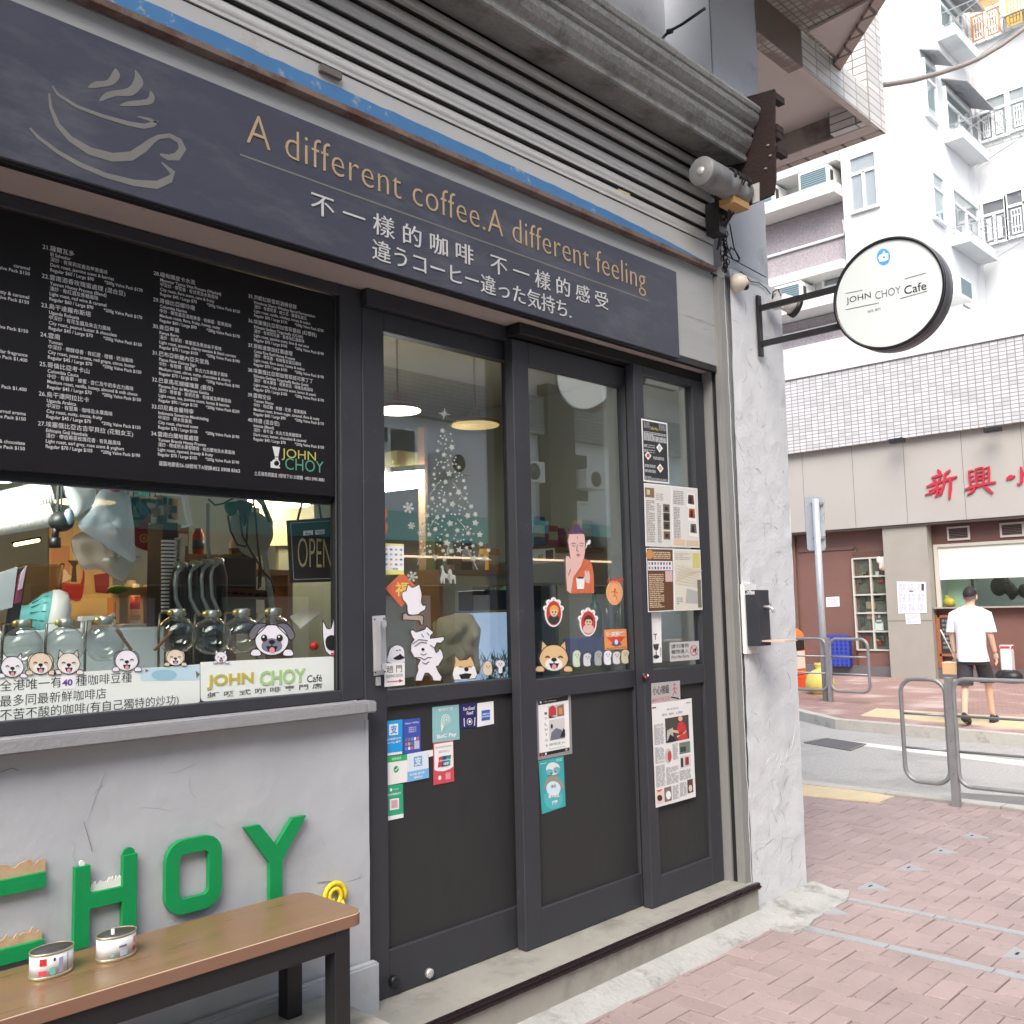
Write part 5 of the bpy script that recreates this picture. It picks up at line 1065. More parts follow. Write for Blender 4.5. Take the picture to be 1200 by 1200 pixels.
for cx, cy, r, coat, ear, ears, lab in ((14, 781.5, 13, white_, white_, 'up', 'white laughing dog sticker, leftmost above the lettered window strip'), (47, 777.5, 13.5, cream, cream, 'flop', 'cream floppy-eared dog sticker, second from the left above the window strip'), (80, 777.5, 13, ink(232, 222, 212), cream, 'up', 'pale pointed-ear dog sticker just above the handwritten 40'), (148, 774, 13, white_, grey_, 'flop', 'white dog sticker with grey ears above the end of the Chinese lettering'), (205, 770.5, 10, cream, cream, 'flop', 'small cream dog sticker above the pale blue part of the strip')):
    mb = MB(coat).front(YW - .0016); dog(mb, cx, cy, r, coat, ear, W_, ears); done(mb, lab, 'dog sticker', 'dog_sticker', GD)
mb = MB(white_).front(YW - .0016); dog(mb, 258.5, 770.5, 7, white_, white_, None, 'up'); done(mb, 'tiny white dog sticker left of the big pug face', 'dog sticker', 'dog_sticker', GD)
mb = MB(white_).front(YW - .0016); dog(mb, 318, 750, 19.0, white_, ink(112, 110, 120), None, 'pug', mask=ink(128, 126, 140)); done(mb, 'big grey-masked pug face sticker above the cafe lettering strip', 'dog sticker', 'dog_sticker')
mb = MB(white_).front(YW - .0016); z = ztr(220, 690, 5.4545)
outline(mb, z(dens([(862, 200), (885, 250), (915, 250), (930, 195), (955, 240), (958, 420), (930, 430), (880, 400), (862, 300)], 2)), white_, ew=.9); mb.m(K2); mb.pp(z(dens([(880, 320), (915, 295), (950, 315), (955, 370), (920, 395), (885, 375)], 3)), .0026); mb.m(ink(206, 60, 110)); mb.pp(z([(910, 410), (945, 405), (950, 422), (915, 428)]), .003)
done(mb, 'white bull terrier sticker with a wide black mouth in the window corner', 'dog sticker', 'dog_sticker')
# left door glass
mb = MB(W_).front(YD1); Q = [(448.9, 636.7), (473, 637.6), (473, 673.3), (449, 673.3)]
mb.pp(Q, 0, .0012); patch(mb, Q, 0, 1, 0, .13, ink(226, 220, 120), .0018); patch(mb, Q, 0, 1, .94, 1, ink(226, 220, 140), .0018); words(mb, Q, '八達通', .3, .7, .16, .22, K2, .0018)
for i in range(4):
    for j in range(4): patch(mb, Q, .08 + .24 * i, .2 + .24 * i, .3 + .16 * j, .36 + .16 * j, (ink(90, 150, 200), ink(230, 190, 90), ink(100, 110, 170), ink(170, 180, 190))[(i + j * 3) % 4], .0018)
done(mb, 'white and yellow payment card list sticker at the left edge of the left door glass')
mb = MB(ink(206, 104, 76)).front(YD1); mb.pp([(451.5, 689.8), (471.2, 670.5), (489.8, 690), (470, 711.5)], 0, .0012); mb.m(ink(232, 200, 96)); mb.ptext('福', (463, 699), (479, 697), 17, .0018, bold=.02)
done(mb, 'orange red diamond paper with a yellow character on the left door glass', 'paper diamond', 'diamond_paper')
mb = MB(ink(226, 120, 84)).front(YD1); mb.pp(dens([(447.6, 590), (453, 598), (453, 606), (451, 610), (454, 616), (452, 626), (447.8, 627)], 3), 0, .0012); mb.m(ink(240, 190, 160)); mb.pl([(449, 598), (450.5, 606)], .8, .0018); mb.pl([(449, 614), (450.5, 622)], .8, .0018)
done(mb, 'half hidden orange paper ornament at the left edge of the left door glass', 'ornament')
z = ztr(430, 600, 5.4545)
mb = MB(white_).front(YD1 - .0014); outline(mb, z(dens([(262, 460), (285, 482), (318, 470), (332, 460), (340, 490), (350, 530), (345, 575), (360, 600), (375, 590), (370, 625), (340, 640), (325, 655), (262, 655), (255, 600), (240, 575), (225, 555), (222, 515), (240, 505), (250, 500)], 2)), white_)
outline(mb, z([(228, 648), (250, 645), (262, 660), (345, 658), (360, 668), (355, 725), (342, 720), (335, 695), (258, 690), (225, 690)]), ink(176, 160, 146), d=.0005)
done(mb, 'white cat-eared animal sticker seen from behind sitting on a little grey bench', 'animal sticker', 'animal_sticker')
mb = MB(white_).front(YD1 - .0028); outline(mb, z([(275, 760), (292, 750), (312, 768), (368, 750), (378, 728), (425, 770), (405, 790), (402, 808), (460, 800), (488, 795), (495, 815), (470, 838), (445, 836), (430, 870), (440, 900), (455, 890), (463, 868), (480, 895), (488, 930), (455, 985), (440, 985), (455, 1020), (478, 1055), (470, 1080), (420, 1078), (415, 1055), (392, 1030), (370, 1030), (350, 1080), (308, 1080), (310, 1050), (325, 1010), (320, 985), (340, 945), (300, 930), (278, 890), (280, 840), (300, 815), (285, 795)]), white_, ew=1.0)
mb.m(K2); mb.pe(*z([(355, 878)])[0], 1.9, 1.6, .0032, n=12)
for l in ([(285, 845), (330, 815), (385, 822)], [(300, 860), (340, 832), (380, 838)], [(340, 905), (358, 915), (378, 905)], [(300, 930), (340, 930), (365, 945)], [(365, 945), (385, 930), (410, 930)], [(430, 870), (400, 850)], [(350, 960), (372, 972), (395, 955)], [(345, 780), (360, 800)], [(380, 770), (395, 790)]): mb.pl(z(l), .8, .0032)
done(mb, 'white shaggy dog sticker striking an arm-out dance pose on the left door', 'dog sticker', 'dog_sticker')
mb = MB(tan_).front(YD1 - .0014); outline(mb, z([(560, 915), (590, 948), (640, 942), (660, 920), (680, 960), (695, 1010), (695, 1065), (552, 1075), (550, 1010), (562, 960)]), tan_, ew=.6); mb.m(W_); mb.pp(z(dens([(556, 1000), (590, 985), (620, 1000), (640, 1000), (680, 985), (693, 1010), (690, 1060), (556, 1070)], 2)), .0020); mb.m(K2); mb.pe(*z([(633, 1005)])[0], 2.6, 2.6, .0028, n=12); mb.pp(z([(585, 1040), (630, 1030), (668, 1035), (650, 1065), (600, 1068)]), .0028)
for s in (596, 655): mb.pl(z([(s - 12, 992), (s, 986), (s + 12, 994)]), .8, .0028)
done(mb, 'tan shiba dog face sticker at the foot of the left door glass', 'dog sticker', 'dog_sticker')
def mini(mb, pts, col, face, eyes): outline(mb, pts, col, ew=.45); mb.m(K2); [mb.pe(*e, .6, .6, .003, n=8) for e in eyes]
mb = MB(white_).front(YD1 - .0014); mini(mb, z(dens([(765, 950), (790, 960), (800, 1000), (795, 1035), (770, 1045), (742, 1030), (740, 985), (750, 965)], 2)), cream, 0, z([(762, 985), (780, 985), (771, 995)])); done(mb, 'tiny cream seated dog sticker on the left door, left of its twin', 'dog sticker', 'dog_sticker', 'tiny dog stickers')
mb = MB(white_).front(YD1 - .0014); mini(mb, z(dens([(825, 955), (850, 945), (875, 955), (880, 980), (865, 995), (865, 1028), (838, 1030), (838, 995), (822, 980)], 2)), white_, 0, z([(842, 970), (858, 970), (850, 980)])); done(mb, 'tiny white standing dog sticker in the right corner of the left door glass', 'dog sticker', 'dog_sticker', 'tiny dog stickers')
mb = MB(white_).front(YD1 - .0008); outline(mb, z(dens([(150, 870), (190, 850), (232, 870), (240, 930), (235, 962), (130, 962), (135, 910)], 3)), white_, ew=.6); mb.m(K2); mb.pp(z(dens([(165, 935), (200, 915), (210, 905), (222, 918), (238, 930), (215, 942), (190, 945)], 2)), .0026); mb.pe(*z([(190, 885)])[0], 1, .8, .0026, n=8); mb.pe(*z([(208, 882)])[0], 1, .8, .0026, n=8)
done(mb, 'white dog face sticker with a black moustache beside the steel door handle', 'dog sticker', 'dog_sticker')
Q = z([(110, 968), (240, 962), (241, 1105), (112, 1118)]); mb = MB(W_).front(2.945); mb.pp(Q, 0, .0012); words(mb, Q, '趟 門', .1, .86, .58, .90, K2, .0018); words(mb, Q, 'SLIDING DOOR', .08, .9, .38, .50, K2, .0018); f = qmap(Q); mb.m(ink(196, 56, 76)); mb.pl([f(.12, .2), f(.75, .2)], 1.0, .0018); mb.pp([f(.72, .28), f(.92, .2), f(.72, .12)], .0018)
done(mb, 'white sliding door sign with a red arrow under the steel handle', 'sign', 'door_sign')
# translucent star decals
frost = glass_mat('frosted_decal', (0.9, 0.92, 0.9), 1.3, 0.4, 0.36, (226, 230, 224))
rs = random.Random(77); mb = MB(frost).front(YD1)
def star(cx, cy, r, rot, n=5, k=.45): return [(cx + (r if i % 2 == 0 else r * k) * math.sin(rot + math.pi * i / n), cy - (r if i % 2 == 0 else r * k) * math.cos(rot + math.pi * i / n)) for i in range(2 * n)]
mb.pp(star(520.5, 485, 7.5, 0.1, 4, .16), 0, .0008); mb.pp(star(520.5, 485, 4.5, 0.9, 4, .2), 0, .0008)
put = []
for _ in range(2600):
    t = rs.random() ** .75; cy = 503 + t * 153; hw = 6 + 40 * t ** 1.15; cx = 521 + 10 * t + rs.uniform(-1, 1) * hw; r = rs.choice((1.3, 1.7, 2.8, 3.6, 4.4))
    if all((cx - a) ** 2 + (cy - b) ** 2 > (r + c) ** 2 * 1.35 for a, b, c in put): put.append((cx, cy, r))
    if len(put) > 150: break
for cx, cy, r in put:
    if r < 1.7: mb.pe(cx, cy, r * .75, r * .75, 0, .0008, n=8)
    else: mb.pp(star(cx, cy, r, rs.uniform(0, 1.2)), 0, .0008)
for a, b in (((513, 566), (503, 581)), ((531, 565), (543, 584)), ((513, 603), (504, 617)), ((536, 608), (547, 621)), ((498, 640), (489, 662)), ((546, 640), (560, 668))): mb.pl([a, b], .6, .0004)
done(mb, 'Christmas tree shape of frosted white stars on the left door glass', 'window decal', 'star_tree_decal')
mb = MB(frost).front(YD1 - .0002)
for pts in ([(0, 44), (8, 30), (10, 8), (2, 2), (10, -6), (18, 0), (20, 12), (30, 26), (60, 30), (62, 60), (56, 62), (52, 44), (30, 44), (26, 66), (20, 66), (18, 46), (10, 66), (4, 66)], [(44, 50), (50, 30), (48, 18), (60, 8), (70, 16), (72, 30), (92, 34), (96, 66), (90, 66), (86, 50), (70, 50), (68, 66), (62, 66), (58, 50)]): mb.pp([(516 + x * .19, 667 + y * .3 - 3) for x, y in pts], 0, .0008)
done(mb, 'frosted white pair of deer decal below the star tree', 'window decal', 'deer_decal')
for cx, cy, r, lab in ((478.5, 595, 6.2, 'frosted snowflake decal left of the star tree, the largest'), (486.5, 557, 3.6, 'small frosted ring snowflake decal below the pendant lamp'), (483, 675.5, 6, 'frosted snowflake decal just above the orange diamond'), (482, 616, 4, 'frosted snowflake decal low left beside the tree')):
    mb = MB(frost).front(YD1 - .0002)
    for q in range(3): a = q * math.pi / 3 + .2; mb.pl([(cx - r * math.cos(a), cy - r * math.sin(a)), (cx + r * math.cos(a), cy + r * math.sin(a))], r * .3, .0004 + q * .0003)
    for q in range(6): a = q * math.pi / 3 + .2; mb.pe(cx + r * .8 * math.cos(a), cy + r * .8 * math.sin(a), r * .28, r * .28, .0016, n=8)
    done(mb, lab, 'window decal', 'snowflake_decal', 'snowflake decals on the left door')
# middle door glass
z = ztr(630, 600, 6.318); skin = ink(226, 186, 178); org = ink(208, 112, 76)
mb = MB(skin).front(YD2)
outline(mb, z([(222, 215), (232, 160), (345, 160), (352, 230), (350, 300), (342, 345), (385, 360), (400, 400), (414, 470), (415, 602), (242, 604), (215, 585), (206, 450), (203, 350), (215, 322), (234, 330), (240, 345), (232, 280)]), skin, ew=.5)
mb.m(ink(84, 58, 104)); mb.pp(z(dens([(230, 168), (238, 138), (262, 125), (272, 100), (290, 92), (308, 104), (318, 126), (346, 145), (348, 200), (338, 158), (290, 152), (240, 158)], 2)), .0020)
mb.m(org); mb.pp(z([(262, 480), (320, 400), (335, 345), (386, 360), (402, 400), (414, 470), (415, 602), (242, 604), (250, 560)]), .0020); mb.m(ink(176, 84, 58)); [mb.pl(z([(a, b), (c, e_)]), .6, .0026) for a, b, c, e_ in ((270, 500, 350, 360), (290, 560, 300, 600), (340, 580, 345, 604), (385, 540, 390, 604), (330, 430, 385, 375))]
mb.m(skin); mb.pp(z([(345, 440), (355, 430), (362, 455), (368, 432), (378, 440), (386, 480), (380, 530), (352, 520), (346, 480)]), .0028); mb.pp(z([(205, 345), (212, 322), (222, 345), (230, 325), (240, 360), (250, 420), (230, 450), (208, 440)]), .0028)
mb.m(K2); [mb.pl(z(l), .5, .0034) for l in ([(246, 235), (262, 228), (278, 236)], [(306, 234), (322, 228), (338, 236)], [(250, 250), (274, 252)], [(308, 250), (334, 252)], [(290, 180), (290, 198)], [(290, 240), (284, 285), (300, 288)], [(240, 420), (225, 470)])]; mb.m(ink(190, 110, 110)); mb.pp(z([(280, 315), (296, 308), (312, 316), (296, 328)]), .0034)
mb.m(W_); mb.pp(z([(280, 485), (345, 480), (338, 570), (288, 572)]), .0040); mb.m(ink(80, 60, 60)); mb.pe(*z([(312, 487)])[0], 4.4, 1.2, .0046); mb.m(W_); mb.pp(z(dens([(350, 268), (358, 235), (378, 205), (388, 215), (384, 238), (362, 245), (356, 270)], 2)), .0034)
done(mb, 'sticker of a monk with purple hair and orange robe holding a coffee cup', 'sticker', 'monk_sticker')
def oval(cx, cy, rx, ry, hair, top, lab):
    mb = MB(W_).front(YD2)
    for q in range(5): a = math.pi * (1.12 + .19 * q); mb.m(W_); mb.pe(cx + rx * 1.0 * math.cos(a), cy + ry * .98 * math.sin(a), rx * .33, rx * .36, 0, .0010 + q * .0001, n=14); mb.m(ink(220, 190, 190)); mb.pe(cx + rx * 1.0 * math.cos(a), cy + ry * .98 * math.sin(a), rx * .13, rx * .15, .0017, n=10)
    mb.m(W_); mb.pe(cx, cy, rx * 1.06, ry * 1.05, 0, .0016, n=28); mb.m(ink(196, 60, 58)); mb.pe(cx, cy, rx * .9, ry * .92, .0022, n=28)
    mb.m(top); mb.pp(dens([(cx - rx * .65, cy + ry * .62), (cx - rx * .5, cy + ry * .2), (cx + rx * .5, cy + ry * .2), (cx + rx * .65, cy + ry * .62), (cx, cy + ry * .85)], 2), .0028)
    mb.m(ink(230, 196, 164)); mb.pe(cx, cy - ry * .08, rx * .46, ry * .36, .0034, n=20); mb.m(hair); mb.pp(dens([(cx - rx * .5, cy - ry * .02), (cx - rx * .52, cy - ry * .4), (cx, cy - ry * .62), (cx + rx * .52, cy - ry * .4), (cx + rx * .5, cy - ry * .02), (cx + rx * .3, cy - ry * .26), (cx - rx * .3, cy - ry * .26)], 2), .0040)
    mb.m(K2); mb.pe(cx - rx * .18, cy - ry * .08, rx * .1, rx * .1, .0040, n=10); mb.pe(cx + rx * .18, cy - ry * .08, rx * .1, rx * .1, .0040, n=10); mb.pl([(cx - rx * .14, cy + ry * .14), (cx + rx * .14, cy + ry * .12)], .7, .0040)
    done(mb, lab, 'sticker', 'oval_sticker', 'red oval portrait stickers')
oval(648.5, 718.5, 9.6, 15.5, ink(222, 176, 70), ink(60, 56, 54), 'red oval sticker of a blond figure with white paw prints above')
oval(689, 730, 9.4, 15, ink(80, 44, 48), ink(224, 190, 180), 'red oval sticker of a dark haired figure in front of the green bottle')
mb = MB(ink(236, 178, 126)).front(YD2); cx, cy = 720, 694.5; mb.pe(cx, cy, 9.5, 14.5, 0, .0012, n=28); mb.m(ink(226, 96, 60))
for i in range(22): a = i * 2 * math.pi / 22; mb.pl([(cx + 8.2 * math.cos(a), cy + 12.6 * math.sin(a)), (cx + 6.8 * math.cos(a), cy + 10.6 * math.sin(a))], .6, .0018)
mb.pe(cx + .4, cy - 3.4, 1.3, 1.6, .0018, n=10); [mb.pl(l, 1.1, .0018) for l in ([(cx - 4, cy - .5), (cx, cy - 1.4), (cx + 4, cy + .6)], [(cx, cy - 1.4), (cx + .3, cy + 3.2)], [(cx + .3, cy + 3.2), (cx - 2.4, cy + 4.6)], [(cx + .3, cy + 3.2), (cx + 2.5, cy + 5.5), (cx + 2, cy + 8.4)])]; mb.m(ink(222, 60, 50)); mb.ptext('八人嘅口味', (711, 683), (731, 686.5), 6, .0026, bold=.03)
done(mb, 'round pale orange sticker with a red running figure', 'sticker')
Q = [(708.0, 738), (733.7, 736.9), (734.8, 760.2), (708.7, 761.4)]
mb = MB(ink(236, 152, 88)).front(YD2); mb.pp(Q, 0, .0012); f = qmap(Q); mb.m(ink(214, 76, 58)); mb.pp([f(.08, .62), f(.95, .62), f(.62, .25), f(.4, .25)], .0018); mb.m(ink(90, 90, 150)); mb.pp([f(.28, .22), f(.4, .42), f(.5, .2), f(.62, .44), f(.75, .22), f(.5, .14)], .0024); mb.m(ink(226, 226, 240)); mb.pe(*f(.51, .36), 2, 3, .003); words(mb, Q, '豪天稔笨', .06, .95, .62, .88, W_, .0030, bold=.05); words(mb, Q, '香港 咖啡 專門', .06, .94, .03, .09, K2, .0018)
done(mb, 'square orange sticker with bold white characters and a red fan shape', 'sticker')
mb = MB(tan_).front(YD2); dog(mb, 648.5, 771, 16.5, ink(226, 190, 140), ink(226, 190, 140), W_, 'up', paws=True); done(mb, 'big laughing corgi face sticker at the foot of the middle door glass', 'dog sticker', 'dog_sticker')
z = ztr(600, 600, 5.0)
for i, (x, col, h, lab) in enumerate(((378, ink(206, 222, 196), 95, 'tiny pale dog sticker with green shading, next to the corgi face'), (440, ink(214, 214, 214), 75, 'tiny grey-faced dog sticker, second after the corgi face'), (505, ink(168, 172, 172), 85, 'tiny dark grey dog sticker, third after the corgi face'), (560, white_, 82, 'tiny white standing dog sticker, fourth after the corgi face'), (612, ink(222, 220, 216), 72, 'tiny round-headed cream dog sticker, fifth after the corgi face'), (662, ink(216, 210, 176), 80, 'tiny yellowish dog sticker, last one by the door stile'))):
    mb = MB(col).front(YD2); b = 905 - i * 4; w2 = 24
    mini(mb, z(dens([(x - w2 * .8, b), (x - w2, b - h * .5), (x - w2 * .9, b - h * .85), (x - w2 * .3, b - h), (x + w2 * .4, b - h), (x + w2, b - h * .8), (x + w2 * .7, b - h * .45), (x + w2 * .8, b)], 2)), col, 0, z([(x - 8, b - h * .72), (x + 8, b - h * .72), (x, b - h * .58)])); done(mb, lab, 'dog sticker', 'dog_sticker', 'tiny dog stickers')
# ------------------------------------------------------------------ inside the cafe
cwall = mat('cream_interior_wall', (188, 188, 174), 0.7, var=0.05, vs=2)
mb = MB(cwall); mb.box(-1.3, 5.0, 6.2, 6.35, 0.17, 3.3); mb.box(4.90, 5.0, 3.0, 6.2, 0.17, 3.3); mb.box(-1.35, -1.25, 3.05, 6.2, 0.17, 3.3); build(mb, 'interior_wall', CAFE)
mb = MB(mat('off_white_ceiling', (190, 184, 170), 0.8, var=0.03)); mb.box(-1.3, 5.0, 3.05, 6.35, 3.05, 3.2); build(mb, 'interior_ceiling', CAFE)
mb = MB(mat('brown_floor_tile', (110, 96, 84), 0.5, var=0.1)); mb.box(-1.3, 5.0, 3.02, 6.35, 0.1, 0.171); build(mb, 'interior_floor', CAFE)
emW = mat('lamp_glow_white', (255, 250, 240), 0.5, emit=22); emY = mat('lamp_glow_warm', (255, 224, 170), 0.5, emit=9)
cw = mat('counter_wood', (168, 112, 70), 0.4, var=0.12, vs=4, stretch=(1, 6, 6)); cdk = mat('dark_counter', (52, 48, 46), 0.5, var=0.1)
mb = MB(cdk); mb.box(-0.8, 2.9, 3.08, 3.46, 0.171, 1.20); mb.m(mat('pale_counter_top', (196, 200, 200), 0.35, var=0.04)); mb.box(-0.8, 2.9, 3.06, 3.48, 1.202, 1.235)
build(mb, 'window_counter', label='dark counter with pale top just inside the cafe window', cat='counter')
mb = MB(cw); mb.box(3.06, 4.88, 3.08, 3.55, 1.14, 1.20); mb.m(cdk); mb.box(3.08, 4.88, 3.11, 3.5, 0.171, 1.138); build(mb, 'door_counter', label='brown wooden counter just inside the sliding doors', cat='counter')
def bar_lamp(p, q, wd, y, label, m_=emW):
    a, b = F(*p, y), F(*q, y); mb = MB(m_); mb.bar(a, b, 0.10, wd); o = build(mb, 'lamp_tube', None, label, 'lamp')
    mb = MB(whiteP); mb.bar(a + Vector((0, 0, wd * .5 + .016)), b + Vector((0, 0, wd * .5 + .016)), 0.16, 0.03); build(mb, 'lamp_body', o)
bar_lamp((-60, 561), (40, 556), 0.035, 3.22, 'white fluorescent lamp in the top left corner inside the window')
bar_lamp((447, 566), (488, 562), 0.10, 4.3, 'very bright white lamp behind the left door glass')
def pend(p, y, r, lab, em):
    c = F(*p, y); t = empty('pendant_lamp', tuple(c), lab, 'lamp', 'round pendant lamps inside the cafe')
    mb = MB(mat('bronze_lamp_shade', (150, 120, 84), 0.35, 0.5)); mb.lathe(c, [(r, 0), (r * .96, 0.012), (r * .6, .03), (.03, .05), (.02, .09), (0, .09)], 32); mb.tube([c + Vector((0, 0, .08)), (c.x, c.y, 3.05)], 0.006, 6); build(mb, 'shade', t)
    mb = MB(em); mb.lathe(c, [(r * .9, -0.004), (r * .9, 0.0), (0, 0.0)], 32); mb.lathe(c, [(0, -.006), (r * .9, -.005)], 32); build(mb, 'bulb', t)
pend((466, 481), 3.75, .13, 'lit white pendant lamp at the top left of the left door glass', mat('lamp_glow_soft', (255, 236, 206), 0.5, emit=5))
pend((557, 498), 3.9, .15, 'pendant lamp with a golden rim right of the star tree top', mat('lamp_glow_gold', (200, 164, 108), 0.5, emit=.8))
c = F(327, 590, 4.4); mb = MB(emY); mb.lathe(c, [(0.0, -.01), (.16, -.01), (.16, 0.02), (0, .02)], 32); build(mb, 'ceiling_lamp', label='flat glowing ceiling lamp above the OPEN board', cat='lamp')
# pictures and panels on the back
mb = MB(ink(222, 184, 124)).front(5.6); q = [(56, 612), (130, 618), (130, 726), (56, 726)]; mb.pp(q, 0, .02); mb.m(ink(236, 204, 140)); mb.pp([(84, 610), (118, 614), (118, 660), (84, 660)], .021); mb.m(ink(240, 206, 130)); mb.pp([(66, 700), (128, 694), (128, 722), (66, 722)], .021); mb.m(ink(206, 150, 110)); mb.pp([(58, 640), (80, 640), (80, 690), (58, 690)], .022)
mb.m(ink(244, 226, 200)); mb.pp(dens([(63, 672), (68, 666), (75, 668), (79, 674), (84, 676), (78, 680), (73, 682), (65, 684)], 2), .023); mb.m(ink(190, 130, 100)); mb.pe(71, 664, 3, 3.6, .024); mb.m(ink(60, 40, 30)); mb.pe(71, 662, 3, 2, .025); mb.m(ink(50, 44, 46)); mb.pp([(64, 682), (72, 684), (72, 703), (64, 703)], .023)
mb.m(ink(178, 40, 34)); mb.pp(dens([(65, 686), (72, 683), (92, 684), (95, 668), (97, 672), (96, 690), (92, 704), (82, 703), (70, 698)], 2), .026); mb.m(ink(70, 44, 36)); mb.pp([(77, 657), (92, 657), (87, 664), (88, 682), (81, 682), (83, 664)], .025); mb.m(ink(150, 40, 36)); mb.pp([(108, 674), (126, 671), (126, 696), (110, 694)], .024)
build(mb, 'wall_picture', label='warm toned wall picture of a person beside a red coffee roaster inside', cat='picture')
mb = MB(mat('grey_green_panel', (150, 156, 140), 0.6, var=0.08)).front(4.6); mb.pp([(323, 640), (402, 632), (402, 770), (323, 770)], 0, .03); mb.m(mat('beige_panel', (206, 200, 170), 0.6, var=0.08, vs=8)); mb.pp([(300, 560), (362, 560), (362, 640), (300, 640)], 0.03, .05); build(mb, 'back_partition', label='grey green and beige partition behind the OPEN board', cat='partition')
# flasks
brass = mat('brass', (196, 170, 92), 0.3, 0.8); fg = glass_mat('flask_glass', (0.95, 0.97, 0.96), 1.75, 0.02, pwr=2.6); wat = glass_mat('coffee_water', (0.92, 0.93, 0.9), 1.25)
def flask(px, py, y, lab):
    c = F(px, py, y); dd = (c - EYE).dot(FW) / FPX; r = 22.5 * dd
    t = empty('glass_flask', (c.x, c.y, 1.235), lab, 'flask', 'siphon flasks on the window counter')
    mb = MB(fg); pr = [(r * math.sin(a), -r * math.cos(a)) for a in [0.35 + i * (math.pi - .35 - .34) / 16 for i in range(17)]] + [(r * .32, r * 1.0)]
    mb.lathe(c, pr, 28); g_ = build(mb, 'globe', t)
    mb = MB(mat('flask_collar_steel', (150, 154, 150), 0.3, 0.6)); mb.lathe(c + Vector((0, 0, r * 0.98)), [(r * .33, -r * .04), (r * .36, .003), (r * .36, r * .36), (r * .30, r * .38)], 24); mb.m(brass); mb.lathe(c + Vector((-r * .42, -r * .1, r * 1.16)), [(0, -r * .15), (r * .15, -r * .12), (r * .15, r * .12), (0, r * .15)], 14); mb.box(c.x + r * .3, c.x + r * .42, c.y - .01, c.y + .01, c.z + r * .98, c.z + r * 1.34); mb.box(c.x - r * .92, c.x - r * .5, c.y - .006, c.y + .004, c.z + r * 1.13, c.z + r * 1.18); build(mb, 'clamp', t)
    mb = MB(mat('flask_stand_metal', (96, 92, 80), 0.35, 0.6)); mb.tube([(c.x - r * .92, c.y, c.z + r * 1.12), (c.x - r * .98, c.y, c.z + r * .2), (c.x - r * .95, c.y, 1.24)], .0045, 8); mb.box(c.x - r * 1.05, c.x + r * .6, c.y - .03, c.y + .03, 1.236, 1.246); build(mb, 'stand', t)
for i, (px, py) in enumerate(((26, 757), (76, 756), (122, 753), (207, 744), (248, 745.5), (283, 744), (320, 743))):
    flask(px, py, 3.17, ('glass siphon flask furthest left on the window counter', 'glass siphon flask second from the left, above the handwritten 40', 'glass siphon flask third from the left, beside the brown paddles', 'glass siphon flask in front of the white slatted rack', 'glass siphon flask in front of the silver jug handles', 'glass siphon flask just left of the big pug sticker', 'glass siphon flask half hidden behind the big pug sticker')[i])
# things seen through the window
def blob(px_list, y, th, m_, name, label, cat, rr=None, nz=6.0, group=None, am=.75):        # soft crumpled thing: outline on a plane, puffed and creased
    rr = rr or random.Random(len(px_list)); P = [F(*p, y) for p in dens(px_list, 3)]; c = sum(P, Vector()) / len(P); mb = MB(m_); n = len(P); vs = []; fs = []; R_ = 7
    for s in (-1, 1):
        base = len(vs)
        for j in range(R_ + 1):
            t = j / R_
            for p in P:
                q = c.lerp(p, t); dpt = math.sqrt(max(0, 1 - t ** 2.2)) * th; q = q + Vector((0, s * (dpt + 0.002), 0)); k = fbm(q * 1.0, nz, 3) * th * am * (1 - t * .5); vs.append(q + Vector((0, k, 0)))
        for j in range(R_):
            for i in range(n):
                a = base + j * n + i; b = base + j * n + (i + 1) % n; f_ = (a, b, b + n, a + n); fs.append(f_ if s > 0 else f_[::-1])
    mb.sm = True; mb.add(vs, fs); return build(mb, name, None, label, cat, group)
bagM = glass_mat('thin_plastic_film', (0.86, 0.92, 0.96), 1.3, 0.25, 0.22, (214, 226, 236))
bagG = glass_mat('clear_crumpled_film', (0.9, 0.92, 0.93), 1.35, 0.2, 0.5, (200, 206, 208))
mb = MB(whiteP)
for o, z0 in ((0, 0), (0.035, -0.07)):
    a, b = F(-30 + o * 100, 600, 3.40), F(57, 578, 3.40); a.z += z0 * .6; b.z += z0; n = 26
    for i in range(n): p = a.lerp(b, i / n); q = a.lerp(b, (i + .9) / n); d_ = (b - a).normalized(); mb.lathe(p, [(0.042, 0), (.047, .004), (.045, (q - p).length), (.040, (q - p).length)], 20, d_)
build(mb, 'foam_cup_stack', label='long stack of white foam cups hanging in the top left of the window', cat='cups')
mb = MB(blackM); mb.tube([F(68, 556, 3.3), F(67.5, 600, 3.3)], .006, 6); mb.tube([F(72, 560, 3.3), F(72, 598, 3.3)], .004, 6); c = F(72, 611, 3.3); mb.ball(c, .04, .04, .035); mb.tube([F(66, 615, 3.3), F(64.5, 632, 3.3)], .012, 8); mb.tube([F(64.5, 630, 3.3), F(64.5, 642, 3.3)], .018, 10); mb.m(ink(150, 170, 180)); mb.ball(c + Vector((.012, -.03, .014)), .016, .016, .028)
build(mb, 'hanging_ladle', label='black ladle hanging in the window beside the foam cups', cat='ladle')
mb = MB(whiteP); mb.tube([F(74, 562.5, 3.28), F(192, 574, 3.28)], .008, 10); build(mb, 'hanging_rail', label='white hanging rail along the top of the window opening', cat='rail')
for px, col, lab in ((134, ink(176, 30, 52), 'red peg on the white hanging rail'), (167, ink(80, 200, 190), 'turquoise peg on the white hanging rail')):
    mb = MB(col); a = F(px - 5, 567 + (px - 134) * .1, 3.27); b = F(px + 5, 577 + (px - 134) * .1, 3.27); mb.box(a.x, b.x, 3.255, 3.30, b.z, a.z); build(mb, 'peg', None, lab, 'peg', 'pegs on the hanging rail', bevel=.003)
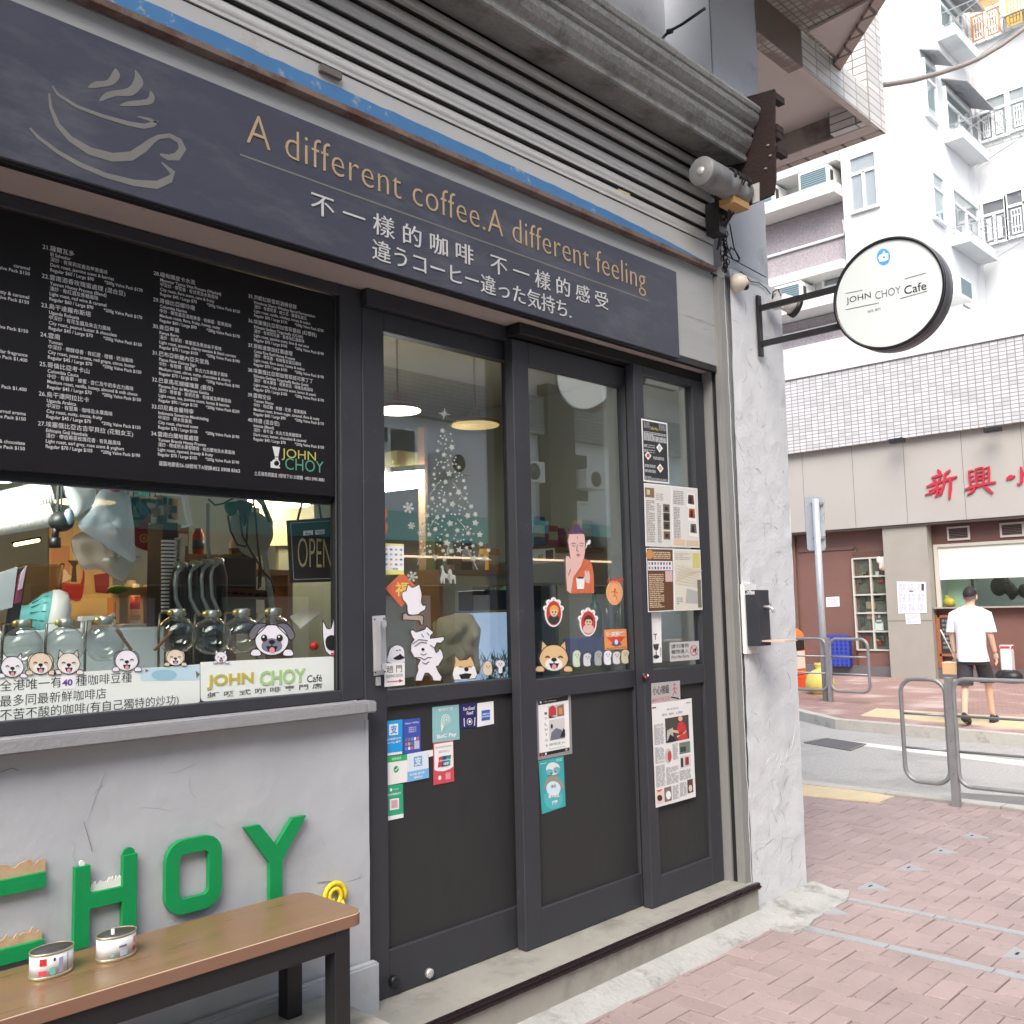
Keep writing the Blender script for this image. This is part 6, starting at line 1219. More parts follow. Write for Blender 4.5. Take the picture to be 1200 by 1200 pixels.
blob([(118, 574), (150, 578), (154, 600), (158, 656), (140, 650), (112, 632), (90, 616), (106, 600)], 3.27, .022, bagM, 'plastic_bag', 'pale blue plastic bag pegged to the rail, the largest', 'bag', nz=12, am=1.3, group='plastic bags on the rail')
blob([(84, 632), (104, 622), (122, 636), (150, 654), (166, 652), (150, 672), (140, 681), (118, 668), (98, 668), (90, 655)], 3.30, .02, bagG, 'plastic_bag', 'clear crumpled plastic bag hanging below the blue one', 'bag', nz=18, am=1.6, group='plastic bags on the rail')
blob([(72, 566), (96, 570), (112, 572), (110, 590), (98, 600), (88, 606), (78, 585)], 3.31, .025, mat('white_bag', (206, 212, 214), 0.5, var=.08), 'plastic_bag', 'white folded bag at the left end of the rail', 'bag', group='plastic bags on the rail')
mb = MB(ink(150, 26, 30)).front(3.9); mb.pp(dens([(156, 618), (164, 608), (176, 604), (190, 610), (191, 640), (182, 646), (166, 644), (156, 636)], 2), 0, .012); mb.m(ink(206, 160, 80)); mb.pe(167, 631, 5.2, 5.2, .013); mb.m(ink(150, 26, 30)); mb.pe(167, 631, 3.6, 3.6, .014); mb.m(ink(206, 160, 80)); mb.ptext('合', (164.5, 633.5), (169.5, 633), 5, .015, bold=.03); mb.m(ink(226, 190, 130)); mb.ptext('大吉大利', (172, 621), (183, 620.5), 3.2, .014, bold=.02); mb.m(ink(190, 66, 44)); mb.pp([(178, 600), (190, 588), (196, 600), (188, 606)], .012, .02); mb.m(ink(190, 180, 160)); mb.pp([(174, 605), (180, 590), (184, 607), (178, 614)], .012, .018)
build(mb, 'lucky_banner', label='red lucky banner with a gold round emblem hanging inside the window', cat='banner')
mb = MB(whiteP); a = F(188, 568, 3.32); b = F(222, 581, 3.32); mb.box(a.x, b.x, 3.30, 3.36, b.z, a.z); mb.bar(F(216, 580, 3.32), F(222, 616, 3.32), .02, .02); mb.bar(F(222, 615, 3.32), F(213, 617, 3.32), .02, .012); build(mb, 'white_bracket', label='white plastic bracket with a bent arm hanging at the top of the window', cat='bracket', bevel=.003)
mb = MB(cdk); a = F(191, 612, 3.62); b = F(207, 735, 3.62); mb.box(a.x, b.x, 3.62, 3.75, b.z, a.z); mb.m(whiteP)
for i in range(20): p = F(190, 634 + i * 4.3, 3.61); mb.box(p.x, p.x + .07, 3.60, 3.62, p.z - .004, p.z + .004)
a = F(207, 630, 3.6); b = F(216, 720, 3.6); mb.m(ink(206, 196, 180)); mb.box(a.x, b.x, 3.6, 3.62, b.z, a.z); build(mb, 'slatted_rack', label='dark rack with thin white slats standing behind the flasks', cat='rack')
hs = mat('pale_steel_handle', (180, 190, 190), 0.3, 0.7)
for i, px in enumerate((212, 229, 243, 254)):
    y = 3.52; c = F(px + 4, 735, y); t = empty('jug', (c.x, c.y, 1.24), ('steel handled black jug next to the slatted rack', 'steel handled black jug, second from the slatted rack', 'steel handled black jug, third from the slatted rack', 'steel handled black jug touching the black boxes')[i], 'jug', 'black jugs with steel handles')
    ztop = F(px, 664 - i * 2, y).z; mb = MB(mat('black_jug', (34, 34, 36), 0.35)); mb.lathe((c.x + .01, c.y + .05, 1.24), [(.042, 0), (.045, .01), (.043, ztop - 1.30), (.03, ztop - 1.25), (.03, ztop - 1.24), (.0, ztop - 1.235)], 22); build(mb, 'body', t)
    mb = MB(hs); mb.tube([F(px + 3, 664 - i * 2, y), F(px - 5, 671 - i * 2, y), F(px - 7, 682 - i * 2, y), F(px - 6, 702 - i, y), F(px, 715 - i, y), F(px + 5, 721, y)], .008, 10); mb.lathe((c.x + .01, c.y + .05, ztop), [(.026, -.02), (.03, -.01), (.03, .01), (.02, .018), (0, .02)], 18); build(mb, 'handle', t)
mb = MB(mat('black_crate', (36, 33, 32), 0.55, var=.1)); a = F(253, 652, 3.7); b = F(301, 742, 3.7); mb.box(a.x, b.x, 3.7, 3.95, b.z, a.z - .0); a2 = F(286, 647, 3.7); mb.box(a2.x, b.x - .02, 3.71, 3.9, a.z, a2.z); build(mb, 'black_box', label='tall black boxes stacked inside a brown metal shelf frame', cat='box', bevel=.006)
br = mat('brown_perforated_angle', (96, 60, 46), 0.6, 0.2, var=.1); mb = MB(br)
for p, q, wd in (((253, 693), (316, 698), .04), ((255, 684), (257, 745), .035), ((314, 692), (316, 745), .03)): mb.bar(F(*p, 3.66), F(*q, 3.66), .02, wd)
mb.m(gapM)
for i in range(6): p = F(266 + i * 9, 694.5 + i * .7, 3.649); mb.box(p.x - .012, p.x + .012, 3.645, 3.65, p.z - .004, p.z + .004)
build(mb, 'shelf_frame', label='brown perforated metal shelf frame behind the flasks', cat='shelf')
mb = MB(blackM)
for pts in ([(244, 585), (252, 592), (262, 590), (275, 583)], [(267, 604), (270, 622), (278, 638), (288, 641)], [(281, 604), (284, 628), (295, 648), (304, 662), (303, 690)], [(290, 604), (289, 640)], [(296, 578), (300, 610), (302, 640), (306, 668), (305, 688)], [(310, 592), (315, 612)], [(304, 665), (318, 680), (322, 695)]): mb.tube([F(*p, 3.40) for p in pts], .004, 6)
build(mb, 'hanging_cable', label='tangle of thin black cables hanging in the right half of the window', cat='cable')
blob([(272, 604), (286, 600), (306, 602), (318, 616), (319, 632), (308, 650), (292, 652), (278, 640), (271, 622)], 3.5, .03, mat('grey_cloth', (146, 148, 132), 0.8, var=.1, vs=20), 'cloth_bag', 'grey cloth bag hanging behind the black cables', 'bag')
blob([(264, 590), (277, 588), (278, 600), (270, 605), (264, 598)], 3.45, .012, ink(40, 96, 60), 'cloth_bag', 'small dark green bag beside the black one', 'bag')
blob([(277, 587), (292, 588), (297, 592), (291, 606), (286, 617), (282, 604)], 3.44, .015, ink(28, 26, 28), 'cloth_bag', 'small black bag hanging among the cables', 'bag')
mb = MB(mat('grey_hose', (150, 152, 146), 0.5)); mb.tube([F(*p, 3.55) for p in ((296, 578), (308, 590), (317, 612), (316, 630), (310, 648), (314, 680), (320, 720), (320, 735))], .012, 10); mb.tube([F(*p, 3.6) for p in ((244, 590), (244, 640), (246, 660))], .008, 8); build(mb, 'hose', label='curving grey hose right of the black boxes', cat='hose')
y = 3.10; t = empty('open_board', tuple(F(364, 681, y)), 'black hanging board lettered OPEN on two chains inside the window', 'sign'); mb = MB(mat('black_open_board', (34, 36, 40), 0.35)).front(y); q = [(335.3, 610), (390, 606.5), (391.6, 681.6), (339.6, 683)]; mb.pp(q, 0, .012); mb.m(ink(150, 152, 150)); f = qmap(q); mb.pl([f(.05, .05), f(.05, .95), f(1, .95)], .7, .013); mb.pl([f(.05, .05), f(1, .05)], .7, .013); build(mb, 'board', t)
mb = MB(ink(160, 148, 112)).front(y); mb.ptext('OPEN', (346.5, 665), (386, 662), 35, .0135, bold=-.01); mb.m(W_); mb.pp([(353, 622.5), (364.5, 621.5), (364.5, 627), (353, 628)], .0135); mb.pp([(367, 621.5), (378, 620.5), (378, 626), (367, 627)], .0135); mb.m(K2); mb.ptext('dine', (355, 627), (362, 626.5), 3.6, .0142); mb.ptext('open', (369, 626), (376, 625.5), 3.4, .0142); build(mb, 'lettering', t)
mb = MB(blackM)
for a, b in (((358, 574), (348.5, 610)), ((371, 574), (376.5, 608))):
    A, B = F(*a, y), F(*b, y); n = 16
    for i in range(n): p = A.lerp(B, (i + .5) / n); mb.ball(p, .005, .004, .008, 8, 5)
build(mb, 'chain', t)
mb = MB(mat('grey_paper', (190, 190, 184), 0.6)); mb.add([F(340, 722, 3.3), F(366, 709, 3.3), F(376, 718, 3.2), F(352, 736, 3.15), F(340, 724, 3.3), F(366, 711, 3.3), F(376, 720, 3.2), F(352, 738, 3.15)], [(0, 1, 2, 3), (7, 6, 5, 4), (0, 4, 5, 1), (1, 5, 6, 2), (2, 6, 7, 3), (3, 7, 4, 0)]); build(mb, 'paper_stack', label='grey papers lying at the right end of the window counter', cat='papers')
c = F(372, 766, 3.08); mb = MB(mat('yellow_liquid', (206, 190, 50), 0.25)); mb.lathe((c.x, c.y, 1.235), [(.024, 0), (.026, .01), (.026, .14), (.02, .15), (.02, .19), (0, .19)], 20); build(mb, 'yellow_bottle', label='yellow bottle in the right corner of the window', cat='bottle')
mb = MB(ink(190, 44, 40)); mb.ball(F(368, 757, 3.04), .017, .017, .017); build(mb, 'red_ball', label='small red ball beside the yellow bottle', cat='ball')
fanT = mat('turquoise_plastic', (120, 200, 200), 0.4); t = empty('desk_fan', tuple(F(52, 748, 3.55)), 'white and turquoise desk fan turned sideways in the window', 'fan'); c = F(55, 727, 3.55); ax_ = Vector((0.93, -0.3, -0.15)).normalized(); mb = MB(whiteP); mb.lathe(c, [(.0, .075), (.06, .07), (.105, .05), (.112, .02), (.108, 0)], 30, ax_); build(mb, 'grille', t); mb = MB(fanT); mb.lathe(c, [(.106, 0), (.09, -.03), (.045, -.07), (.035, -.12), (0, -.13)], 30, ax_)
mb.m(ink(70, 130, 136))
for k in range(18): a = k * math.pi / 9; u_ = ax_.orthogonal().normalized(); v_ = ax_.cross(u_); e = u_ * math.cos(a) + v_ * math.sin(a); mb.bar(c + e * .100 - ax_ * .012, c + e * .062 - ax_ * .058, .006, .004)
build(mb, 'housing', t); mb = MB(fanT); mb.tube([c - ax_ * .08, c - ax_ * .09 + Vector((0, 0, -.1)), (c.x - .08, c.y, 1.24)], .018, 10); build(mb, 'foot', t)
mb = MB(ink(40, 40, 42)).front(3.3); mb.pp([(16, 668), (28, 663), (16, 745), (4, 745)], 0, .03); mb.m(ink(206, 214, 220)); mb.pp([(-6, 672), (16, 665), (10, 712), (-6, 716)], .03, .034); mb.m(ink(150, 70, 100)); mb.pp([(17, 676), (26, 664), (20, 706), (12, 708)], .03, .034); mb.m(ink(220, 206, 214)); mb.pp([(20, 672), (26, 664), (21, 690), (16, 692)], .035, .038); build(mb, 'document_rack', label='black document rack holding papers at the left edge of the window', cat='rack')
tub = glass_mat('clear_tub', (0.95, 0.9, 0.82), 1.35, 0.1, .75, (220, 200, 170)); c = F(45, 710, 3.9); mb = MB(tub); mb.lathe(c, [(.075, 0), (.085, .15), (.088, .15), (.088, .156), (.082, .156), (.072, .004)], 28); build(mb, 'plastic_tub', label='clear plastic tub behind the turquoise fan', cat='tub')
st = mat('pale_pine', (216, 190, 140), 0.5, var=.08); mb = MB(st); y = 4.4
for p, q in (((143, 695), (143, 730)), ((171, 693), (171, 730)), ((141, 694), (174, 692)), ((176, 699), (190, 699)), ((176, 697), (176, 735))): mb.bar(F(*p, y), F(*q, y), .04, .035)
mb.m(ink(120, 170, 80)); mb.ball(F(138, 691, y), .05, .03, .02); build(mb, 'pine_stool', label='pale pine stool frames inside, below the red banner', cat='stool')
mb = MB(whiteP); a = F(142, 732, 3.8); b = F(188, 744, 3.8); mb.box(a.x, b.x, 3.8, 4.1, b.z, a.z); mb.m(ink(226, 214, 180)); mb.box(a.x + .02, b.x, 3.795, 3.8, b.z, a.z - .02); build(mb, 'white_tray', label='white tray under the pine stool', cat='tray', bevel=.004)
mb = MB(mat('milky_box', (206, 214, 216), 0.35)); a = F(-10, 742, 3.42); b = F(186, 766, 3.42); mb.box(a.x, b.x, 3.37, 3.46, 1.236, a.z + .005); build(mb, 'storage_box', label='long low milky white box behind the flasks', cat='box', bevel=.006)
for p, q, lab in (((137, 738), (154, 762), 'brown bamboo paddle leaning left beside the third flask'), ((181, 762), (201, 741), 'brown bamboo paddle leaning right beside the fourth flask')):
    mb = MB(mat('bamboo_brown', (104, 66, 48), 0.5)); mb.bar(F(*p, 3.12), F(*q, 3.12), .014, .006); build(mb, 'paddle', None, lab, 'paddle', 'brown paddles on the counter')
mb = MB(whiteP); mb.tube([F(96, 742, 3.35), F(97, 726, 3.35)], .007, 8); mb.tube([F(104, 741, 3.35), F(104, 725, 3.35)], .007, 8); mb.bar(F(93, 725, 3.35), F(118, 724, 3.35), .03, .015); mb.tube([F(130, 738, 3.4), F(134, 728, 3.4), F(128, 722, 3.4), F(134, 720, 3.4)], .008, 8); build(mb, 'white_stand', label='small white stand between the second and third flasks', cat='stand')
# seen through the doors
mb = MB(mat('pale_cabinet', (196, 186, 140), 0.5, var=.04)); a = F(466, 527, 4.4); b = F(496, 562, 4.4); mb.box(a.x, b.x, 4.4, 4.7, b.z, a.z); build(mb, 'wall_cabinet', label='beige wall cabinet behind the left door glass', cat='cabinet', bevel=.004)
mb = MB(mat('tan_post', (170, 130, 96), 0.6)); a = F(497, 500, 4.3); b = F(503, 690, 4.3); mb.box(a.x, b.x, 4.3, 4.36, 1.2, a.z); build(mb, 'wood_post', label='tan wooden post left of the star tree, inside', cat='post')
blob([(505, 790), (506, 752), (510, 728), (524, 722), (540, 719), (556, 722), (559, 745), (558, 789), (530, 792)], 3.3, .07, mat('beige_paper', (206, 180, 140), 0.7, var=.1, vs=14), 'paper_bag', 'crumpled beige paper bag on the counter left of the fish tank', 'bag', nz=11, am=1.0)
a = F(560, 716, 3.36); b = F(645, 790, 3.36); t = empty('fish_tank', ((a.x + b.x) / 2, 3.4, 1.2), 'lit fish tank with green plants on the counter behind the doors', 'fish tank')
mb = MB(glass_mat('tank_glass', (0.92, 0.96, 1.0), 1.4)); mb.box(a.x, b.x, 3.32, 3.52, 1.202, a.z); build(mb, 'tank', t)
mb = MB(mat('tank_backlight', (204, 214, 234), 0.6, emit=0.45, var=.2, vs=9)); mb.box(a.x, b.x, 3.525, 3.535, 1.205, a.z - .01); build(mb, 'lit_back', t)
mb = MB(mat('black_tank_hood', (30, 32, 44), 0.4)); mb.box(a.x + .02, b.x - .1, 3.33, 3.52, a.z + .002, a.z + .10); build(mb, 'hood', t, bevel=.004)
mb = MB(mat('water_plant', (66, 128, 60), 0.5, island=.3)); rp = random.Random(8); c = F(582, 785, 3.40)
for i in range(170):
    x = c.x + rp.uniform(-.09, .09); yy = c.y + rp.uniform(-.05, .05); z_ = 1.21 + rp.uniform(0, .15); a_ = rp.uniform(0, 6.28); l = rp.uniform(.03, .07); d_ = Vector((math.cos(a_) * .5, math.sin(a_) * .4, 1)).normalized(); p = Vector((x, yy, z_)); s_ = d_.cross(Vector((0, 1, 0))).normalized() * .004
    mb.add([p - s_, p + s_, p + d_ * l], [(0, 1, 2)])
build(mb, 'water_plant', t)
mb = MB(mat('tank_top_leaf', (110, 170, 130), 0.5, island=.3)); c = F(585, 688, 3.42); 
for i in range(60):
    a_ = rp.uniform(0, 6.28); p = c + Vector((rp.uniform(-.06, .06), rp.uniform(-.05, .05), -.03)); d_ = Vector((math.cos(a_), math.sin(a_) * .6, rp.uniform(.2, .9))).normalized() * rp.uniform(.03, .06); s_ = d_.cross(Vector((0, 0, 1))).normalized() * .008; mb.add([p, p + d_ * .5 + s_, p + d_, p + d_ * .5 - s_], [(0, 1, 2, 3)])
build(mb, 'top_plant', t)
mb = MB(mat('grey_machine', (176, 180, 178), 0.35, 0.4, var=.05)); c0 = F(618, 656, 3.75); c1 = F(664, 684, 3.75); mb.box(c0.x, c1.x, 3.75, 4.1, c1.z, c0.z); mb.m(cdk); mb.box(c0.x + .05, c1.x - .02, 3.8, 4.08, 1.2, c1.z - .002); mb.m(blackM); mb.tube([(c0.x + .2, 3.74, c1.z - .002), (c0.x + .2, 3.74, c1.z - .12)], .02, 10); build(mb, 'coffee_machine', label='grey steel coffee machine behind the middle door glass', cat='machine', bevel=.02, seg=3)
def bottle(px, py, y, h, r, m_, lab, cat='bottle', grp=None):
    c = F(px, py, y); mb = MB(m_); mb.lathe((c.x, c.y, c.z), [(r * .9, 0), (r, .006), (r, h * .55), (r * .8, h * .68), (r * .34, h * .8), (r * .34, h * .97), (r * .42, h * .975), (r * .42, h), (0, h)], 24); build(mb, 'bottle', None, lab, cat, grp)
bottle(698, 746, 3.06, .22, .034, mat('green_bottle_glass', (14, 84, 52), 0.12, coat=.5), 'tall dark green bottle on the counter behind the middle door')
for px, lab in ((712, 'clear glass bottle beside the green one'), (728, 'clear glass bottle at the right edge of the middle door')): bottle(px, 744, 3.08, .17, .03, fg, lab, 'bottle', 'clear bottles on the counter')
a = F(674, 748, 3.04); b = F(708, 775, 3.04); mb = MB(mat('violet_blue_box', (96, 104, 170), 0.5, var=.05)); mb.box(a.x, b.x, 3.035, 3.12, b.z, a.z); build(mb, 'blue_box', label='violet blue box under the green bottle', cat='box', bevel=.004)
mb = MB(W_).front(3.5); mb.pp([(623, 644), (650, 642), (650, 658), (623, 662)], 0, .002); mb.m(ink(226, 196, 70)); mb.pp([(630, 650), (636, 649), (636, 654), (630, 655)], .0028); mb.m(ink(90, 50, 50)); mb.pp([(639, 645), (648, 644), (648, 655), (639, 656)], .0028); build(mb, 'notice', label='white notice with a yellow spot behind the middle door', cat='notice')

# crowded shelves behind the flasks, warm lamps further in
wl = mat('lamp_glow_amber', (255, 200, 130), 0.5, emit=8)
for px, py, y, lab in ((100, 588, 5.0, 'warm amber pendant lamp deep in the cafe behind the plastic bags'), (24, 604, 4.8, 'warm amber pendant lamp deep in the cafe behind the foam cups')):
    c = F(px, py, y); t = empty('pendant_lamp', tuple(c), lab, 'lamp', 'amber lamps deep inside'); mb = MB(mat('bronze_lamp_shade', (150, 120, 84), .35, .5)); mb.lathe(c, [(.16, 0), (.15, .012), (.04, .06), (.02, .09), (0, .09)], 28); mb.tube([c + Vector((0, 0, .08)), (c.x, c.y, 3.05)], .006, 6); build(mb, 'shade', t); mb = MB(wl); mb.lathe(c, [(0, -.006), (.145, -.005), (.145, .0), (0, 0)], 28); build(mb, 'bulb', t)
mb = MB(wl)
for i in range(12): mb.ball(F(18 + i * 2.4, 638 - i * .45, 4.2), .008, .008, .008, 8, 6)
mb.m(blackM); mb.tube([F(14, 636.5, 4.2), F(48, 630, 4.2)], .006, 6); build(mb, 'light_string', label='short string of tiny warm lights at the left inside the window', cat='string lights')
sw_ = mat('shelf_timber', (150, 112, 76), .5, var=.1)
PK = [ink(190, 60, 50), ink(214, 196, 160), ink(60, 90, 110), ink(226, 222, 214), ink(160, 110, 60), ink(90, 110, 70), ink(210, 150, 60), ink(40, 40, 44), ink(150, 40, 46), ink(186, 170, 150)]
rq = random.Random(41)
def shelf(px0, px1, py, y, d_, n, lab):
    a = F(px0, py, y); b = F(px1, py, y); mb = MB(sw_); mb.box(a.x, b.x, y - d_ / 2, y + d_ / 2, a.z - .025, a.z); mb.box(a.x, a.x + .03, y - d_ / 2, y + d_ / 2, .171, a.z - .0255); mb.box(b.x - .03, b.x, y - d_ / 2, y + d_ / 2, .171, a.z - .0255); build(mb, 'wall_shelf', label=lab, cat='shelf')
    x = a.x + .04
    while x < b.x - .08:
        w2 = rq.uniform(.03, .07); h = rq.uniform(.06, .2); k = rq.random(); mb = MB(rq.choice(PK)); yy = y + rq.uniform(-.04, .03)
        if k < .45: mb.box(x, x + w2 * 1.6, yy - .04, yy + .04, a.z, a.z + h); mb.m(rq.choice(PK)); mb.box(x + .006, x + w2 * 1.6 - .006, yy - .042, yy - .0402, a.z + h * .3, a.z + h * .7)
        elif k < .75: mb.lathe((x + w2 * .7, yy, a.z), [(w2 * .6, 0), (w2 * .62, h * .75), (w2 * .4, h * .88), (w2 * .4, h), (0, h)], 14); mb.m(rq.choice(PK)); mb.lathe((x + w2 * .7, yy, a.z), [(w2 * .635, h * .2), (w2 * .635, h * .6)], 14)
        else: mb.lathe((x + w2 * .7, yy, a.z), [(w2 * .4, 0), (w2 * .75, h * .5), (w2 * .7, h * .52), (0, h * .1)], 14)
        build(mb, 'packet', None, 'small packet, jar or cup on one of the crowded shelves inside the cafe', 'packet', 'packets and jars on the crowded shelves'); x += w2 * 1.6 + rq.uniform(.01, .05)
shelf(120, 200, 722, 4.9, .25, 10, 'timber shelf of packets behind the pine stool')
shelf(196, 262, 650, 4.3, .22, 8, 'timber shelf of packets high behind the jugs')
shelf(12, 62, 730, 4.5, .22, 8, 'timber shelf of packets behind the turquoise fan')
for px0, px1, py, lab in ((610, 700, 640, 'timber shelf of jars behind the monk sticker'), (500, 590, 668, 'timber shelf of jars behind the foot of the star tree')): shelf(px0, px1, py, 4.0, .2, 8, lab)

for i in range(9):
    px, py = 150 + i * 6.4, 582 + rq.uniform(-3, 6); y = 3.75; c = F(px, py, y); mb = MB(rq.choice(PK)); h = rq.uniform(.07, .12); mb.box(c.x - .022, c.x + .022, y - .012, y + .012, c.z - h, c.z); mb.m(rq.choice(PK)); mb.box(c.x - .016, c.x + .016, y - .0135, y - .0121, c.z - h * .7, c.z - h * .35); mb.m(blackM); mb.tube([(c.x, y, c.z), (c.x, y, c.z + .14)], .002, 5); build(mb, 'coffee_pouch', None, 'small coloured pouch hanging on a thread near the red banner', 'pouch', 'pouches hanging near the red banner')
shelf(136, 194, 700, 5.3, .22, 8, 'timber shelf of packets far behind the clear plastic bag')
shelf(258, 330, 668, 4.2, .2, 7, 'timber shelf of packets behind the black boxes')
# ------------------------------------------------------------------ railings, post, bin
railM = mat('galvanised_rail', (152, 152, 154), 0.45, 0.5, var=.1, vs=14)
def loop_panel(mb, p, q, z0, z1, r, rad=.02, mids=()):
    p = Vector(p); q = Vector(q); d_ = (q - p); L = d_.length; d_.normalize(); pts = []
    def P(s_, z): v = p + d_ * s_; return Vector((v.x, v.y, z))
    for cx, cz, a0 in ((L - r, z0 + r, -90), (L - r, z1 - r, 0), (r, z1 - r, 90), (r, z0 + r, 180)):
        for k in range(7): a = math.radians(a0 + 15 * k); pts.append(P(cx + r * math.cos(a), cz + r * math.sin(a)))
    pts.append(pts[0]); mb.tube(pts, rad, 10, cap=False)
    for z in mids: mb.tube([P(0, z), P(L, z)], rad * .6, 8)
RX_ = 7.87
t = empty('railing', (RX_, 2.85, 0), 'near grey steel railing with rounded loop end and flat post at the kerb', 'railing', 'steel street railings')
mb = MB(railM); loop_panel(mb, (RX_, 2.905, 0), (RX_, 3.255, 0), 0.16, 0.965, .11, .017, (.69, .42)); build(mb, 'end_loop', t)
mb = MB(railM); mb.box(RX_ - .03, RX_ + .03, 2.845, 2.90, 0, 0.985); mb.m(gapM)
for z in (.25, .5, .75): mb.tube([(RX_ - .034, 2.872, z), (RX_ - .028, 2.872, z)], .006, 8)
build(mb, 'post', t, bevel=.004)
mb = MB(railM); loop_panel(mb, (RX_, 1.0, 0), (RX_, 2.84, 0), 0.16, 0.975, .09, .017, (.69, .42)); build(mb, 'rail_panel', t)
px_, py_ = 14.75, 7.27
t = empty('railing', (px_, 7.3, 0), 'far grey steel railing beside the traffic sign pole and the yellow bag', 'railing', 'steel street railings')
mb = MB(railM); loop_panel(mb, (14.70, 6.55, 0), (14.75, 7.2, 0), 0.18, 1.0, .12, .024, (.72, .45)); build(mb, 'end_loop', t)
mb = MB(railM); mb.box(14.73, 14.79, 7.2, 7.26, 0, 1.02); build(mb, 'post', t)
mb = MB(railM); loop_panel(mb, (14.76, 7.27, 0), (14.95, 9.3, 0), 0.18, 1.0, .12, .024, (.72, .45)); build(mb, 'rail_panel', t)
t = empty('traffic_sign', (14.84, 7.32, 0), 'grey metal traffic sign seen from behind on a tall pole by the far railing', 'traffic sign')
mb = MB(mat('pole_grey_paint', (186, 190, 196), 0.4, 0.3, var=.05)); mb.lathe((14.86, 7.36, 0), [(.055, 0), (.055, 3.28), (.0, 3.28)], 18); build(mb, 'pole', t)
mb = MB(mat('sign_back_aluminium', (188, 194, 196), 0.45, 0.4, var=.08, vs=9, stain=(150, 158, 158), stain_s=5)); mb.side(14.94); q = [(943, 584), (945, 581.5), (963.5, 583), (965.5, 585.5), (967.5, 642), (966, 645), (948, 645), (946, 643)]; mb.pp(q, -.012, 0); mb.m(railM); mb.box(14.90, 14.945, 7.26, 7.46, 3.18, 3.22); mb.box(14.90, 14.945, 7.26, 7.46, 2.62, 2.66); build(mb, 'sign_plate', t)
org_ = mat('orange_plastic', (236, 118, 40), 0.45, var=.05)
b_ = Vector((16.6, 8.95, 0)); t = empty('litter_bin', tuple(b_), 'orange litter bin with a black slot half hidden behind the pillar', 'litter bin')
mb = MB(org_); mb.box(b_.x - .22, b_.x + .22, b_.y - .26, b_.y + .3, .26, .95)
n = 10; vs = []; fs = []
for i in range(n + 1):
    a = math.pi * i / n
    for x in (b_.x - .22, b_.x + .22): vs.append((x, b_.y + .02 - .28 * math.cos(a), .95 + .18 * math.sin(a)))
for i in range(n): fs.append((2 * i, 2 * i + 1, 2 * i + 3, 2 * i + 2))
fs += [tuple(range(0, 2 * n + 2, 2)), tuple(range(1, 2 * n + 2, 2))[::-1]]; mb.add(vs, fs); build(mb, 'body', t, bevel=.02, seg=2, fixn=True)
mb = MB(mat('red_orange_base', (226, 84, 30), 0.45)); mb.box(b_.x - .24, b_.x + .24, b_.y - .29, b_.y + .31, .0, .255); build(mb, 'base', t, bevel=.02)
mb = MB(ink(30, 28, 28)); mb.box(b_.x - .16, b_.x + .16, b_.y - .275, b_.y - .262, .72, .9); mb.m(ink(238, 226, 206)); mb.box(b_.x - .16, b_.x + .16, b_.y - .272, b_.y - .262, .38, .70); build(mb, 'slot', t)
c = G(961, 812); rr = random.Random(6); mb = MB(mat('yellow_bag_plastic', (222, 204, 104), 0.35, var=.05, vs=6)); c = Vector((16.0, 8.02, 0)); seg = 26; vs = []; fs = []; prof = [(.0, 0), (.22, 0), (.30, .1), (.31, .22), (.26, .36), (.16, .46), (.07, .50), (.10, .56), (.12, .62), (.0, .60)]
for r, h in prof:
    for k in range(seg):
        a = 2 * math.pi * k / seg; q = Vector((math.cos(a), math.sin(a), h * 3)); k_ = 1 + .10 * fbm(q, 1.7, 3); vs.append(c + Vector((r * k_ * math.cos(a) * .8, r * k_ * math.sin(a) * .8, h * .86)))
for i in range(len(prof) - 1):
    for k in range(seg): a = i * seg + k; b = i * seg + (k + 1) % seg; fs.append((a, b, b + seg, a + seg))
mb.sm = True; mb.add(vs, fs); build(mb, 'rubbish_bag', label='tied yellow rubbish bag on the far pavement beside the orange bin', cat='rubbish bag')

# ------------------------------------------------------------------ corner block across the side street
FAR = empty('corner_block', (20, 8, 0), 'white corner apartment block across the side street with a red lettered restaurant front', 'building')
whiteW = mat('white_painted_facade', (204, 207, 209), 0.7, var=.04, vs=.8, stretch=(1, 1, .25), stain=(178, 181, 183), stain_s=1.2, stain_t=(.52, .75))
mauve = mat('mauve_pebble_panel', (158, 151, 155), 0.85, var=.3, vs=26, bump=.3, bs=40, detail=3)
fascM = mat('grey_cladding_panel', (164, 161, 156), 0.5, var=.03, vs=1.2)
brownM = mat('brown_shopfront_board', (116, 84, 75), 0.5, var=.08, vs=2, stretch=(1, 1, 5))
stoneM = mat('beige_stone_pier', (152, 148, 140), 0.55, var=.06, vs=3)
darkst = mat('dark_plinth_stone', (98, 96, 98), 0.5, var=.1)
btile = tile_mat('pale_oblong_tile', (190, 191, 193), (134, 132, 134), 0.15, 0.075, 'yz', gap=.14, var=.16, offset=.0, rough=.4)
X0 = 20.0
mb = MB(fascM); mb.box(19.86, 21, -6, 14, 3.14, 4.895); mb.m(gapM)
for y in (10.1, 8.95, 7.85, 6.7, 5.6, 4.5): mb.box(19.8585, 19.87, y - .003, y + .003, 3.14, 4.89)
build(mb, 'fascia_panel', FAR); mb = MB(mat('dark_soffit', (110, 106, 102), .7)); mb.box(19.9, 22, -6, 14, 3.10, 3.138); build(mb, 'fascia_soffit', FAR)
mb = MB(btile); mb.box(19.70, 21, -6, 14, 4.897, 6.55); build(mb, 'tile_band', FAR)
mb = MB(whiteW); mb.box(19.66, 21.5, -6, 14, 6.552, 7.25); build(mb, 'ledge', FAR)
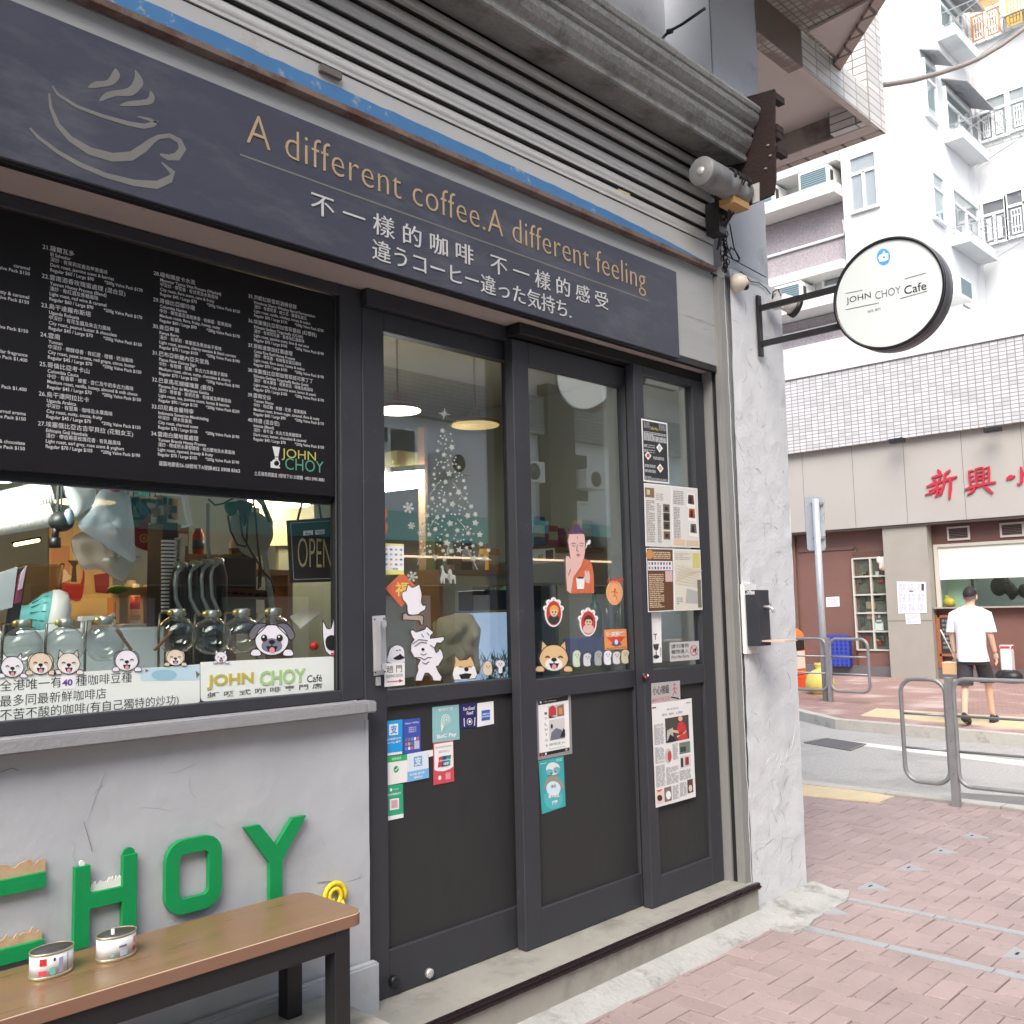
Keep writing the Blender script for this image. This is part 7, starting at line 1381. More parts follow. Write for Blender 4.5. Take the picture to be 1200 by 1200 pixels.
def brush(mb, P, d0, d1):                                  # one brush stroke of a painted character, with thickness
    A = []; B = []; n = len(P)
    for i in range(n):
        a = P[max(0, i - 1)]; b = P[min(n - 1, i + 1)]; l = math.hypot(b[0] - a[0], b[1] - a[1]) or 1; nx, ny = -(b[1] - a[1]) / l, (b[0] - a[0]) / l; x, y, wd = P[i]; A.append((x + nx * wd / 2, y + ny * wd / 2)); B.append((x - nx * wd / 2, y - ny * wd / 2))
    mb.pp(A + B[::-1], d0, d1)
BRUSH = [[[(796, 202, 8), (806, 212, 14), (812, 226, 8)], [(768, 240, 6), (790, 233, 13), (820, 226, 8)], [(776, 246, 6), (786, 254, 11), (788, 264, 6)], [(812, 240, 6), (804, 252, 10), (798, 262, 5)], [(744, 283, 7), (770, 272, 14), (800, 262, 12), (830, 254, 7)], [(792, 264, 10), (796, 290, 14), (795, 322, 10), (784, 330, 5)], [(756, 303, 5), (780, 294, 11), (818, 284, 8)], [(786, 300, 12), (766, 312, 10), (738, 320, 4)], [(802, 300, 5), (812, 308, 11), (816, 318, 6)], [(856, 203, 6), (846, 212, 13), (828, 224, 8)], [(832, 222, 10), (830, 258, 12), (820, 296, 10), (804, 326, 4)], [(830, 252, 10), (856, 244, 14), (888, 234, 8)], [(858, 244, 12), (856, 290, 14), (852, 340, 9)]],
         [[(944, 206, 8), (946, 240, 11), (952, 272, 8)], [(946, 212, 6), (958, 206, 9), (966, 208, 5)], [(948, 236, 6), (964, 230, 8)], [(950, 258, 6), (968, 250, 8)], [(974, 196, 7), (976, 232, 10), (980, 270, 8)], [(976, 200, 7), (994, 194, 9), (1010, 192, 8)], [(1010, 192, 8), (1012, 230, 11), (1012, 266, 8)], [(982, 216, 5), (1004, 210, 7)], [(984, 232, 6), (1006, 228, 7)], [(986, 250, 6), (1006, 246, 7)], [(986, 232, 5), (988, 250, 5)], [(1018, 196, 6), (1036, 188, 10), (1038, 220, 10), (1038, 262, 8)], [(1020, 218, 5), (1036, 212, 7)], [(1020, 240, 5), (1036, 234, 7)], [(924, 296, 7), (960, 282, 14), (1010, 270, 13), (1070, 260, 8)], [(972, 288, 12), (962, 304, 12), (936, 320, 4)], [(1012, 280, 6), (1034, 294, 14), (1056, 312, 9)]],
         [[(1186, 188, 8), (1192, 220, 16), (1190, 258, 14), (1180, 272, 10), (1168, 266, 4)], [(1120, 246, 10), (1140, 236, 22), (1160, 232, 6)], [(1214, 224, 8), (1234, 240, 20), (1250, 256, 8)]]]
for cx, (a, b, h), ch, lab in ((0, ((1086, 583), (1118, 583), 33), '新', 'red painted sign character 新, leftmost above the restaurant'), (1, ((1131, 579), (1168, 579), 34), '興', 'red painted sign character 興 above the restaurant'), (2, ((1180, 573), (1214, 572), 28), '小', 'red painted sign character 小 cut by the right edge of the photo')):
    mb = MB(mat('red_character_paint', (176, 36, 56), 0.45)).side(19.855)
    for i_, st_ in enumerate(BRUSH[cx]): brush(mb, [(900 + x / 4, 500 + y / 4, w_ / 4) for x, y, w_ in st_], .002, .03 + i_ * .0004)
    build(mb, 'sign_character', None, lab, 'sign character', 'red characters on the fascia')
# ground floor
mb = MB(brownM); mb.box(20.25, 20.4, 8.43, 14, .2, 3.10); mb.m(mat('brown_trim', (110, 84, 74), .5)); a = S(936, 646, 20.25); b = S(1003, 646, 20.25)
mb.box(20.22, 20.25, b.y, a.y, a.z - .03, a.z + .03); mb.box(20.22, 20.25, b.y - .03, b.y + .03, .2, a.z); mb.box(20.18, 20.25, S(926, 700, 20.2).y, S(935, 700, 20.2).y, .2, 3.1); build(mb, 'brown_wall', FAR)
mb = MB(mat('dark_header_board', (96, 66, 60), .5, var=.06)); mb.box(20.2, 20.3, -6, 7.53, 2.70, 3.10); build(mb, 'header_board', FAR)
ventM = mat('vent_frame', (190, 186, 178), .5)
for y, lab in ((6.98, ''), (5.98, '')):
    mb = MB(ventM); mb.box(20.17, 20.2, y - .22, y + .22, 2.76, 3.04); mb.m(gapM); mb.box(20.165, 20.172, y - .18, y + .18, 2.80, 3.0); mb.m(mat('vent_mesh', (110, 90, 84), .6))
    for k in range(6): mb.box(20.16, 20.166, y - .18, y + .18, 2.81 + k * .032, 2.822 + k * .032)
    build(mb, 'vent', FAR)
mb = MB(stoneM); mb.box(19.95, 20.4, 7.52, 8.43, 0, 3.10); mb.m(gapM); mb.box(19.947, 19.952, 7.52, 8.43, 1.16, 1.168); build(mb, 'stone_pier', FAR)
mb = MB(darkst); mb.box(20.1, 20.5, 8.43, 14, 0, .21); mb.box(20.1, 20.5, -6, 7.52, 0, .21); build(mb, 'plinth', FAR)
# glazed door
dy0, dy1 = 8.44, 9.22; inter = mat('dim_shop_interior', (96, 96, 88), .7)
mb = MB(brownM); mb.box(20.2, 20.26, dy0, dy1, .21, .55); mb.m(mat('door_frame_dark', (92, 66, 58), .5)); mb.box(20.18, 20.26, dy0, dy1, 2.50, 2.64); mb.m(ventM)
for k in range(3): y = dy0 + (dy1 - dy0) * k / 2; mb.box(20.16, 20.25, y - .018, y + .018, .55, 2.50)
for k in range(6): z = .55 + 1.95 * k / 5; mb.box(20.165, 20.245, dy0, dy1, z - .016, z + .016)
DR = build(mb, 'shop_door', FAR)
mb = MB(glass_mat('shop_glass', (.9, .94, .92), 1.45)); mb.box(20.2, 20.206, dy0, dy1, .56, 2.50); build(mb, 'door_pane', DR)
mb = MB(inter); mb.box(20.24, 20.252, dy0, dy1, .55, 2.50)
rc = random.Random(15)
for k in range(26):
    y = rc.uniform(dy0 + .05, dy1 - .14); z = rc.uniform(.6, 2.2); mb.m(rc.choice((ink(170, 50, 44), W_, ink(160, 140, 110), ink(60, 76, 66), ink(200, 200, 196), ink(90, 80, 70)))); mb.box(20.212, 20.238, y, y + rc.uniform(.05, .22), z, z + rc.uniform(.04, .2))
build(mb, 'door_goods', DR)
mb = MB(ink(226, 214, 206)); mb.ball((20.12, 8.52, 2.36), .06, .10, .15); mb.ball((20.11, 8.6, 2.44), .04, .06, .08); mb.m(ink(220, 190, 170)); mb.ball((20.1, 8.56, 2.28), .04, .05, .05)
build(mb, 'lucky_charm', label='pale hanging ornament at the top of the glazed shop door', cat='ornament')
# serving window
mb = MB(brownM); mb.box(20.2, 20.4, -6, 7.50, .21, 1.40); build(mb, 'counter_front', FAR)
mb = MB(stoneM); mb.box(20.0, 20.25, -6, 7.50, 1.40, 1.43); build(mb, 'counter_top', FAR)
mb = MB(mat('kitchen_tile', (206, 214, 212), .4, var=.03)); mb.box(22.6, 22.7, -6, 9, .2, 3.1); mb.box(20.4, 22.6, 7.50, 7.6, .2, 3.1); mb.m(whiteP); mb.box(20.3, 22.7, -6, 7.5, 2.98, 3.05); build(mb, 'kitchen_wall', FAR)
mb = MB(mat('kitchen_light', (250, 250, 245), .5, emit=3.0)); mb.box(21.2, 21.4, 2.0, 6.8, 2.90, 2.96); build(mb, 'kitchen_lamp', label='white ceiling lamp inside the restaurant kitchen', cat='lamp')
mb = MB(mat('pale_green_blind', (214, 222, 212), .5)); mb.box(20.24, 20.25, 5.62, 7.44, 1.98, 2.66); mb.box(20.24, 20.25, -6, 5.52, 1.98, 2.66); build(mb, 'window_blind', FAR)
mb = MB(ventM); mb.box(20.2, 20.27, 7.42, 7.50, 1.43, 2.70); mb.box(20.2, 20.27, 5.53, 5.60, 1.43, 2.70); mb.box(20.2, 20.27, -6, 7.42, 2.64, 2.70); mb.m(glass_mat('serving_glass', (.88, .95, .92), 1.4)); mb.box(20.255, 20.26, 5.6, 7.42, 1.43, 1.98); build(mb, 'serving_window', FAR)
mb = MB(mat('pale_green_pane', (196, 216, 202), .4)); mb.box(20.6, 20.64, 7.0, 7.42, 1.43, 2.0); mb.m(mat('dark_strip', (96, 104, 104), .5)); mb.box(20.66, 20.68, 6.92, 6.97, 1.43, 2.0); build(mb, 'side_pane', FAR)
mb = MB(ink(226, 184, 70)); c = S(1113, 712, 20.5); mb.ball((20.5, c.y, 1.52), .09, .12, .10); mb.ball((20.5, c.y + .03, 1.62), .05, .06, .05); build(mb, 'yellow_bag', label='yellow bag on the restaurant counter left of the walking man', cat='bag')
rc = random.Random(12); mb = MB(ink(60, 60, 62)); c = S(1185, 690, 21.0)
for k in range(7): mb.ball((21 + rc.uniform(-.1, .1), c.y + rc.uniform(-.25, .25), c.z + rc.uniform(-.1, .2)), rc.uniform(.06, .14), rc.uniform(.08, .16), rc.uniform(.1, .2), 10, 8)
build(mb, 'black_bags', label='dark plastic bags hanging in the restaurant kitchen right of the man', cat='bags')
mb = MB(steelM); mb.box(20.9, 21.3, 3, 6.3, 1.52, 1.56)
for k in range(9): y = 3.6 + k * .3; mb.m(rc.choice((W_, ink(90, 110, 160), ink(150, 160, 160)))); mb.lathe((21, y, 1.562), [(.08, 0), (.10, .06), (.0, .06)], 12)
build(mb, 'kitchen_shelf', label='steel kitchen shelf with small bowls inside the restaurant', cat='shelf')
c = S(1116, 745, 20.1); t = empty('chalkboard', (20.1, c.y, .21), 'black chalkboard in an orange brown frame leaning below the serving window', 'chalkboard')
y0, y1 = S(1101, 760, 20.1).y, S(1143, 760, 20.1).y; zt = 1.27
mb = MB(mat('orange_brown_frame', (150, 92, 62), .5)); mb.box(20.09, 20.14, y1, y0, zt - .05, zt); mb.box(20.09, 20.14, y1, y0, .45, .50)
for y in (y0, y1): mb.box(20.09, 20.14, y - .04, y + .04, .215, zt)
build(mb, 'frame', t); mb = MB(ink(44, 46, 48)); mb.box(20.10, 20.13, y1 + .04, y0 - .04, .50, zt - .05); mb.m(ink(170, 170, 168)); mb.side(20.098); rc = random.Random(3)
for k, s_ in enumerate(('是日餐 精選', '例湯 炒飯', '魚香茄子', '梅菜扣肉', '咕嚕肉', '燒味飯', '白飯')): a = -y0 + .08; v = 1.13 - k * .088; mb.text(s_, a, a + .1 * len(s_), v, v + .052, .002, keep='h')
build(mb, 'board', t)
mb = MB(W_).side(19.945); mb.pp([(1051, 681.5), (1085, 682), (1086, 718), (1053, 719)], 0, .004); lg = ink(176, 174, 190)
Q = [(1051, 681.5), (1085, 682), (1086, 718), (1053, 719)]
for i in range(3):
    for j in range(3): fake_lines(mb, Q, .05 + .32 * i, .3 + .32 * i, .04 + .32 * j, .3 + .32 * j, 6, lg, .006, rc, .7)
mb.m(ink(60, 60, 66)); mb.pp([(1066, 692), (1070, 692), (1070, 693.5), (1066, 693.5)], .007); mb.pp([(1080, 684), (1083, 684), (1083, 692), (1080, 692)], .007)
build(mb, 'notice_sheet', label='large white menu notice of nine sheets pasted on the beige pier', cat='notice', group='notices on the pier')
Q = [(1061, 719.5), (1078, 719), (1079, 731), (1062, 731.5)]; mb = MB(W_).side(19.945); mb.pp(Q, 0, .004); fake_lines(mb, Q, .08, .9, .1, .9, 6, lg, .006, rc, .7); build(mb, 'notice_sheet', label='small white notice under the large menu notice on the beige pier', cat='notice', group='notices on the pier')
Q = [(968, 700), (983.5, 699), (984, 710.5), (968.5, 711.5)]; mb = MB(W_).side(20.245); mb.pp(Q, 0, .004); fake_lines(mb, Q, .1, .9, .15, .85, 4, lg, .006, rc, .7); build(mb, 'notice_sheet', label='small pale notice on the brown boarded wall', cat='notice')
mb = MB(ink(38, 52, 140)); a = S(968, 746, 19.9); b = S(995, 776, 19.9); mb.box(19.9, 20.08, b.y, a.y, .21, a.z); mb.m(ink(54, 72, 166))
for k in range(8): z = .26 + k * .085; mb.box(19.89, 19.9, b.y, a.y, z, z + .03)
for k in range(6): y = b.y + (a.y - b.y) * k / 5; mb.box(19.885, 19.9, y - .02, y + .02, .21, a.z)
build(mb, 'blue_crate', label='blue plastic crate standing on its side against the brown wall', cat='crate')
mb = MB(ink(214, 214, 212)); c = S(1179, 764, 19.8); mb.box(19.75, 19.95, c.y - .1, c.y + .1, .0, .62); mb.m(ink(206, 50, 50)); mb.box(19.745, 19.955, c.y - .105, c.y + .105, .621, .70); build(mb, 'white_bucket', label='white container with a red lid on the pavement right of the man', cat='container', bevel=.02)
rc = random.Random(5); mb = MB(ink(40, 40, 42)); c = S(1185, 780, 19.7)
for k in range(5): mb.ball((19.7 + rc.uniform(-.1, .1), c.y + rc.uniform(-.2, .15), .12), .16, .18, .12, 10, 8)
build(mb, 'black_bag', label='black rubbish bag on the ground beside the white container', cat='rubbish bag')
# floodlights under the tile band
for px, py, lab in ((1053, 516, 'small black spotlight under the tile band, left one'), (1165, 503, 'small black spotlight under the tile band, right one')):
    c = S(px, py, 19.55); mb = MB(blackM); mb.bar((19.7, c.y, c.z + .08), (19.5, c.y, c.z), .03, .03); mb.box(19.40, 19.55, c.y - .15, c.y + .15, c.z - .06, c.z + .03); build(mb, 'spotlight', None, lab, 'spotlight', 'spotlights above the red characters', bevel=.01)
# upper storeys
winF = mat('white_window_frame', (232, 234, 236), .45); wg = glass_mat('far_window_glass', (.92, .94, .94), 1.6); dk = mat('dim_room', (176, 180, 182), .8)
mb = MB(whiteW); mb.box(20.0, 25, 7.36, 8.88, 7.2, 30); mb.box(20.45, 25, 8.88, 30, 7.2, 30); mb.box(24.2, 25, -10, 7.36, 6.5, 30); build(mb, 'tower_wall', FAR)
def window(o, face, c0, c1, z0, z1, name='window', bars=(1, 2), grille=False, warm=False, room=dk, off=0.0):
    """face 'x': plane x = o seen from -x, c = y range; face 'y': plane y = o seen from -y, c = x range"""
    c0, c1 = min(c0, c1), max(c0, c1)
    def B(mb, a0, a1, d0, d1, b0, b1):
        if face == 'x': mb.box(o - d1, o - d0, a0, a1, b0, b1)
        else: mb.box(a0, a1, o - d1, o - d0, b0, b1)
    t_ = .055; mb = MB(winF); B(mb, c0 - t_, c0, 0, .06, z0 - t_, z1 + t_); B(mb, c1, c1 + t_, 0, .06, z0 - t_, z1 + t_); B(mb, c0, c1, 0, .06, z1, z1 + t_); B(mb, c0, c1, 0, .08, z0 - t_, z0)
    zt_ = z1 - (z1 - z0) * .3; B(mb, c0, c1, 0, .05, zt_ - .03, zt_ + .03)
    for k in range(1, bars[1]): a = c0 + (c1 - c0) * k / bars[1]; B(mb, a - .03, a + .03, 0, .05, z0, z1 if k % 2 == 0 else zt_)
    f_ = build(mb, name, FAR)
    mb = MB(room); B(mb, c0, c1, .004, .008, z0, z1); build(mb, 'curtain', f_)
    mb = MB(wg); B(mb, c0, c1, .024, .03, z0, z1); build(mb, 'pane', f_)
    if grille:
        mb = MB(winF)
        for k in range(1, bars[1] + 1):
            a0 = c0 + (c1 - c0) * (k - 1) / bars[1] + .08; a1 = c0 + (c1 - c0) * k / bars[1] - .08; zz = zt_ - .1; w2 = a1 - a0
            for fr in (0, .33, .66, 1): B(mb, a0 + w2 * fr - .012, a0 + w2 * fr + .012, .04, .06, z0 + .05, zz)
            for fr in (.05, .3, .75, .98): B(mb, a0, a1, .041, .061, z0 + .05 + (zz - z0 - .05) * fr - .012, z0 + .05 + (zz - z0 - .05) * fr + .012)
        build(mb, 'grille', f_)
    return f_
P_ = lambda px, py, x: S(px, py, x)
a = P_(997, 189, 20); b = P_(1029, 240, 20); window(20.0, 'x', b.y, a.y, b.z, a.z + .02, bars=(1, 2))
for dz in (3.2, 6.4): window(20.0, 'x', b.y, a.y, b.z + dz, a.z + dz, bars=(1, 2))
a = P_(1002, 322, 20); 
# balcony recess with air conditioners, mauve panels
mb = MB(mauve); mb.box(20.28, 20.45, 8.92, 14, 9.02, 10.48); mb.box(20.28, 20.45, 8.92, 14, 7.2, 8.02); mb.box(20.28, 20.45, 8.92, 14, 12.1, 13.6); build(mb, 'mauve_panel', FAR)
shelfM = mat('tiled_shelf', (206, 206, 204), .5, var=.04)
mb = MB(shelfM)
for z in (10.50, 8.04, 13.62): mb.box(19.62, 20.46, 8.9, 14, z, z + .26)
for z in (11.30, 8.84, 14.4): mb.box(19.85, 20.46, 8.9, 14, z, z + .2)
build(mb, 'balcony_shelf', FAR)
mb = MB(whiteP); mb.tube([(20.24, 9.0, 10.05), (20.24, 9.0, 9.72), (20.24, 14, 9.72)], .035, 8); mb.tube([(20.24, 9.0, 7.75), (20.24, 14, 7.75)], .03, 8); build(mb, 'drain_pipe', FAR)
acw = mat('ac_casing', (222, 222, 218), .45, var=.04); acg = mat('ac_grille', (132, 150, 156), .5)
def aircon(x, y, z, face, lab, grp='air conditioners on the white block', rusty=False):
    t = empty('air_conditioner', (x, y, z), lab, 'air conditioner', grp); w2, h, d_ = .36, .46, .62
    mb = MB(acw)
    if face == 'x': mb.box(x, x + d_, y - w2, y + w2, z, z + h)
    else: mb.box(x - w2, x + w2, y, y + d_, z, z + h)
    if rusty: mb.m(mat('rust_tray', (186, 120, 70), .7)); mb.box(x - .005, x + d_, y - w2 - .005, y + w2 + .005, z - .03, z + .01)
    build(mb, 'casing', t, bevel=.012); mb = MB(acg)
    if face == 'x':
        mb.box(x - .012, x - .001, y - w2 + .06, y + w2 - .06, z + .06, z + h - .06); mb.m(mat('ac_slat', (70, 96, 106), .5))
        for k in range(7): mb.box(x - .018, x - .0125, y - w2 + .06, y + w2 - .06, z + .08 + k * .048, z + .10 + k * .048)
        mb.m(ink(60, 62, 64)); mb.box(x + .08, x + .22, y - w2 - .006, y - w2 - .0005, z + .1, z + h - .1)
    else:
        mb.box(x - w2 + .06, x + w2 - .06, y - .012, y - .001, z + .06, z + h - .06); mb.m(mat('ac_slat', (70, 96, 106), .5))
        for k in range(7): mb.box(x - w2 + .06, x + w2 - .06, y - .018, y - .0125, z + .08 + k * .048, z + .10 + k * .048)
    build(mb, 'grille', t)
aircon(19.75, 9.42, 10.77, 'x', 'white air conditioner with a rusty tray on the upper balcony shelf, beside the window', rusty=True)
aircon(19.75, 10.75, 10.77, 'x', 'white air conditioner half hidden behind the rusty plate, upper balcony shelf')
aircon(19.75, 10.2, 8.31, 'x', 'white air conditioner on the lower balcony shelf behind the sign bracket')
window(20.44, 'x', 9.0, 9.6, 8.32, 8.84, bars=(1, 2)); window(20.44, 'x', 9.9, 10.8, 8.32, 8.84, bars=(1, 2))
# side face of the light well (facing the street, -y)
YW_ = 7.355
def sw(px0, py0, px1, py1, **k):
    a = F(px0, py0, YW_); b = F(px1, py1, YW_); window(YW_, 'y', a.x, b.x, min(a.z, b.z), max(a.z, b.z), **k)
def span(px0, px1, pt, pb, **k): # x from pixel columns, z from pixels on the left column
    a = F(px0, pt, YW_); b = F(px0, pb, YW_); c_ = F(px1, pt, YW_); window(YW_, 'y', a.x, c_.x, b.z, a.z, **k)
lt = mat('pale_room', (170, 186, 190), .8)
span(1081, 1092, 72, 130, bars=(1, 1), room=lt); span(1090, 1102, 202, 252, bars=(1, 1), room=lt)
span(1106, 1132, 105, 150, bars=(1, 2)); span(1114, 1142, 222, 268, bars=(1, 2)); span(1098, 1122, -10, 28, bars=(1, 2), room=lt); span(1125, 1150, 356, 372, bars=(1, 2))
awn = mat('weathered_awning', (150, 154, 158), .6, var=.1, stain=(96, 96, 98), stain_s=2)
def awning(px0, px1, pt, z_drop=.28, d_=.55):
    a = F(px0, pt, YW_); c_ = F(px1, pt, YW_); mb = MB(awn); vs = [(a.x - .1, YW_, a.z + .12), (c_.x + .1, YW_, a.z + .12), (c_.x + .1, YW_ - d_, a.z + .12 - z_drop), (a.x - .1, YW_ - d_, a.z + .12 - z_drop)]; vs += [(x, y, z + .03) for x, y, z in vs]
    mb.add(vs, [(3, 2, 1, 0), (4, 5, 6, 7), (0, 1, 5, 4), (1, 2, 6, 5), (2, 3, 7, 6), (3, 0, 4, 7)]); build(mb, 'awning', FAR)
awning(1105, 1134, 100); awning(1080, 1093, 66, .2, .4); awning(1097, 1124, -16, .2, .5)
mb = MB(whiteW)
for px0, px1, pb in ((1108, 1134, 157), (1116, 1144, 277), (1100, 1124, 38)):
    mb = MB(whiteW); a = F(px0, pb, YW_); c_ = F(px1, pb, YW_); mb.box(a.x - .1, c_.x + .1, YW_ - .4, YW_ - .001, a.z - .25, a.z); build(mb, 'window_ledge', FAR)
rackM = mat('drying_rack_wire', (176, 180, 182), .4, .5); mb = MB(rackM)
for px0, px1, pz in ((1110, 1140, 148), (1116, 1148, 268), (1098, 1130, 18)):
    mb = MB(rackM); a = F(px0, pz, YW_); c_ = F(px1, pz, YW_)
    for k in range(5): mb.tube([(a.x, YW_ - .25 - k * .2, a.z), (c_.x, YW_ - .25 - k * .2, a.z)], .010, 6)
    for x in (a.x, c_.x): mb.tube([(x, YW_, a.z), (x, YW_ - 1.1, a.z)], .012, 6); mb.tube([(x, YW_, a.z - .4), (x, YW_ - 1.1, a.z)], .010, 6)
    build(mb, 'drying_rack', FAR)
aircon(F(1124, 350, 6.9).x, 6.75, F(1124, 352, 6.9).z, 'y', 'white air conditioner low in the light well, right of the round sign')
# back wall windows of the light well
XB = 24.195
def bw(px0, px1, pt, pb, **k):
    a = S(px0, pt, XB); b = S(px0, pb, XB); c_ = S(px1, pt, XB); window(XB, 'x', c_.y, a.y, b.z, a.z, **k)
bw(1147, 1178, 121, 168, bars=(1, 2), grille=True); bw(1183, 1240, 108, 155, bars=(1, 3), grille=True)
bw(1152, 1177, 240, 288, bars=(1, 2), grille=True, room=mat('dark_room', (122, 122, 128), .8)); bw(1180, 1240, 228, 280, bars=(1, 3), grille=True, room=MATS['dark_room'])
wr = mat('warm_lit_room', (206, 140, 84), .6, emit=.35)
bw(1136, 1172, 6, 54, bars=(1, 2), grille=True, room=wr); bw(1177, 1240, -14, 36, bars=(1, 3), grille=True, room=mat('warm_bright_room', (240, 180, 80), .6, emit=.8))
bw(1163, 1194, 362, 366, bars=(1, 1), room=lt)
mb = MB(rackM)
for k in range(5): a = S(1150, 283 + k * 2, XB - .3); mb.tube([(XB - .2 - k * .12, a.y, a.z), (XB - .2 - k * .12, a.y - 4, a.z)], .012, 6)
build(mb, 'long_drying_rack', FAR)
a = S(1172, 15, XB - .3); mb = MB(awn); mb.add([(XB, a.y, a.z), (XB, a.y - 3, a.z), (XB - .5, a.y - 3, a.z - .25), (XB - .5, a.y, a.z - .25), (XB, a.y, a.z + .03), (XB, a.y - 3, a.z + .03), (XB - .5, a.y - 3, a.z - .22), (XB - .5, a.y, a.z - .22)], [(0, 1, 2, 3), (7, 6, 5, 4), (0, 4, 5, 1), (1, 5, 6, 2), (2, 6, 7, 3), (3, 7, 4, 0)]); build(mb, 'awning', FAR)
# cable from the overhang to the right
mb = MB(mat('grey_cable', (140, 130, 124), .6)); P0 = F(990, 101, 2.66); P1 = S(1300, -60, 16.0); pts = []
for px, py, d_ in ((988, 100, 8.2), (1010, 101, 8.9), (1040, 99, 9.4), (1070, 94, 9.9), (1100, 86, 10.4), (1130, 76, 10.9), (1150, 67, 11.2), (1175, 52, 11.6), (1205, 30, 12.0), (1260, -12, 12.8)): r_ = ray(px, py).normalized(); pts.append(EYE + r_ * d_)
mb.tube(pts, .022, 8); build(mb, 'overhead_cable', label='sagging grey cable strung from the overhang corner across the street', cat='cable')

# ------------------------------------------------------------------ block on the opposite side of the front street (seen in the door glass)
OPP = empty('opposite_block', (8, -8.6, 0), 'pale apartment block on the opposite side of the street, seen reflected in the door glass', 'building')
mb = MB(mat('opposite_render', (228, 232, 234), .7, var=.05, vs=.8)); mb.box(-30, 45, -12, -8.6, 6.3, 13); mb.box(-30, 45, -12, -8.62, 3.5, 5.45); mb.m(gapM); mb.box(-30, 45, -12, -9.0, 0, 2.1); mb.m(mat('cream_eave', (236, 226, 204), .7)); mb.box(-30, 45, -8.6, -7.7, 6.9, 7.3); build(mb, 'wall', OPP)
mb = MB(tile_mat('grey_opposite_tile', (136, 140, 142), (90, 92, 94), .2, .08, 'xz', gap=.1)); mb.box(-30, 45, -12, -8.4, 5.45, 6.3); build(mb, 'tile_band', OPP)
mb = MB(mat('teal_fascia', (120, 196, 190), .5, var=.05)); mb.box(-30, 45, -8.6, -8.35, 2.95, 3.5); mb.m(mat('brown_fascia', (104, 84, 66), .6)); mb.box(-30, 45, -8.6, -8.38, 2.1, 2.945); mb.m(mat('lit_strip', (255, 220, 180), .5, emit=1.5)); mb.box(11, 19, -8.34, -8.30, 2.62, 2.66); mb.m(mat('dark_pier', (60, 60, 60), .6)); mb.box(15.9, 16.8, -8.6, -8.28, 2.95, 6.6); mb.box(14.4, 21, -8.6, -8.2, 2.95, 3.2); build(mb, 'shop_fascia', OPP)
og = mat('opposite_window_dark', (70, 76, 78), .25); mb_f = winF
for k in range(13):
    x = -2 + k * 2.6
    for z in (4.0, 7.9, 10.4):
        if z == 4.0 and k % 3 == 0: continue
        mb = MB(winF); mb.box(x, x + 1.4, -8.62, -8.56, z, z + 1.2); mb.m(og); mb.box(x + .06, x + .66, -8.565, -8.55, z + .06, z + 1.14); mb.box(x + .74, x + 1.34, -8.565, -8.55, z + .06, z + 1.14); build(mb, 'window', OPP)
mb = MB(mat('opposite_pier', (150, 150, 146), .7))
for k in range(14): x = -4 + k * 2.9; mb.box(x, x + .5, -9.0, -8.6, 0, 2.1)
mb.m(whiteP)
for k in range(13): x = -3.2 + k * 2.9; mb.box(x, x + 1.7, -9.0, -8.9, .3, 1.9)
build(mb, 'shop_front', OPP)
for k in range(6):
    x = 11 + k * 2.1; o = None
    t = empty('air_conditioner', (x, -8.3, 4.3), 'white air conditioner on the opposite block, one of the reflected row', 'air conditioner', 'air conditioners on the opposite block'); mb = MB(acw); mb.box(x - .35, x + .35, -8.6, -8.1, 4.3, 4.75); build(mb, 'casing', t, bevel=.01); mb = MB(ink(70, 76, 80)); mb.lathe((x, -8.098, 4.52), [(.18, 0), (.18, .01), (0, .01)], 20, (0, 1, 0)); build(mb, 'grille', t)
# ------------------------------------------------------------------ the walking man
skinM = mat('skin', (222, 182, 158), .55, var=.04, vs=30); shirtM = mat('white_cotton', (240, 240, 242), .8, var=.02, vs=10); shortsM = mat('dark_grey_cotton', (58, 56, 62), .8, var=.1, vs=20); hairM = mat('black_hair', (36, 32, 32), .7, var=.2, vs=60); shoeM = mat('black_shoe', (40, 40, 44), .6)
def skin_mesh(joints, edges, radii, name, m_, parent, sub=2, split=None):
    me = bpy.data.meshes.new(name); me.from_pydata(joints, edges, []); o = bpy.data.objects.new(name, me); COL.objects.link(o)
    md = o.modifiers.new('s', 'SKIN'); md.use_smooth_shade = True; s2 = o.modifiers.new('u', 'SUBSURF'); s2.levels = sub; s2.render_levels = sub
    for i, v in enumerate(me.skin_vertices[0].data): v.radius = radii[i] if isinstance(radii[i], tuple) else (radii[i], radii[i]); v.use_root = i == 0
    dg = bpy.context.evaluated_depsgraph_get(); dg.update(); ev = o.evaluated_get(dg)
    new = bpy.data.meshes.new_from_object(ev); vs = [v.co.copy() for v in new.vertices]; fs = [tuple(p.vertices) for p in new.polygons]
    bpy.data.objects.remove(o); bpy.data.meshes.remove(me); bpy.data.meshes.remove(new); return vs, fs
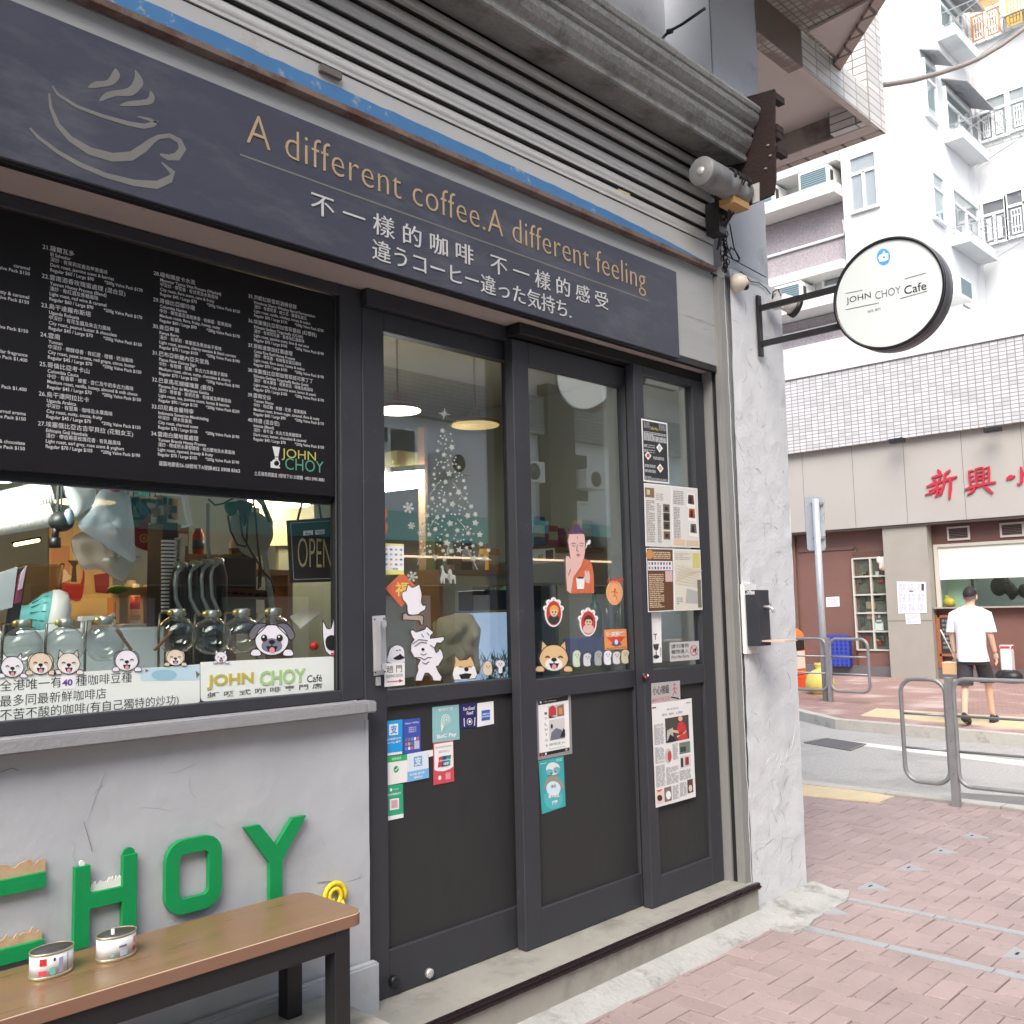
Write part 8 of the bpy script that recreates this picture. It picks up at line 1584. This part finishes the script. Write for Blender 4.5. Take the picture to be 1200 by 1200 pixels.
# local frame: facing +x, y to his left; feet on z = 0
PB = Vector((12.98, 4.42, 0.0)); ang = math.radians(5)
def W3(p):
    p = (p[0], p[1] * .93, p[2]); return Vector((PB.x + p[0] * math.cos(ang) - p[1] * math.sin(ang), PB.y + p[0] * math.sin(ang) + p[1] * math.cos(ang), PB.z + p[2]))
MAN = empty('person', tuple(PB), 'man in a white T-shirt and dark shorts walking away while carrying a small box', 'person')
J = [(0, 0, .93), (0, 0, 1.10), (.01, 0, 1.28), (.02, 0, 1.42), (.03, 0, 1.50), (.045, -.005, 1.57), (.05, -.01, 1.65),           # 0-6 spine, neck, head
     (0, .10, .90), (-.06, .105, .50), (-.20, .10, .10), (-.08, .105, .045),                                                   # 7-10 left leg (behind)
     (0, -.10, .90), (.24, -.11, .52), (.34, -.115, .10), (.47, -.12, .06),                                                    # 11-14 right leg (ahead)
     (.01, .19, 1.40), (.0, .25, 1.14), (.06, .25, .90),                                                                      # 15-17 left arm
     (.01, -.19, 1.40), (-.02, -.25, 1.14), (.08, -.27, .90)]                                                                  # 18-20 right arm
E_ = [(0, 1), (1, 2), (2, 3), (3, 4), (4, 5), (5, 6), (0, 7), (7, 8), (8, 9), (9, 10), (0, 11), (11, 12), (12, 13), (13, 14), (3, 15), (15, 16), (16, 17), (3, 18), (18, 19), (19, 20)]
R_ = [(.13, .10), (.12, .09), (.14, .10), (.13, .09), .058, (.072, .085), (.078, .092), .085, .055, .036, .032, .085, .055, .036, .032, .055, .040, .027, .055, .040, .027]
vs, fs = skin_mesh(J, E_, R_, 'body', skinM, MAN)
mb = MB(skinM); mb.sm = True; mb.add([W3(v) for v in vs], fs)
def hand(c, sgn):
    c = Vector(c); v2, f2 = skin_mesh([c, c + Vector((.02, 0, -.05)), c + Vector((.035, 0, -.085))], [(0, 1), (1, 2)], [(.024, .016), (.036, .016), (.034, .014)], 'h', skinM, MAN, 1); mb.add([W3(v) for v in v2], f2)
    for k in range(4):
        b = c + Vector((.02 + .018 * k - .008, 0, -.085)); L = (.06, .075, .078, .065)[k]; v2, f2 = skin_mesh([b + Vector((0, 0, .015)), b + Vector((.006, 0, -L * .5)), b + Vector((-.006, -sgn * .014, -L))], [(0, 1), (1, 2)], [.0095, .009, .007], 'f', skinM, MAN, 1); mb.add([W3(v) for v in v2], f2)
    b = c + Vector((.045, 0, -.03)); v2, f2 = skin_mesh([b, b + Vector((.025, -sgn * .01, -.03)), b + Vector((.03, -sgn * .02, -.06))], [(0, 1), (1, 2)], [.011, .010, .008], 'f', skinM, MAN, 1); mb.add([W3(v) for v in v2], f2)
hand((.06, .25, .905), 1); hand((.08, -.27, .905), -1)
# ears, nose
for s_ in (-1, 1): p = W3((.045, s_ * .080 - .01, 1.61)); mb.ball(p, .022, .012, .032, 10, 8)
p = W3((.142, -.014, 1.605)); mb.ball(p, .016, .012, .020, 8, 6); mb.m(K2)
for s_ in (-1, 1): p = W3((.128, s_ * .032 - .012, 1.632)); mb.ball(p, .006, .010, .006, 8, 6)
build(mb, 'body', MAN)
# clothing: lofted rings (centre x, y, z, half depth, half width)
def loft(rings, m_, name, seg=28, amp=.006, open_=True):
    vs = []; fs = []
    for cx, cy, z, rx, ry in rings:
        for k in range(seg):
            a = 2 * math.pi * k / seg; ca, sa = math.cos(a), math.sin(a); e = .8; q = Vector((cx + rx * math.copysign(abs(ca) ** e, ca), cy + ry * math.copysign(abs(sa) ** e, sa), z)); q += Vector((ca, sa, 0)) * fbm(q, 9, 3) * amp; vs.append(W3(q))
    for i in range(len(rings) - 1):
        for k in range(seg): a = i * seg + k; b = i * seg + (k + 1) % seg; fs.append((a, b, b + seg, a + seg))
    mb.sm = True; mb.m(m_); mb.add(vs, fs); mb.sm = False
mb = MB(shirtM)
loft([(0, 0, .80, .150, .200), (0, 0, .86, .148, .196), (0, 0, 1.0, .135, .185), (.0, 0, 1.15, .140, .195), (.005, 0, 1.30, .142, .215), (.01, 0, 1.40, .132, .232), (.015, 0, 1.45, .112, .20), (.018, 0, 1.475, .09, .15), (.025, 0, 1.49, .072, .095), (.03, 0, 1.505, .064, .07)], shirtM, 'shirt', amp=.022)
for s_ in (-1, 1): loft([(.01, s_ * .14, 1.455, .080, .05), (.01, s_ * .205, 1.415, .09, .062), (.005, s_ * .232, 1.30, .082, .062), (0, s_ * .255, 1.17, .080, .066)], shirtM, 'sleeve', amp=.008)
build(mb, 'shirt', MAN, fixn=True)
mb = MB(shortsM); loft([(0, 0, .98, .125, .178), (0, 0, .88, .135, .188), (0, 0, .80, .135, .190), (0, 0, .76, .12, .18)], shortsM, 'w')
loft([(0, .095, .86, .12, .092), (-.01, .10, .72, .112, .098), (-.045, .105, .55, .10, .098), (-.055, .105, .50, .10, .098)], shortsM, 'l', amp=.012); loft([(0, -.095, .86, .12, .092), (.09, -.105, .72, .112, .098), (.20, -.11, .56, .10, .098), (.22, -.11, .52, .098, .096)], shortsM, 'r', amp=.012); build(mb, 'shorts', MAN, fixn=True)
mb = MB(hairM); vs = []; fs = []; seg, rg_ = 24, 9; hc = Vector((.035, -.01, 1.640))
for i in range(rg_ + 1):
    p_ = math.pi * .56 * i / rg_
    for k in range(seg):
        a = 2 * math.pi * k / seg; back = .5 - .5 * math.cos(a); ph = p_ * (.62 + .42 * back); q = hc + Vector((.104 * math.sin(ph) * math.cos(a), .089 * math.sin(ph) * math.sin(a), .112 * math.cos(ph))); q += Vector((0, 0, 1)) * fbm(q, 40, 2) * .003; vs.append(W3(q))
for i in range(rg_):
    for k in range(seg): a = i * seg + k; b = i * seg + (k + 1) % seg; fs.append((a, a + seg, b + seg, b))
mb.sm = True; mb.add(vs, fs); mb.m(mat('faded_hair', (112, 92, 84), .8)); vs2 = []
for v in vs[-seg:]: vs2.append(v + Vector((0, 0, .004)))
for v in vs[-seg:]: d2 = v - W3((.035, -.01, v.z - PB.z)); vs2.append(W3((.035, -.01, v.z - PB.z)) + d2 * .93 - Vector((0, 0, .035)))
mb.sm = True; mb.add(vs2, [(k, seg + k, seg + (k + 1) % seg, (k + 1) % seg) for k in range(seg)]); build(mb, 'hair', MAN)
def shoe(hx, hy, hz, pitch):
    mb = MB(shoeM); vs = []; fs = []; rings = [(-.075, .02, .03, .03), (-.06, .045, .036, .06), (0, .05, .040, .075), (.08, .045, .046, .06), (.15, .04, .046, .045), (.195, .025, .03, .03), (.205, .02, .01, .012)]; seg = 16
    for x, zc, ry, rz in rings:
        for k in range(seg):
            a = 2 * math.pi * k / seg; z = max(zc + rz * math.sin(a) - .01, -.005); q = Vector((x, ry * math.cos(a), z)); q = Vector((q.x * math.cos(pitch) + q.z * math.sin(pitch), q.y, -q.x * math.sin(pitch) + q.z * math.cos(pitch))); vs.append(W3((hx + q.x, hy + q.y, hz + q.z)))
    for i in range(len(rings) - 1):
        for k in range(seg): a = i * seg + k; b = i * seg + (k + 1) % seg; fs.append((a, b, b + seg, a + seg))
    fs += [tuple(range(seg))[::-1], tuple(range((len(rings) - 1) * seg, len(rings) * seg))]
    mb.sm = True; mb.add(vs, fs); build(mb, 'shoe', MAN, fixn=True)
shoe(-.20, .10, .07, .32); shoe(.35, -.115, .012, 0)
# what he carries
mb = MB(mat('tan_box', (214, 176, 134), .6, var=.05)); p = W3((.08, .29, .70)); mb.box(p.x - .11, p.x + .11, p.y - .09, p.y + .09, p.z - .07, p.z + .07); mb.m(ink(236, 220, 196)); mb.box(p.x - .112, p.x + .112, p.y - .092, p.y + .092, p.z + .071, p.z + .085); mb.m(blackM); mb.tube([p + Vector((0, 0, .08)), p + Vector((-.02, -.02, .115)), p + Vector((0, -.03, .13))], .006, 6)
build(mb, 'carried_box', label='small tan box hanging from the walking man\'s left hand', cat='box', bevel=.004)
p = W3((.07, .26, .86)); mb = MB(whiteP); mb.tube([p, p + Vector((-.05, .13, .34))], .009, 8); build(mb, 'white_stick', label='thin white stick held in the walking man\'s left hand', cat='stick')
